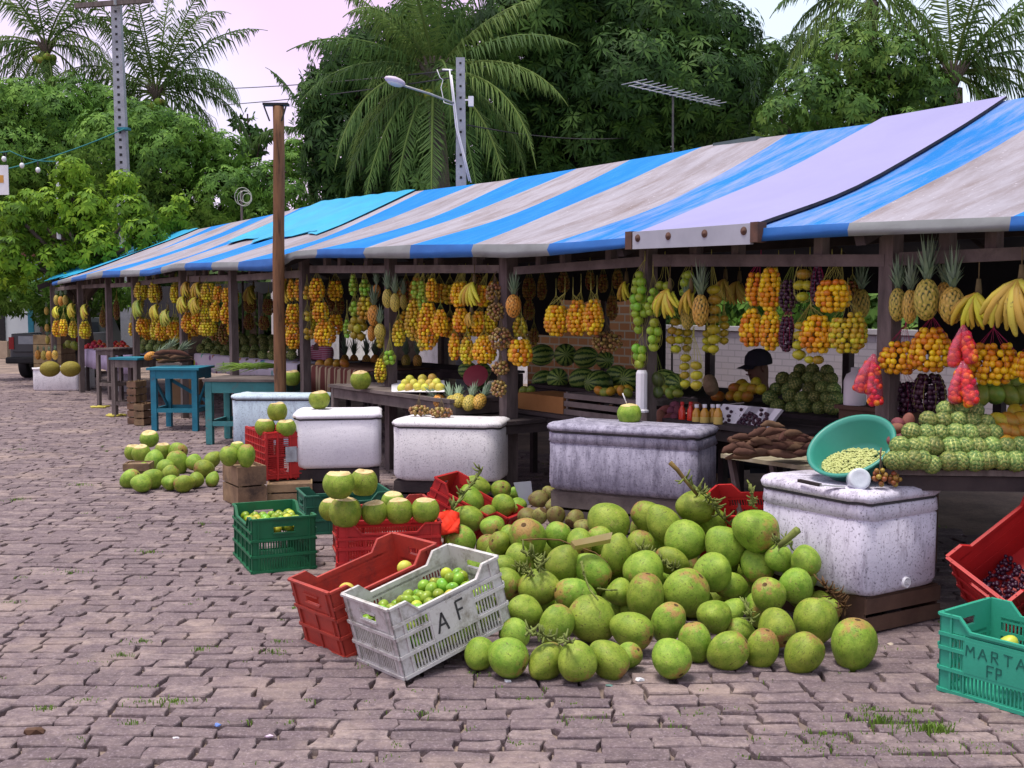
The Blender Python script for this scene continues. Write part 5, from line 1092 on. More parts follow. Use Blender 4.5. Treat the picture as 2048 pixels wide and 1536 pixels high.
# cassava roots
M['cass'] = mat('cassava_bark', (.115, .06, .042), (.055, .03, .022), 6, .9, .1, .6, 22, .3)
def root(a, b_, r, label, grp):
    a, b_ = V3(a), V3(b_); n = 8; side = V3((rnd.gauss(0, 1), rnd.gauss(0, 1), abs(rnd.gauss(0, .5)))) * .025; m = MB(); P_ = [a.lerp(b_, k / n) + side * math.sin(PI * k / n) + V3((0, 0, rnd.uniform(-.004, .004))) for k in range(n + 1)]
    m.tube(P_, [r * (.3, .7, .95, 1.05, 1, .95, .8, .5, .14)[k] * rnd.uniform(.9, 1.1) for k in range(n + 1)], 9); setp(m.build('cassava_root', [M['cass']], None, org=a), label, 'cassava root', grp)
fx = lambda x, y: D(1440 + x / 3.368, 760 + y / 3.368, 5.72)
for i, (x0, y0, x1, y1, r) in enumerate([(190, 380, 310, 330, 26), (285, 310, 450, 320, 22), (280, 385, 470, 350, 28), (110, 410, 260, 420, 24), (90, 490, 240, 490, 27), (120, 440, 260, 500, 26), (230, 420, 380, 450, 26), (380, 440, 590, 480, 32), (400, 410, 600, 375, 30), (330, 490, 540, 525, 30), (470, 400, 640, 420, 24), (240, 520, 330, 500, 20), (430, 370, 560, 360, 22), (560, 470, 660, 440, 22), (180, 460, 330, 430, 24)]):
    dp = V3((0, (i % 4) * .04, 0)); root(fx(x0, y0) + dp, fx(x1, y1) + dp, r / 3.368 * 5.72 / FPX, 'brown cassava root on the low pale board', 'cassava roots on the low board')
for i in range(20):
    x, y = rnd.uniform(1490, 1612), rnd.uniform(872, 912); a_ = rnd.uniform(-.25, .35); h_ = rnd.uniform(.09, .14); c_ = D(x, y, 5.82 + (912 - y) * .003); d_ = V3((math.cos(a_), rnd.uniform(-.5, .5), math.sin(a_) * .5)).normalized() * h_; root(c_ - d_, c_ + d_, rnd.uniform(.020, .029), 'brown cassava root on the low pale board', 'cassava roots on the low board')
for i, (x0, y0, x1, y1) in enumerate([(1260, 850, 1420, 830), (1340, 840, 1560, 870), (1240, 880, 1400, 890), (1380, 890, 1590, 880), (1290, 920, 1460, 915), (1440, 910, 1590, 900), (1300, 870, 1450, 865)]):
    root(D(x0 / 4.096, 500 + y0 / 4.096, 13.6 + .05 * i), D(x1 / 4.096, 500 + y1 / 4.096, 13.65 + .05 * i), .032, 'brown cassava root on the bright turquoise table', 'cassava roots on the turquoise table')
# pineapples
t = NT('pineapple_skin'); v = offs(t, 9); a_ = t.attr(); hue = t.orand(); cc = t.mix(t.ramp(t.math('MULTIPLY_ADD', t.noise(v, 1.2, 3), .5, t.math('MULTIPLY_ADD', hue, .9, -.2)), [(.2, 0.), (.62, 1.)]), (.55, .22, .03), (.40, .33, .06))
c = t.mix(t.ramp(a_, [(.14, 0.), (.5, 1.)]), (.032, .05, .018), cc); c = t.mix(t.ramp(a_, [(.75, 0.), (.95, .75)]), c, (.66, .44, .13)); M['pine'] = t.done(c, .55, .3)
M['pcrown'] = mat('pineapple_leaf', (.13, .22, .12), (.20, .27, .19), 3, .5, .4, rv=.3)
PBODY = [bumpy('pineapple', [M['pine']], n, .14, (.72, .72, 1.12), 4, 20 + n) for n in (92, 110)]
def crown_mesh(seed, L=1.0, n=30, spread=.5):
    r = random.Random(seed); b = MB()
    for i in range(n):
        f_ = i / n; a = i * 2.4; tilt = spread * (1 - f_) * r.uniform(.8, 1.3) + .08; ln = L * (.55 + .6 * f_) * r.uniform(.8, 1.1); w = .085 * (1.1 - .4 * f_); d = V3((math.cos(a), math.sin(a), 0)); sd = V3((-math.sin(a), math.cos(a), 0)); vs = []
        for k, (q, ww) in enumerate(((0, 1), (.35, .95), (.7, .6), (1, .05))):
            c_ = d * (ln * q * math.sin(tilt + .5 * q * tilt) + .04) + V3((0, 0, ln * q * math.cos(tilt + .5 * q * tilt))); vs += [c_ - sd * w * ww, c_ + d * w * ww * .35 * -1, c_ + sd * w * ww]
        b.add(vs, [(3 * k + j, 3 * k + j + 1, 3 * k + j + 4, 3 * k + j + 3) for k in range(3) for j in range(2)], 0, True)
    return b.mesh('crown', [M['pcrown']])
PCR = [crown_mesh(i) for i in range(3)]
def pineapple(x, y, w, h, v, label, Y=None, axis=(0, 0, 1), cl=None, group=None, crown=True):
    p = D(x, y, Y) if Y else R(x, y, v); s = mpp(p); ry = h * s / 2 / 1.15; rx = w * s / 2 / .75
    o = link('pineapple', rnd.choice(PBODY), None, p, aim(axis, rnd.uniform(0, 6)), (rx, rx, ry)); setp(o, label, 'pineapple', group)
    if crown:
        k = (cl or .95 * h) * s * 1.18; link('crown', rnd.choice(PCR), o, (0, 0, 1.05), (0, 0, rnd.uniform(0, 6)), (k / rx * .62, k / rx * .62, k / ry * .95))
    return o
for q in [(1795, 609, 33, 66, 4.9, 'slim orange pineapple hanging beside the near post'), (1820, 613, 30, 68, 4.86, 'slim green and orange pineapple, second from the near post'), (1853, 599, 48, 82, 4.82, 'largest green pineapple in the hanging row at the right'), (1888, 597, 34, 66, 5.0, 'pineapple half hidden behind the last orange one'), (1904, 611, 48, 74, 4.84, 'orange pineapple at the banana end of the hanging row'),
          (1401, 621, 33, 64, 4.82, 'orange pineapple hanging between limes and olive fruit'), (1375, 632, 28, 54, 4.92, 'small pineapple behind the orange one in the lime bay'), (1027, 612, 31, 46, 4.78, 'dark pineapple tied to the second front post'),
          (775, 597, 21, 38, 4.82, 'upper left pineapple on the third front post'), (790, 605, 20, 37, 4.84, 'upper right pineapple on the third front post'), (748, 631, 26, 42, 4.88, 'middle pineapple left of the third front post'), (760, 664, 23, 34, 4.84, 'lower pineapple left of the third front post'), (743, 667, 16, 32, 4.95, 'partly hidden low pineapple left of the third post'), (753, 583, 17, 28, 5.0, 'dim small pineapple high in the lime row'), (807, 604, 14, 30, 5.0, 'thin pineapple right of the third front post'),
          (1722, 608, 34, 60, 5.5, 'dark pineapple in the shade left of the near post')]: pineapple(*q)
for k, (x, y, Y, ax) in enumerate([(905, 806, 8.9, (-.2, .9, .5)), (916, 801, 8.85, (.0, .9, .35)), (938, 806, 8.8, (.2, .8, .55)), (959, 803, 8.8, (.35, .8, .5)), (880, 804, 9.0, (-.4, .8, .4))]): pineapple(x, y, 27, 40, 0, f'pineapple lying on the dark table behind the speckled cooler, {ORD[k]} of the row', Y=Y, axis=ax, cl=42)
for k, x in enumerate([690, 708, 733, 750, 768, 812, 835]): pineapple(x, 722, 18, 26, 7.1, 'upright pineapple on the far inner shelf', cl=34, group='pineapples on the inner shelf')
for k, (x, y) in enumerate([(76, 710), (88, 711), (98, 711), (110, 710)]): pineapple(x, y, 12, 19, 4.75, f'orange pineapple on the far wooden box, {ORD[k]} from left', cl=10)
for k, (x, y) in enumerate([(113, 600), (122, 602), (131, 600)]): pineapple(x, y, 11, 20, 4.85, f'{ORD[k]} of three orange pineapples hanging at the far end', cl=12)
for k, (x, y) in enumerate([(93, 622), (94, 656), (95, 680)]): pineapple(x, y, 9, 16, 4.9, f'{("top", "middle", "lowest")[k]} pineapple tied to the farthest post', cl=10)
for k, (x, y, ax) in enumerate([(300, 712, (.8, .3, .4)), (322, 711, (.6, .3, .7)), (345, 710, (.8, .2, .6))]): pineapple(x, y, 16, 24, 0, f'pineapple with long leaves behind the turquoise table roots, {ORD[k]} from left', Y=14.1, axis=ax, cl=34)
# bananas
M['ban'] = fruitmat('banana_skin', (.58, .44, .03), (.50, .44, .05), .5, .3, (.10, .06, .02)); M['bstem'] = mat('banana_stem', (.16, .12, .05), (.08, .06, .03), 12, .9)
M['banO'] = fruitmat('spotted_banana_skin', (.52, .38, .05), (.45, .34, .06), .5, .3, (.07, .045, .02)); M['banG'] = fruitmat('green_banana_skin', (.30, .38, .05), (.46, .44, .06), .5, .3)
def finger(m):
    b = MB(); P_ = [V3((.0, 0, 0)), V3((.10, 0, -.04)), V3((.26, 0, -.22)), V3((.34, 0, -.48)), V3((.33, 0, -.74)), V3((.25, 0, -.95)), V3((.23, 0, -1.0))]; b.tube(P_, [.035, .05, .082, .092, .085, .05, .025], 6); return b.mesh('finger', [m])
FING = {'ban': finger(M['ban']), 'banO': finger(M['banO']), 'banG': finger(M['banG'])}
def bananas(x0, x1, y0, y1, v, label, n=9, k='ban', fan=1.9, face=0, rows=2):
    p = R((x0 + x1) / 2, y0, v); s = mpp(p); W_, H_ = (x1 - x0) * s, (y1 - y0) * s; o = thing('banana_bunch', label, 'bananas', p, ROWROT, 'banana bunches hanging in the stall')
    b = MB(); b.tube([V3((0, 0, .06)), V3((0, 0, 0)), V3((0, 0, -.03))], [.010, .016, .012], 6); b.tube([V3((0, 0, .14)), V3((0, 0, .05))], .003, 4); b.build('stem', [M['bstem']], o, False)
    for j in range(n):
        for r_ in range(rows):
            th = -(j - (n - 1) / 2) * min(1.75, fan * .6) / n + rnd.uniform(-.07, .07) + r_ * .1; sc_ = H_ * rnd.uniform(.9, 1.08) * (1 if r_ == 0 else .86)
            rot = Quaternion((0, 1, 0), th) @ Quaternion((0, 0, 1), -PI / 2 + th * -.5 + rnd.uniform(-.25, .25)); link('finger', FING[k], o, (0, -.006 + .03 * r_, -.01 - .015 * r_), rot, (sc_ * .85, sc_ * .95, sc_))
for q in [(1914, 2000, 583, 656, 4.85, 'yellow banana bunch with brown flecks, left of the two at the right', 8, 'ban', 3.2), (1996, 2090, 556, 660, 4.78, 'large spotted banana bunch at the right edge', 10, 'banO', 3.2), (1312, 1368, 576, 632, 4.82, 'yellow banana hand fanned between the limes', 8, 'ban', 2.8), (1368, 1398, 576, 626, 4.86, 'small banana pair beside the orange pineapple', 3, 'ban', 1.5), (922, 976, 563, 614, 4.86, 'ripe yellow bananas among the orange bags in the fourth bay', 6, 'ban', 2.5), (931, 955, 622, 652, 4.84, 'small banana hand below the ripe bananas in the fourth bay', 4, 'ban', 2),
          (102, 130, 612, 638, 4.9, 'banana bunch nearest the far end', 7, 'ban', 3), (135, 160, 606, 636, 4.86, 'banana bunch at the far end, second from the end', 8, 'ban', 3), (158, 190, 608, 638, 4.86, 'banana bunch beside the second last post', 8, 'ban', 3), (262, 300, 600, 636, 4.86, 'green tipped banana bunch in the turquoise table bay', 8, 'banG', 3), (296, 334, 608, 640, 4.84, 'banana bunch hanging centrally over the cassava table', 8, 'ban', 3), (322, 350, 618, 652, 4.82, 'low banana bunch over the cassava table', 7, 'banG', 3),
          (352, 388, 592, 626, 4.84, 'banana bunch high beside the cassava table post', 8, 'ban', 3), (380, 410, 594, 628, 4.84, 'banana bunch right of the cassava table post', 8, 'ban', 3), (365, 388, 562, 596, 4.9, 'upper banana bunch in the yellow bay', 5, 'ban', 3), (385, 414, 564, 600, 4.9, 'upper right banana bunch in the yellow bay', 5, 'ban', 3), (566, 584, 562, 606, 5.0, 'banana bunch just behind the tall wooden pole', 5, 'ban', 2.5), (490, 524, 570, 610, 5.8, 'dark banana bunch deep behind the far post', 6, 'banO', 3),
          (1440, 1462, 556, 600, 5.4, 'dull banana bunch behind the olive fruit column', 5, 'banO', 2.5), (1458, 1500, 560, 606, 5.6, 'dim banana bunch left of the orange bags', 7, 'banO', 3), (1244, 1262, 560, 600, 5.2, 'banana bunch half hidden left of the lime strings', 4, 'ban', 2)]: bananas(*q)
# watermelons
t = NT('watermelon_skin'); v = offs(t, 5); g_ = t.t.nodes.new('ShaderNodeTexGradient'); g_.gradient_type = 'RADIAL'; t.put(g_.inputs[0], t.co()); nz_ = t.math('MULTIPLY_ADD', t.noise(t.mapping(v, (1, 1, 2)), 4, 5, .7), .10, t.math('MULTIPLY', g_.outputs['Fac'], 1.0))
st = t.math('SINE', t.math('MULTIPLY', nz_, 2 * PI * 11)); c = t.mix(t.ramp(t.math('MULTIPLY_ADD', st, .5, .5), [(.30, 0.), (.55, 1.)]), (.03, .10, .022), (.28, .42, .09)); M['melon'] = t.done(t.hsv(c, .5, 1, t.math('MULTIPLY_ADD', t.orand(), .4, .8)), .4, .4)
MEL = lumpy('watermelon', [M['melon']], 24, 16, lambda th, ph: (math.sin(th) * math.cos(ph), math.sin(th) * math.sin(ph), math.cos(th) * 1.18))
for k, (x, y, r, v_, ax) in enumerate([(1164, 758, 23, 6.0, (.9, -.3, .2)), (1197, 767, 27, 5.95, (-.7, -.6, .1)), (1234, 752, 22, 6.2, (.5, -.8, .1)), (1262, 760, 23, 6.05, (-.6, -.7, .1)), (1330, 760, 22, 6.1, (.8, -.4, 0)), (1350, 766, 20, 6.0, (.3, -.9, 0)), (1115, 758, 22, 6.0, (.1, -1, .1)), (1087, 760, 20, 6.15, (.8, .2, .1)), (1083, 710, 22, 6.7, (.9, .2, .1)), (1131, 710, 23, 6.7, (0, -1, .1)), (1172, 715, 22, 6.75, (.8, -.4, .1)), (1210, 720, 18, 6.7, (.2, -.9, 0)), (935, 740, 17, 5.9, (.8, -.4, .1)), (965, 742, 17, 5.9, (-.5, -.8, .1))]):
    p = R(x, y, v_); put('watermelon', MEL, f'striped watermelon, {ORD[k]} of the stacked melons counted from the centre crate' if False else 'striped green watermelon ' + ['at the left of the front row', 'largest in the front row', 'behind the largest one', 'beside the white canister', 'right of the white canister', 'far right near the pumpkin', 'end-on beside the cardboard box', 'dark one above the cardboard box', 'upper left on the second layer', 'end-on in the upper layer', 'upper layer in deep shade', 'upper layer right end', 'left one behind the pineapples', 'right one behind the pineapples'][k], 'watermelon', p, aim(ax), r * mpp(p))
b = MB(); Mx = Matrix.Translation(R(951, 752, 5.3)) @ aim((-.2, -.75, .5)).to_matrix().to_4x4(); b.lathe([(0, .003), (.10, .003), (.112, 0)], 24, Mx, 0); b.lathe([(.112, 0), (.11, -.05), (.08, -.09), (0, -.11)], 24, Mx, 1); setp(b.build('halved_watermelon', [mat('melon_flesh', (.30, .045, .07), (.24, .03, .05), 9, .5), M['melon']], None, org=R(951, 752, 5.3)), 'halved watermelon showing red flesh behind the pineapples', 'watermelon')
t = NT('pumpkin_skin'); M['pump'] = t.done(t.ramp(t.noise(t.co(), 3, 5), [(.3, (.26, .18, .11)), (.7, (.17, .12, .07))]), .7, .2)
PMK = lumpy('pumpkin', [M['pump']], 40, 14, lambda th, ph: ((1 + .08 * abs(math.cos(5 * ph))) * math.sin(th) * math.cos(ph), (1 + .08 * abs(math.cos(5 * ph))) * math.sin(th) * math.sin(ph), .78 * math.cos(th) * (1 - .2 * abs(math.cos(th)) ** 8)))
p = R(1421, 770, 5.5); put('pumpkin', PMK, 'tan ribbed pumpkin behind the low olive fruit bags', 'pumpkin', p, aim((.9, -.3, .3)), 21 * mpp(p))
JF = bumpy('jackfruit', [mat('jackfruit_skin', (.26, .21, .03), (.17, .14, .02), 5, .7)], 700, .05, (1, 1, 1.25), 5, 5)
for x, l in ((100, 'left'), (141, 'right')): p = R(x, 738, 4.4); put('jackfruit', JF, f'{l} jackfruit on the open foam box at the far end', 'jackfruit', p, aim((1, .2, .05)), 15.5 * mpp(p))
p_ = R(68, 748, 4.8); wbox((p_.x, p_.y, 0), math.radians(-4), .55, .6, .93, 'tall pale wooden box under the far pineapples', M['wood_pale'], 5)
# ------------------------------------------------------------------ bowl, jar, knife, bottles, trays, jug, canister, boxes
fr, cw, cdp, ctop = COOL['near']; M['bowl'] = mat('green_bowl_plastic', (.035, .24, .19), (.028, .20, .155), 5, .4, .45)
BP = D(1708, 905, 5.36); bax = V3((-.46, -.42, .78)).normalized(); Mx = Matrix.Translation(BP - bax * .10) @ aim(bax).to_matrix().to_4x4()
o = thing('bowl', 'large green plastic bowl tilted on the worn cooler, full of shelled beans', 'bowl', BP - bax * .10)
b = MB(); b.lathe([(.0, .0), (.125, .0), (.150, .03), (.192, .135), (.200, .142), (.212, .142), (.216, .150), (.210, .156), (.198, .155), (.185, .135), (.143, .035), (.12, .010), (0, .010)], 40, Mx); b.build('shell', [M['bowl']], o)
b = MB(); r9 = random.Random(4); M['bean'] = mat('shelled_bean', (.52, .54, .22), (.40, .44, .16), 25, .6); up = Mx.to_3x3().inverted() @ V3((0, 0, 1))
dn = V3((-up.x, -up.y, 0)).normalized()
for _ in range(1500):
    a, q = r9.uniform(0, 2 * PI), math.sqrt(r9.random()) * .182; x, y = q * math.cos(a), q * math.sin(a); s_ = x * dn.x + y * dn.y; z = .045 + .40 * s_ + .022 * (1 - (q / .18) ** 2); wall = .143 + (max(z, .035) - .035) * .42
    if z < .014 or z > .15 or q > wall - .004: continue
    b.ball(Mx @ V3((x, y, z + r9.uniform(-.004, .006))), (.0095, .006, .0055), 1, 0, Matrix.Rotation(r9.uniform(0, 6), 3, 'Z') @ Matrix.Rotation(r9.uniform(-.5, .5), 3, 'X'))
ob = b.build('shelled_beans', [M['bean']], None, org=BP); setp(ob, 'heap of pale green shelled beans in the tilted bowl', 'beans', None, 'stuff')
b = MB(); jp = D(1719, 958, 5.10); Mx = Matrix.Translation(jp) @ aim((-.1, -.93, .25)).to_matrix().to_4x4(); b.lathe([(0, .012), (.030, .012), (.040, .016), (.048, .012), (.051, .0), (.051, -.05), (.045, -.06), (0, -.06)], 28, Mx)
setp(b.build('glass_jar', [mat('cloudy_glass', (.62, .66, .72), (.40, .44, .50), 9, .15, .6, .3, 20)], None, org=jp), 'cloudy round jar lying on its side on the worn cooler', 'jar')
ka, kb, kc = G(1598, 961, ctop + .010), G(1640, 970, ctop + .010), G(1690, 974, ctop + .008)
o = thing('kitchen_knife', 'knife with a dark handle lying on the worn cooler lid', 'knife', ka)
b = MB(); b.bar(ka, kb, .02, .014); b.build('handle', [M['wood_dark']], o); b = MB(); b.bar(kb, kc, .022, .003); b.build('blade', [M['steel']], o)
def bottle(x, y0, y1, v, w, liquid, cap, label):
    p = R(x, y1, v); s = mpp(p); h = (y1 - y0) * s; r = w * s / 2; o = thing('bottle', label, 'bottle', p, 0, 'bottles on the juice table'); b = MB(); T = Matrix.Translation(p)
    b.lathe([(0, 0), (r * .95, 0), (r, .01), (r, h * .62), (r * .85, h * .72), (r * .42, h * .84), (r * .42, h * .88)], 18, T); b.build('bottle_body', [liquid], o); b = MB(); b.lathe([(r * .46, h * .865), (r * .5, h * .88), (r * .5, h), (0, h)], 14, T); b.build('cap', [cap], o)
    if 'amber' in label: b = MB(); b.lathe([(r * 1.02, h * .22), (r * 1.03, h * .25), (r * 1.03, h * .48), (r * 1.02, h * .5)], 18, T); b.build('paper_band', [mat('yellow_label', (.55, .42, .12), (.45, .33, .08), 12, .7)], o)
am = mat('amber_juice', (.50, .26, .02), (.40, .18, .015), 6, .15, .5); rd = mat('red_sauce', (.60, .035, .01), (.5, .02, .01), 6, .15, .5); redcap = mat('red_cap', (.45, .02, .02), (.4, .02, .02), 9, .5)
for x, k in ((1364, 'left'), (1381, 'right')): bottle(x, 803, 857, 5.06, 15, rd, redcap, f'{k} red sauce bottle on the juice table')
for x, k in ((1393, 'first'), (1409, 'second'), (1425, 'third'), (1436, 'fourth')): bottle(x, 808, 859, 5.04 if k != 'third' else 5.1, 18, am, M['white'], f'{k} amber juice bottle from left on the juice table')
for k, (x0, lb) in enumerate(((1412, 'front'), (1458, 'second'), (1478, 'third'), (1500, 'fourth'), (1520, 'last'))):
    v_ = 5.12 + .03 * k; a, b1 = R(x0, 852, v_), R(x0 + (46 if k == 0 else 22), 853, v_); X = (b1 - a); X = V3((X.x, X.y, 0)).normalized(); w = .22 if k == 0 else .18; lean = (NV * .09 + V3((0, 0, .16))) ; m = MB(); hh = V3((0, 0, .0))
    if k: a = R(1412, 852, 5.12) + X * (.055 * k + .07) + NV * .02
    q = [a, a + X * w, a + X * w + lean * .9 + X * .07, a + lean * .9 + X * .07]; n_ = NV * .018 - V3((0, 0, .010)); m.hexa([q[0], q[1], q[1] + n_, q[0] + n_, q[3], q[2], q[2] + n_, q[3] + n_])
    o = setp(m.build('foam_tray', [M['white']], None, org=a), f'white foam tray of dark fruit leaning on the juice table, {lb} of five', 'tray', 'leaning foam trays'); fb = MB(); off = -n_.normalized() * .012
    for _ in range(16): s1, s2 = rnd.uniform(.12, .88), rnd.uniform(.12, .88); fb.ball(q[0].lerp(q[1], s1).lerp(q[3].lerp(q[2], s1), s2) + off * .6, .012, 1)
    fb.build('dark_fruit', [FR['J']], o)
p = R(1709, 812, 5.38); s = mpp(p); o = thing('jug', 'white plastic jug behind the left bag of red peppers', 'jug', p); b = MB(); T = Matrix.Translation(p) @ Matrix.Rotation(ROWROT, 4, 'Z'); b.lathe([(0, 0), (.058, 0), (.064, .01), (.064, .15), (.05, .185), (.025, .2), (.025, .225), (0, .225)], 24, T); b.build('jug_body', [M['white']], o); b = MB(); b.tube([T @ V3((.06, 0, .13)), T @ V3((.095, 0, .15)), T @ V3((.09, 0, .19)), T @ V3((.04, 0, .195))], .009, 6); b.build('handle', [M['white']], o)
p = R(1283, 824, 4.84); s = mpp(p); b = MB(); T = Matrix.Translation(p); h = 84 * s; b.lathe([(0, -.0), (15 * s, 0), (15 * s, .012), (11.5 * s, .02), (11.5 * s, h * .93), (9 * s, h), (0, h)], 10, T, 0, False); setp(b.build('canister', [M['white']], None, org=p), 'tall white plastic canister beside the front post and coconut', 'canister')
ca_, cb_ = ux(1036, 5.2), ux(1127, 5.2); zb0, zb1 = R(1080, 828, 5.2).z, R(1080, 790, 5.2).z; b = MB(); b.rowbox(cb_, ca_, 5.2, 5.55, zb0, zb1); b.rowbox(cb_ + .01, ca_ - .01, 5.21, 5.54, zb1 - .04, zb1 + .001); setp(b.build('cardboard_box', [mat('orange_cardboard', (.33, .16, .06), (.26, .12, .045), 5, .9, .1, .2, 10)], None, org=RC(ca_, 5.2, zb0)), 'orange brown cardboard box on the dark table left of the watermelons', 'box')
ca_, cb_ = ux(1128, 5.18), ux(1292, 5.18); zq = R(1180, 838, 5.18).z; p = RC(ca_, 5.18, zq); wbox(p, ROWROT, ca_ - cb_, .5, R(1180, 788, 5.18).z - zq, 'grey slatted crate holding mangoes before the watermelons', M['wood_h'], 3, .022)
# red bags of peppers: thin pink plastic with two lobes
t = NT('pink_plastic_film'); tr = t.t.nodes.new('ShaderNodeBsdfTransparent'); tr.inputs[0].default_value = (1, .62, .68, 1); ms = t.t.nodes.new('ShaderNodeMixShader'); t.put(ms.inputs[0], t.ramp(t.noise(t.co(), 9, 5), [(.4, .10), (.75, .5)])); t.done((.75, .20, .30), .18, .6); t.bump(t.noise(t.co(), 14, 4), .5, .02)
t.t.links.new(tr.outputs[0], ms.inputs[1]); t.t.links.new(t.b.outputs[0], ms.inputs[2]); t.t.links.new(ms.outputs[0], [n for n in t.t.nodes if n.type == 'OUTPUT_MATERIAL'][0].inputs[0]); M['film'] = t.m
PEP = fmesh('T')
def pepper_bag(kx, ky, lobes, v, label):
    k = R(kx, ky, v); o = thing('plastic_bag', label, 'plastic bag', k, 0, 'red plastic bags of peppers'); fm = MB(); sp = []
    for (x0, y0, x1, y1, w) in lobes:
        a, c_ = R(x0, y0, v), R(x1, y1, v); s = mpp(c_); r = w * s / 2; pts = [a.lerp(c_, q) for q in (0, .15, .4, .65, .85, .97, 1.0)]; fm.tube(pts, [.006, r * .45, r * .85, r * 1.05, r * 1.0, r * .7, r * .3], 12, 0, True, True, .75)
        for _ in range(46):
            q = rnd.uniform(.22, .95); an = rnd.uniform(0, 6.28); rr = max(0, r * (.45 + .6 * min(1, q / .6)) - .019) * rnd.uniform(.7, 1); d = (c_ - a).normalized(); px = d.cross(NV).normalized(); sp.append(a.lerp(c_, q) + px * rr * math.cos(an) + NV * rr * .7 * math.sin(an))
    for p in sp[:100]: link('pepper', PEP, o, p - k, rq(), .0165 * rnd.uniform(.85, 1.15))
    fm.build('film', [M['film']], o)
pepper_bag(1747, 700, [(1747, 708, 1720, 785, 42), (1749, 708, 1750, 812, 38)], 4.8, 'red plastic bag of peppers hanging before the white jug'); pepper_bag(1926, 645, [(1926, 650, 1905, 735, 36), (1928, 650, 1944, 728, 36)], 4.78, 'upper red plastic bag of peppers right of the orange bags'); pepper_bag(1925, 716, [(1925, 722, 1908, 808, 38), (1928, 722, 1946, 812, 40)], 4.76, 'lower red plastic bag of peppers right of the purple bags')
# cloths
def cloth(xa, xb, v0, v1, z, zlow, m, label):
    ua, ub = ux(xa, v0), ux(xb, v0); b = MB(); n = 26; vs = []
    for k in range(n + 1):
        u = ua + (ub - ua) * k / n; w = .012 * math.sin(k * 1.7) + .008 * math.sin(k * 3.1)
        vs += [RC(u, v1, z), RC(u, v0 - .03, z), RC(u, v0 - .045 + w, z - .02), RC(u, v0 - .05 + w * 1.6, (z + zlow) / 2), RC(u, v0 - .05 + w * 2, zlow + .01 * math.sin(k * .8))]
    b.add(vs, [(5 * k + j, 5 * k + j + 1, 5 * k + 6 + j, 5 * k + 5 + j) for k in range(n) for j in range(4)], 0, True); o = b.build('table_cloth', [m], None, org=RC(ua, v0, z)); s_ = o.modifiers.new('thick', 'SOLIDIFY'); s_.thickness = .004; setp(o, label, 'cloth')
def stripes(name, a, b_, axis, f_, extra=None):
    t = NT(name); v = t.mapping(t.co(), (1, 1, 1), rot=(0, 0, -ROWROT)); s_ = t.t.nodes.new('ShaderNodeSeparateXYZ'); t.put(s_.inputs[0], v); w = t.math('SINE', t.math('MULTIPLY', s_.outputs[axis], f_)); return t.done(t.mix(t.ramp(w, [(.45, 0.), (.55, 1.)]), a, b_), .9, .1)
cloth(618, 742, 5.35, 6.1, zH + .006, zH - .30, stripes('brown_striped_cloth', (.17, .06, .05), (.42, .34, .22), 0, 55), 'brown and cream striped cloth draped over the mango table')
t = NT('printed_cloth'); vo = t.t.nodes.new('ShaderNodeTexVoronoi'); t.put(vo.inputs['Vector'], t.co()); vo.inputs['Scale'].default_value = 7; c = t.mix(t.ramp(vo.outputs['Distance'], [(.25, 1.), (.35, 0.)]), (.60, .58, .66), t.mix(.6, vo.outputs['Color'], (.10, .12, .05)))
cloth(392, 600, 5.7, 6.5, zI + .006, zI - .24, t.done(c, .9, .1), 'white cloth printed with flowers and fruit on the rear counter'); cloth(170, 268, 5.1, 5.9, zJ + .006, zJ - .3, mat('lilac_cloth', (.42, .36, .50), (.30, .26, .36), 8, .9), 'lilac patterned cloth on the far tomato counter')
# spring onions / greens on the teal table
b = MB(); g0 = D(500, 738, 12.6)
for _ in range(60): a = g0 + V3((rnd.uniform(-.1, .35), rnd.uniform(-.05, .1), rnd.uniform(0, .05))); b.tube([a, a + V3((-.15, -.02, .02)), a + V3((-.32, -.05, rnd.uniform(-.06, .03)))], [.005, .006, .002], 4)
setp(b.build('greens_bundle', [mat('leafy_green', (.20, .32, .04), (.12, .22, .03), 9, .6)], None, org=g0), 'bundle of thin green stalks lying on the teal table', 'greens')
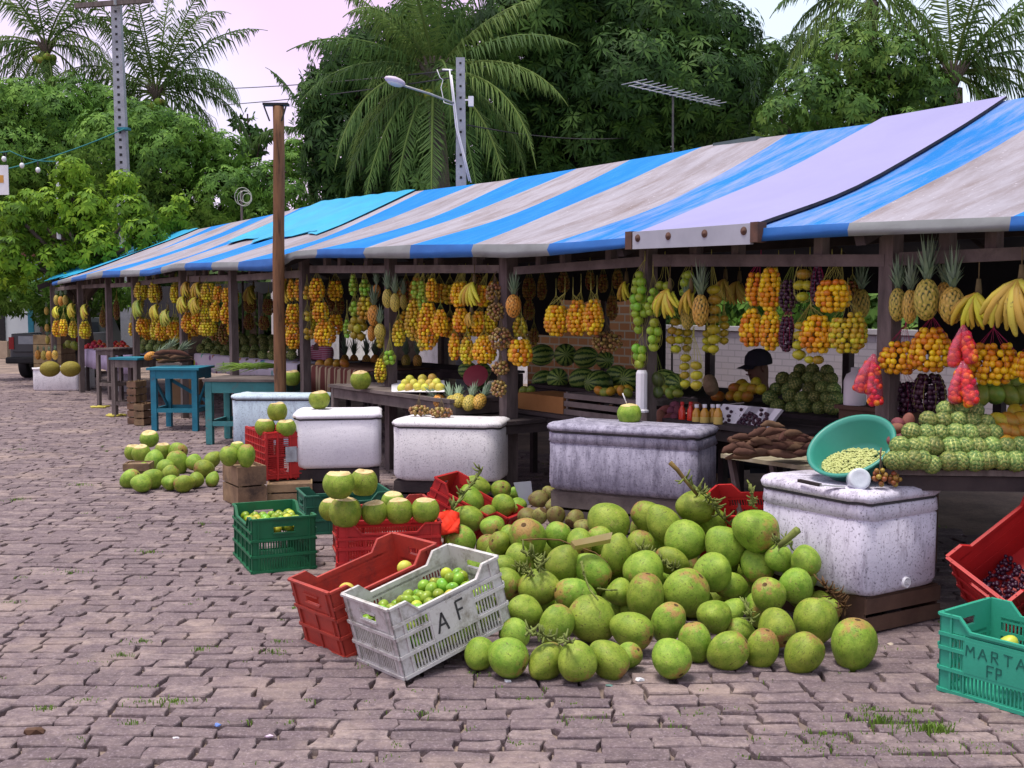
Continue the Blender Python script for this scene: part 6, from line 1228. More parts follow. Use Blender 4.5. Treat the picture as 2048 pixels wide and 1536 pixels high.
# ------------------------------------------------------------------ people behind the counters
def skin_mesh(name, verts, edges, rad, m, parent, lv=2):
    me = bpy.data.meshes.new(name); me.from_pydata([V3(v) for v in verts], edges, []); o = bpy.data.objects.new(name, me); COL.objects.link(o)
    if parent: o.parent = parent
    me.materials.append(m); sk = o.modifiers.new('skin', 'SKIN'); sk.use_smooth_shade = True
    for i, r in enumerate(rad): d = me.skin_vertices[0].data[i]; d.radius = (r, r) if not hasattr(r, '__len__') else r; d.use_root = (i == 0)
    o.modifiers.new('sub', 'SUBSURF').levels = lv; o.modifiers['sub'].render_levels = lv; return o
SKIN = mat('brown_skin', (.16, .085, .055), (.13, .07, .045), 6, .55, .3)
def person(base, rz, seat, label, shirt, trousers, cap=None, hair=None, lean=0.0):
    o = thing('person', label, 'person', base, rz); o.location.z = 0; z = seat; f = -1        # local -Y is forward
    V = [(0, 0, z + .06), (0, .02, z + .28), (0, .0 - lean * .5, z + .47), (0, -.01 - lean, z + .56), (0, -.02 - lean, z + .64), (0, -.045 - lean, z + .72), (0, -.03 - lean, z + .80),
         (.17, -lean * .5, z + .46), (.23, -.05 - lean * .5, z + .22), (.15, -.26, z + .16), (.12, -.33, z + .15), (-.17, -lean * .5, z + .46), (-.23, -.05 - lean * .5, z + .22), (-.15, -.26, z + .16), (-.12, -.33, z + .15),
         (.10, -.02, z + .04), (.12, -.40, z + .05), (.12, -.42, .08), (.12, -.50, .05), (-.10, -.02, z + .04), (-.12, -.40, z + .05), (-.12, -.42, .08), (-.12, -.50, .05)]
    E = [(0, 1), (1, 2), (2, 3), (3, 4), (4, 5), (5, 6), (2, 7), (7, 8), (8, 9), (9, 10), (2, 11), (11, 12), (12, 13), (13, 14), (0, 15), (15, 16), (16, 17), (17, 18), (0, 19), (19, 20), (20, 21), (21, 22)]
    Rr = [(.15, .11), (.15, .10), (.13, .09), .055, .075, .095, .075, .06, .045, .034, .03, .06, .045, .034, .03, .085, .065, .045, .04, .085, .065, .045, .04]
    # five short fingers on each hand
    for hi in (10, 14):
        hx, hy, hz = V[hi]
        for k in range(5):
            dx = (-.028 + .014 * k); ln = (.055, .075, .08, .07, .05)[k] if k else .05; i0 = len(V); V += [(hx + dx, hy - .035, hz - .004), (hx + dx * 1.2, hy - .035 - ln, hz - .02)]; E += [(hi, i0), (i0, i0 + 1)]; Rr += [.010, .008]
    skin_mesh('body', V, E, Rr, SKIN, o)
    skin_mesh('shirt', [V[0], V[1], V[2], (0, 0 - lean * .8, z + .51), V[7], (.225, -.045 - lean * .5, z + .26), V[11], (-.225, -.045 - lean * .5, z + .26)], [(0, 1), (1, 2), (2, 3), (2, 4), (4, 5), (2, 6), (6, 7)], [(.175, .13), (.175, .125), (.155, .11), .075, .082, .068, .082, .068], shirt, o)
    skin_mesh('trousers', [V[0], V[15], V[16], (.12, -.42, .14), V[19], V[20], (-.12, -.42, .14)], [(0, 1), (1, 2), (2, 3), (0, 4), (4, 5), (5, 6)], [(.165, .125), .10, .082, .062, .10, .082, .062], trousers, o)
    hc = V3((0, -.035 - lean, z + .735)); b = MB(); b.tube([hc + V3((0, -.085, .03)), hc + V3((0, -.115, -.015)), hc + V3((0, -.095, -.022))], [.010, .016, .010], 6); b.build('nose', [SKIN], o, False)
    for s_ in (-1, 1): b = MB(); b.ball(hc + V3((.034 * s_, -.088, .022)), .010, 1); b.build('eye', [M['blk']], o, False); b = MB(); b.ball(hc + V3((.088 * s_, .0, .0)), (.012, .022, .032), 1); b.build('ear', [SKIN], o, False)
    b = MB(); b.tube([hc + V3((-.03, -.088, -.052)), hc + V3((0, -.096, -.054)), hc + V3((.03, -.088, -.052))], .006, 5); b.build('mouth', [mat('lips', (.14, .05, .045))], o, False)
    if cap:
        b = MB(); T = Matrix.Translation(hc + V3((0, .0, .045))) @ Matrix.Rotation(.12, 4, 'X'); b.lathe([(.108, -.02), (.110, .01), (.10, .055), (.07, .09), (.03, .105), (0, .107)], 24, T); vs = []
        for k in range(9): a = -PI / 2 + (k - 4) * .24; vs += [T @ V3((.105 * math.cos(a), .105 * math.sin(a), -.01)), T @ V3((.165 * math.cos(a) * .8, .19 * math.sin(a), -.025 - .012 * abs(k - 4) / 4))]
        b.add(vs, [(2 * k, 2 * k + 1, 2 * k + 3, 2 * k + 2) for k in range(8)], 0, True); b.build('cap', [cap], o, False)
    if hair: b = MB(); T = Matrix.Translation(hc + V3((0, .012, .02))); b.lathe([(.10, -.05), (.108, .0), (.10, .05), (.07, .085), (.0, .105)], 20, T); b.build('hair', [hair], o, False)
    return o
navy = mat('dark_navy_cloth', (.022, .022, .035), (.015, .015, .022), 8, .9); p = R(1536, 740, 6.75); person((p.x, p.y, 0), math.radians(-75), .27, 'seated person in dark clothes and a dark peaked cap behind the mangoes', navy, navy, cap=navy, lean=.05)
p = R(643, 690, 6.4); person((p.x, p.y, 0), ROWROT, .46, 'seated person in a pink and white striped shirt behind the mango table', stripes('pink_striped_shirt', (.45, .10, .16), (.62, .50, .58), 2, 260), navy, hair=M['blk'])
# ------------------------------------------------------------------ trees
def leafmat(name, dark, mid, light):
    t = NT(name); a = t.attr(); c = t.ramp(a, [(0, dark), (.5, mid), (1, light)]); t.done(c, .6, .18)
    tr = t.t.nodes.new('ShaderNodeBsdfTranslucent'); t.put(tr.inputs[0], t.mix(.5, c, light)); ms = t.t.nodes.new('ShaderNodeMixShader'); ms.inputs[0].default_value = .22
    t.t.links.new(t.b.outputs[0], ms.inputs[1]); t.t.links.new(tr.outputs[0], ms.inputs[2]); t.t.links.new(ms.outputs[0], [n for n in t.t.nodes if n.type == 'OUTPUT_MATERIAL'][0].inputs[0]); return t.m
LM = {'mango': leafmat('mango_leaf', (.012, .036, .009), (.030, .078, .015), (.075, .15, .026)), 'light': leafmat('light_leaf', (.022, .06, .012), (.06, .135, .022), (.14, .23, .04)), 'bright': leafmat('bright_leaf', (.045, .10, .010), (.12, .24, .016), (.26, .40, .03)),
      'mid': leafmat('mid_leaf', (.026, .075, .012), (.075, .175, .022), (.16, .30, .045)), 'palm': leafmat('palm_leaf', (.022, .055, .014), (.06, .125, .026), (.15, .215, .05)), 'far': leafmat('far_leaf', (.02, .05, .015), (.045, .095, .025), (.09, .15, .04))}
M['bark'] = mat('bark', (.11, .085, .07), (.055, .042, .036), 8, .95, .1, .6, 20); M['ptrunk'] = mat('palm_trunk', (.15, .12, .10), (.08, .065, .055), 12, .95, .1, .6, 14, stretch=(1, 1, 6))
def unit(n, r): v = r.normal(0, 1, (n, 3)); return v / np.linalg.norm(v, axis=1)[:, None]
def cloud(lobes, L, Wd, k, dens, seed, spread=.9, droop=.45, palm=False, inner=.62):
    """lobes: (centre, radius); whorls of k leaves on and inside each lobe; returns verts, quads, per-vertex tone"""
    r = np.random.RandomState(seed); VV, PP = [], []
    for c, rad in lobes:
        n = int(dens * rad * rad); d = unit(n, r); q = r.uniform(inner, 1.06, n) + .10 * np.sin(d[:, 0] * 5 + c[0] * 3) * np.sin(d[:, 2] * 6 + c[2] * 2); P = np.array(c) + d * (q * rad)[:, None] * np.array([1, 1, .92])
        tone = np.clip(.5 + .22 * r.normal(0, 1, n) + .12 * np.sin(P[:, 0] * 2.3) + .10 * np.sin(P[:, 2] * 3.1 + P[:, 1]), 0, 1)
        ref = unit(n, r); a = np.cross(d, ref); a /= np.linalg.norm(a, axis=1)[:, None]; b = np.cross(d, a)
        for j in range(k):
            an = 2 * PI * (j + r.uniform(-.3, .3, n)) / k; e = d * (1 - spread) + (a * np.cos(an)[:, None] + b * np.sin(an)[:, None]) * spread; e[:, 2] -= droop * r.uniform(.4, 1.3, n); e /= np.linalg.norm(e, axis=1)[:, None]
            s = np.cross(e, d + .3 * unit(n, r)); s /= (np.linalg.norm(s, axis=1)[:, None] + 1e-6); ln = (L * r.uniform(.7, 1.2, n))[:, None]; w = Wd * .5
            b0 = P + e * ln * .08; m_ = P + e * ln * .5; t_ = P + e * ln; t_[:, 2] -= ln[:, 0] * .12
            VV.append(np.stack([b0, m_ + s * w, t_, m_ - s * w], 1).reshape(-1, 3)); PP.append(np.repeat(np.clip(tone + r.normal(0, .12, n), 0, 1), 4))
    Vt = np.concatenate(VV); return Vt, np.arange(len(Vt)).reshape(-1, 4), np.concatenate(PP)
def tree(name, label, lobes, depth, m, L, Wd, k, dens, seed, base, trunk=.22, jz=.9, group=None, **kw):
    r = random.Random(seed); W3 = []
    for q in lobes:
        if len(q) == 3: Y = depth + r.uniform(-jz, jz); c = D(q[0], q[1], Y); W3.append((np.array(c), q[2] * Y / FPX))
        else: W3.append((np.array(q[0]), q[1]))
    B = V3(base) if hasattr(base, '__len__') else V3((D(base, 610, depth).x, depth + .3, 0)); o = thing(name, label, 'tree', B, 0, group)
    Vt, Fc, Pt = cloud(W3, L, Wd, k, dens, seed, **kw); me = np_mesh('crown', Vt - np.array(B), Fc, LM[m], pat=Pt, smooth=False); link('crown', me, o)
    b = MB(); zs = [c[2] for c, _ in W3]; top = V3((B.x, B.y, max(1.2, min(zs) * .75))); b.tube([V3((B.x, B.y, -.1)), B.lerp(top, .5) + V3((.08, 0, 0)), top], [trunk * 1.25, trunk, trunk * .8], 10)
    for c, rad in W3: c = V3(c); b.tube([top - V3((0, 0, .2)), top.lerp(c, .5) + V3((0, 0, .15)), c], [trunk * .55, trunk * .3, .03], 6)
    b.build('trunk', [M['bark']], o)
tree('mango_tree', 'huge dark mango tree rising behind the middle of the stall', [(1050, 60, 120), (1180, 40, 130), (1320, 60, 130), (1430, 85, 90), (1120, 180, 130), (1260, 180, 140), (1400, 190, 120), (1050, 280, 110), (1180, 300, 110), (1320, 300, 110), (1450, 280, 100), (1490, 160, 65), (1535, 115, 40), (990, 200, 100), (950, 100, 90), (1110, -40, 120), (1270, -60, 130), (990, 370, 90), (1120, 390, 90), (1270, 400, 90), (1400, 380, 90)], 25, 'mango', .25, .06, 8, 380, 3, 1220, .4)
tree('mango_tree', 'rounded dark mango tree just left of the leaning coconut palm', [(700, 145, 85), (650, 195, 60), (760, 110, 90), (690, 290, 90), (850, 70, 90), (640, 320, 40), (800, 250, 110), (900, 300, 120), (760, 370, 80), (660, 370, 50), (870, 180, 100), (850, 390, 80), (640, 240, 50)], 23, 'mango', .23, .055, 8, 400, 4, 790, .35)
tree('leafy_tree', 'lighter green leafy tree behind the right end of the roof', [(1620, 210, 85), (1700, 130, 85), (1780, 140, 85), (1840, 200, 80), (1700, 250, 95), (1600, 280, 60), (1560, 240, 55), (1830, 280, 70), (1900, 260, 60), (1770, 330, 70), (1640, 350, 60)], 20, 'light', .145, .05, 7, 620, 5, 1720, .25)
tree('feathery_tree', 'pale feathery tree seen behind the lighter tree at the right', [(1600, 110, 55), (1650, 80, 50), (1560, 160, 45), (1690, 60, 40)], 30, 'far', .16, .04, 8, 330, 6, 1620, .2)
tree('leafy_tree', 'dense bright green tree behind the far end of the roof', [(220, 300, 90), (300, 265, 65), (255, 240, 50), (370, 275, 55), (440, 310, 60), (590, 300, 30), (330, 330, 80), (420, 330, 60), (450, 400, 80), (520, 370, 60), (570, 400, 55), (590, 330, 32), (330, 420, 80), (240, 420, 70), (520, 450, 60), (410, 460, 60), (610, 450, 50)], 29, 'mid', .16, .055, 7, 560, 7, 380, .28)
tree('leafy_tree', 'broad green tree at the upper left below the palms', [(60, 225, 75), (150, 205, 60), (0, 200, 50), (215, 215, 50), (20, 320, 90), (120, 245, 75), (195, 250, 55), (100, 330, 80), (-40, 250, 80), (170, 340, 60), (30, 420, 70)], 30.5, 'mid', .16, .055, 7, 560, 8, 90, .28)
tree('slender_tree', 'small dark tree silhouetted against the sky beside the wooden pole', [(500, 265, 20), (478, 245, 12), (520, 285, 18), (495, 228, 9), (535, 270, 12), (500, 300, 24)], 38, 'mango', .3, .14, 6, 160, 9, 500, .1)
tree('leafy_tree', 'vivid yellow green young tree at the far left beside the thin post', [(140, 345, 42), (105, 420, 48), (175, 430, 60), (265, 425, 45), (245, 365, 34), (340, 440, 36), (62, 470, 45), (20, 525, 60), (115, 520, 55), (200, 500, 55), (30, 430, 42), (362, 405, 22), (150, 380, 40), (290, 470, 45), (60, 400, 30)], 21, 'bright', .15, .055, 7, 600, 10, 150, .14, jz=.6, inner=.3, droop=.6)
tree('leafy_tree', 'darker leafy tree hanging over the far end of the stall', [(70, 580, 45), (100, 625, 34), (20, 590, 45), (130, 570, 40), (200, 540, 45), (-30, 560, 60), (160, 600, 40), (230, 590, 40)], 22.5, 'mid', .16, .05, 7, 620, 12, (-9.2, 23.5, 0), .14, jz=.5)
# a wooded mass behind everything and bushes beyond the low wall
r5 = random.Random(5); lob = [(np.array(D(x, 470 + r5.uniform(-70, 90), 42 + r5.uniform(-3, 3))), r5.uniform(2.0, 3.2)) for x in range(-500, 2700, 105)] + [(np.array(D(x, 600, 40)), 2.2) for x in range(-500, 2700, 120)]
Vt, Fc, Pt = cloud(lob, .55, .22, 6, 70, 13, inner=.4); setp(link('far_woods', np_mesh('far_woods', Vt, Fc, LM['far'], pat=Pt)), kind='stuff', label='wooded mass of trees far behind the stall')
for i, u in enumerate((-1.2, 1.6, 4.2, 7.0, 9.8, 12.4, 15.2, 18.4, 21.6, 24.5)):
    lb = [((RC(u + dx, 14.0 + dy, z)), rr) for dx, dy, z, rr in ((0, 0, .8, .9), (1.0, .3, 1.3, .9), (-.9, .2, 1.5, .9), (.3, .5, 2.3, .9), (-.4, .9, 3.1, .9), (1.1, .9, 2.9, .8))]
    tree('shrub', f'leafy shrub behind the stall and the low white wall, {ORD[i]} from the near end', lb, 0, 'mid' if i % 2 else 'light', .2, .08, 6, 190, 30 + i, RC(u, 14.0), .07, group='shrubs behind the low wall', inner=.4)
# ------------------------------------------------------------------ palms
def palm(x, y, depth, fronds, label, leafl=.55, seed=0, trunk=.14, lean=(0, 0), nuts=True, nl=62, lw=.022, dk=1.12, lk=1.0):
    r = random.Random(seed); C0 = D(x, y, depth); B = V3((C0.x + lean[0], C0.y + lean[1], 0)); o = thing('coconut_palm', label, 'palm tree', B)
    b = MB(); P_ = [V3((B.x + (C0.x - B.x) * q * q, B.y + (C0.y - B.y) * q, (C0.z - .25) * q)) for q in [k / 10 for k in range(11)]]; P_[0].z = -.1; b.tube(P_, [trunk * (1.3 - .4 * k / 10) for k in range(11)], 10); b.build('trunk', [M['ptrunk']], o)
    for i, (A, T, Ln, dr) in enumerate(fronds):
        Ln *= lk
        A, T = math.radians(A), math.radians(T); d = V3((math.cos(A) * math.cos(T), math.sin(T), math.sin(A) * math.cos(T))); p = C0.copy(); n = 26; ds = Ln / n; pts = [p.copy()]; tg = []
        for k in range(n):
            d = (d + V3((0, 0, -dr * dk * ds * (.5 + 1.3 * k / n)))).normalized(); p = p + d * ds; pts.append(p.copy()); tg.append(d.copy())
        tg.append(d.copy()); b = MB(); b.tube(pts, [.028 * (1 - .85 * k / n) + .004 for k in range(n + 1)], 5); ov = len(b.v); VV, FF = [], []; tone = r.uniform(.25, .75); pat = [min(1, tone + .35)] * ov
        for k in range(nl):
            f_ = .10 + .90 * k / nl; ii = min(n - 1, int(f_ * n)); q = pts[ii].lerp(pts[ii + 1], f_ * n - ii); t_ = tg[ii]; side = t_.cross(V3((0, 0, 1))); side = side.normalized() if side.length > .15 else t_.cross(V3((0, 1, 0))).normalized(); upn = side.cross(t_)
            ll = leafl * (math.sin(PI * min(1, .12 + .95 * f_)) ** .6) * r.uniform(.7, 1.15) * (.95 if f_ < .8 else .8)
            for s in (-1, 1):
                e = (side * s * .75 + t_ * .55 + upn * .10 + V3((r.gauss(0, .10), r.gauss(0, .10), -.32 + r.gauss(0, .12)))).normalized(); m_ = q + e * ll * .5; e2 = (e + V3((0, 0, -1.5)) + V3((r.gauss(0, .12), r.gauss(0, .12), 0))).normalized(); tip = m_ + e2 * ll * .5; w = t_ * lw; i0 = ov + len(VV)
                VV += [q - w * .6, q + w * .6, m_ + w, m_ - w, tip + w * .1, tip - w * .1]; FF += [(i0, i0 + 1, i0 + 2, i0 + 3), (i0 + 3, i0 + 2, i0 + 4, i0 + 5)]; pat += [min(1, max(0, tone + r.gauss(0, .10)))] * 6
        b.v += VV; b.f += FF; b.m += [0] * len(FF); b.sm += [False] * len(FF); b.pat = pat; b.build('frond', [LM['palm']], o)
    if nuts:
        for k in range(7): a = k * .9; link('coconut', COCO[k % 3], o, C0 - B + V3((.22 * math.cos(a), .22 * math.sin(a) - .1, -.32 - .06 * (k % 3))), rq(), .11)
    b = MB()
    for k in range(16): a = k * 2.4; b.tube([C0 + V3((0, 0, -.3)), C0 + V3((.12 * math.cos(a), .12 * math.sin(a), -.05)), C0 + V3((.3 * math.cos(a), .3 * math.sin(a), .2))], [.06, .045, .015], 5)
    b.build('leaf_bases', [M['ptrunk']], o)
palm(868, 145, 18.5, [(162, -8, 2.1, .62), (150, -20, 2.2, .45), (182, -30, 2.3, .95), (128, 0, 2.0, .32), (106, 5, 1.9, .25), (84, -8, 1.9, .25), (66, 0, 2.0, .3), (50, 5, 2.1, .38), (34, -8, 2.2, .48), (18, -15, 2.2, .62), (2, -28, 2.4, .9), (208, -25, 2.5, .75), (222, -35, 2.5, .7), (246, -40, 2.4, .55), (272, -48, 2.4, .5), (305, -40, 2.4, .6), (328, -28, 2.4, .8), (62, -58, 1.7, 2.2), (40, 40, 2.2, .6), (140, 45, 2.2, .6), (190, 20, 2.3, .9), (350, 20, 2.3, .9), (118, -30, 2.0, .8), (98, -30, 1.9, .7)], 'tall coconut palm with hanging fronds behind the concrete lamp pole', .62, 1, lean=(.2, .3), nl=72, lw=.013, dk=.85, lk=1.14)
palm(92, 95, 33, [(150, 0, 4.14, 0.6), (175, -20, 4.14, 0.9), (120, 10, 4.14, 0.35), (95, -10, 3.59, 0.3), (70, 10, 3.86, 0.35), (45, -10, 3.86, 0.5), (15, -20, 4.14, 0.9), (340, 0, 4.14, 1.0), (205, -30, 4.14, 1.0), (235, -30, 3.86, 0.8), (265, -40, 3.31, 0.8), (300, -35, 3.59, 0.9), (140, 40, 3.86, 0.5), (30, 40, 3.86, 0.6), (108, -25, 3.8, 0.35), (60, -25, 3.8, 0.45), (30, -25, 3.8, 0.6), (190, -25, 3.6, 0.8), (250, -30, 3.4, 0.6), (285, -25, 3.4, 0.7), (160, -25, 4, 0.6)], 'coconut palm at the upper left corner left of the tall concrete post', .95, 2, lean=(.5, 0))
palm(312, 185, 33, [(165, 0, 3.66, 0.7), (140, -10, 4.15, 0.45), (118, 5, 3.9, 0.25), (100, -5, 3.9, 0.15), (84, 5, 3.9, 0.12), (70, -5, 3.9, 0.2), (52, 0, 3.9, 0.25), (30, -10, 3.17, 0.5), (8, -10, 3.17, 0.8), (345, -20, 3.17, 0.8), (190, -20, 3.17, 0.9), (215, -30, 2.93, 0.9), (128, 40, 3.66, 0.4), (58, 40, 3.66, 0.4), (320, -10, 2.93, 0.8), (150, -20, 4.0, 0.55), (110, -22, 4.2, 0.22), (92, -20, 4.2, 0.2), (62, -20, 4.2, 0.3), (40, -20, 3.8, 0.5), (20, 0, 3.8, 0.55), (355, -10, 3.6, 0.7), (175, -10, 3.8, 0.7), (240, -25, 3.0, 0.6), (300, -25, 3.0, 0.7)], 'coconut palm with upright fronds right of the tall concrete post', .95, 3, lean=(-.3, 0))
palm(1905, 150, 21, [(160, 0, 2.6, 0.6), (135, -15, 2.8, 0.4), (115, 5, 2.8, 0.25), (95, 0, 2.6, 0.2), (75, -5, 2.6, 0.25), (55, 0, 2.6, 0.4), (35, -15, 2.4, 0.6), (10, -15, 2.4, 0.8), (350, 0, 2.4, 1.0), (180, -20, 2.6, 0.9), (330, -25, 2.2, 0.9), (148, 35, 2.6, 0.5), (40, 35, 2.6, 0.5), (85, -20, 2.6, 0.3), (62, -25, 2.6, 0.4), (45, -5, 2.6, 0.45), (125, 5, 2.8, 0.35), (168, -5, 2.8, 0.6), (20, 0, 2.6, 0.6), (200, -20, 2.4, 0.7), (345, -10, 2.4, 0.8), (225, -25, 2.2, 0.7)], 'coconut palm at the upper right behind the roof end', .75, 4, lean=(.1, 0), trunk=.2, nuts=False, lw=.016)
palm(1745, -20, 24, [(190, -10, 3.0, .55), (205, -15, 3.0, .35), (175, 0, 3.0, .7), (160, -10, 2.6, .5), (345, -10, 2.8, .6), (325, -20, 2.6, .6), (300, -20, 2.2, .6), (240, -25, 2.0, .6), (90, 0, 2.4, .3), (60, 0, 2.4, .4), (120, 0, 2.4, .4)], 'coconut palm whose fronds hang into the top edge right of the mango tree', .65, 6, nuts=False)
palm(625, 270, 33, [(150, 0, 2.6, .8), (110, 0, 2.4, .4), (70, 0, 2.4, .4), (30, 0, 2.4, .7), (200, -10, 2.4, .8), (330, -10, 2.4, .8), (250, -20, 2.0, .8)], 'distant pale coconut palm between the wooden pole and the mango tree', .6, 7, nuts=False)
# ------------------------------------------------------------------ walls and ground behind
t = NT('whitewashed_brick'); br = t.t.nodes.new('ShaderNodeTexBrick'); t.put(br.inputs['Vector'], t.mapping(t.co(), (1, 1, 1), rot=(PI / 2, 0, 0))); br.inputs['Scale'].default_value = 1.0
for k_, v_ in (('Color1', (.34, .31, .35, 1)), ('Color2', (.30, .27, .31, 1)), ('Mortar', (.24, .22, .25, 1)), ('Brick Width', .24), ('Row Height', .085), ('Mortar Size', .008)): br.inputs[k_].default_value = v_
c = t.mix(t.ramp(t.noise(t.co(), 2, 7, .7), [(.5, 0.), (.75, .5)]), br.outputs[0], (.34, .30, .30)); M['wwall'] = t.done(c, .9, .1)
t = NT('orange_brick'); br = t.t.nodes.new('ShaderNodeTexBrick'); t.put(br.inputs['Vector'], t.mapping(t.co(), (1, 1, 1), rot=(PI / 2, 0, 0))); br.inputs['Scale'].default_value = 1.0
for k_, v_ in (('Color1', (.20, .095, .05, 1)), ('Color2', (.16, .07, .036, 1)), ('Mortar', (.19, .16, .14, 1)), ('Brick Width', .22), ('Row Height', .11), ('Mortar Size', .012)): br.inputs[k_].default_value = v_
M['obrick'] = t.done(br.outputs[0], .9, .1)  # brick and mortar tones darkened evenly to carry the wall's shade
def rwall(u0, u1, v, th, z0, z1, m, name, label, cat='wall', cop=None):
    o = link(name, None, None); COL.objects.unlink(o); bpy.data.objects.remove(o); b = MB(); w = abs(u1 - u0); b.box((w / 2, th / 2, (z1 - z0) / 2), (w, th, z1 - z0)); me = b.mesh(name, [m]); p = RC(max(u0, u1), v, z0); o = link(name, me, None, p, (0, 0, ROWROT)); setp(o, label, cat)
    if cop: b = MB(); b.box((w / 2, th / 2, z1 - z0 + .03), (w + .04, th + .06, .06)); link('coping', b.mesh('coping', [cop]), o)
    return o
cop = mat('grey_coping', (.40, .38, .40), (.28, .26, .28), 5, .9)
rwall(-3, 13.2, 11.2, .15, -.05, 1.15, M['wwall'], 'low_wall', 'low whitewashed brick wall behind the near bays of the stall', cop=cop)
rwall(14, 30, 12.6, .2, -.05, 2.25, mat('white_render', (.72, .69, .74), (.62, .60, .64), 2, .9, dirt=(.42, .40, .40)), 'house_wall', 'tall white rendered wall behind the far bays of the stall', cop=cop)
rwall(ux(1288, 9.7), ux(1055, 9.7), 9.7, .14, -.05, 2.0, M['obrick'], 'brick_wall', 'bare orange brick wall behind the watermelon bay')
b = MB(); b.add([RC(-4, 9.4, -.045), RC(26, 9.4, -.045), RC(26, 22, -.045), RC(-4, 22, -.045)], [(0, 1, 2, 3)]); setp(b.build('lawn', [mat('rough_grass', (.12, .17, .05), (.22, .22, .09), 3, .95, .1, .8, 30)]), kind='structure')
# house far left
hz_ = 33; hx0, hx1 = D(-120, 610, hz_).x, D(66, 610, hz_).x; o = thing('house', 'white rendered house with a dark doorway at the far left end of the street', 'house', (hx1, hz_, 0)); b = MB(); b.box(((hx0 + hx1) / 2, hz_ + 2, 1.4), (hx1 - hx0, 4, 2.9)); b.build('wall', [mat('pale_render', (.58, .64, .66), (.50, .56, .58), 2, .9)], o)
b = MB(); b.box(((hx0 + hx1) / 2, hz_ + 2, 3.0), (hx1 - hx0 + .5, 4.5, .18)); b.build('roof', [mat('roof_tile', (.22, .10, .07), (.15, .07, .05), 6)], o); b = MB(); x_ = D(4, 610, hz_).x; b.box((x_, hz_ - .02, 1.0), (.16, .06, 2.0)); b.build('door', [M['blk']], o); b = MB(); b.box((hx1 - .06, hz_ - .03, 1.3), (.16, .06, 2.4)); b.build('corner_strip', [M['turq']], o); b = MB(); b.box(((hx0 + D(20, 610, hz_).x) / 2, hz_ - .15, .2), (D(20, 610, hz_).x - hx0, .25, .5)); b.build('plinth', [mat('beige_plinth', (.42, .33, .24), (.33, .25, .18), 4)], o)
# pickup truck seen from behind
tz = 22.6; tx = D(92, 610, tz).x; o = thing('pickup_truck', 'old dark pickup truck parked tail first behind the far pineapples', 'pickup truck', (tx, tz, 0), math.radians(4)); car = mat('dark_car_paint', (.045, .055, .06), (.03, .036, .04), 3, .35, .5)
def lb(name, boxes, m, par=o, bev=0):
    b = MB()
    for c, d in boxes: b.box(c, d)
    q = b.build(name, m, par, False)
    if bev: md = q.modifiers.new('bev', 'BEVEL'); md.width = bev; md.segments = 3
    return q
lb('body', [((0, 1.9, .52), (1.44, 3.9, .36))], [car], bev=.05); lb('bed_side', [((-.68, .85, .80), (.08, 1.6, .25))], [car], bev=.02); lb('bed_side', [((.68, .85, .80), (.08, 1.6, .25))], [car], bev=.02); tg_ = lb('tailgate', [((0, -.06, .74), (1.30, .07, .36))], [car], bev=.015)
lb('tailgate_panel', [((0, -.10, .80), (1.05, .012, .16))], [mat('grey_panel', (.30, .33, .36), (.22, .25, .28), 9, .5)], tg_); lb('licence_plate', [((0, -.112, .60), (.34, .012, .13))], [M['white']]); lb('bumper', [((0, -.16, .40), (1.5, .12, .13))], [M['blk']], bev=.03)
for s in (-1, 1):
    lb('tail_light', [((.66 * s, -.10, .74), (.10, .03, .24))], [mat('red_lens', (.30, .02, .02), (.2, .01, .01), 9, .2)])
    for y_ in (.75, 3.1): b = MB(); T = Matrix.Translation((.66 * s, y_, .29)) @ Matrix.Rotation(PI / 2, 4, 'Y'); b.lathe([(.14, -.09), (.28, -.09), (.29, -.06), (.29, .06), (.28, .09), (.14, .09)], 22, T); w_ = b.build('wheel', [M['blk']], o, False); b = MB(); b.lathe([(0, -.05), (.14, -.07), (.14, .07), (0, .05)], 16, T); b.build('rim', [M['steel']], w_, False)
b = MB(); q = [(-.68, 1.75, .7), (.68, 1.75, .7), (.68, 3.1, .7), (-.68, 3.1, .7), (-.56, 1.85, 1.22), (.56, 1.85, 1.22), (.56, 2.75, 1.22), (-.56, 2.75, 1.22)]; b.hexa([V3(p) for p in q]); b.build('cab', [car], o, False); lb('rear_window', [((0, 1.775, .98), (1.0, .02, .3))], [mat('dark_glass', (.03, .04, .05), (.02, .03, .04), 3, .1, .6)])
# ------------------------------------------------------------------ poles, lamp, wires, sign
M['concrete'] = mat('grey_concrete', (.36, .37, .42), (.26, .27, .31), 5, .9, .15, .4, 30, dirt=(.18, .17, .18), dscale=4, dlo=.55, dhi=.75); M['polewood'] = mat('brown_pole_wood', (.22, .11, .055), (.10, .05, .03), 3, .8, .2, .5, 18, stretch=(8, 8, .8), dirt=(.05, .03, .02), dscale=3, dlo=.56, dhi=.68)
wp_ = D(556, 610, 11.33); wp_.z = 0; zt_ = D(553, 203, 11.33).z; o = thing('wooden_pole', 'tall round brown wooden pole with a metal bracket on top before the roof', 'pole', wp_); b = MB(); b.tube([wp_ + V3((.03 * q + .006 * math.sin(q * 9), 0, zt_ * q)) * 1 - V3((0, 0, .05)) for q in [k / 12 for k in range(13)]], [.062 - .006 * k / 12 + .002 * math.sin(k * 2.1) for k in range(13)], 14); b.build('shaft', [M['polewood']], o)
tp = wp_ + V3((-.0, 0, zt_)); b = MB(); b.box(tp + V3((.01, 0, -.03)), (.25, .10, .022)); b.bar(tp + V3((-.10, -.055, -.05)), tp + V3((-.045, -.055, -.20)), .014); b.bar(tp + V3((.12, -.055, -.05)), tp + V3((.075, -.055, -.20)), .014); b.build('bracket', [M['blk']], o)
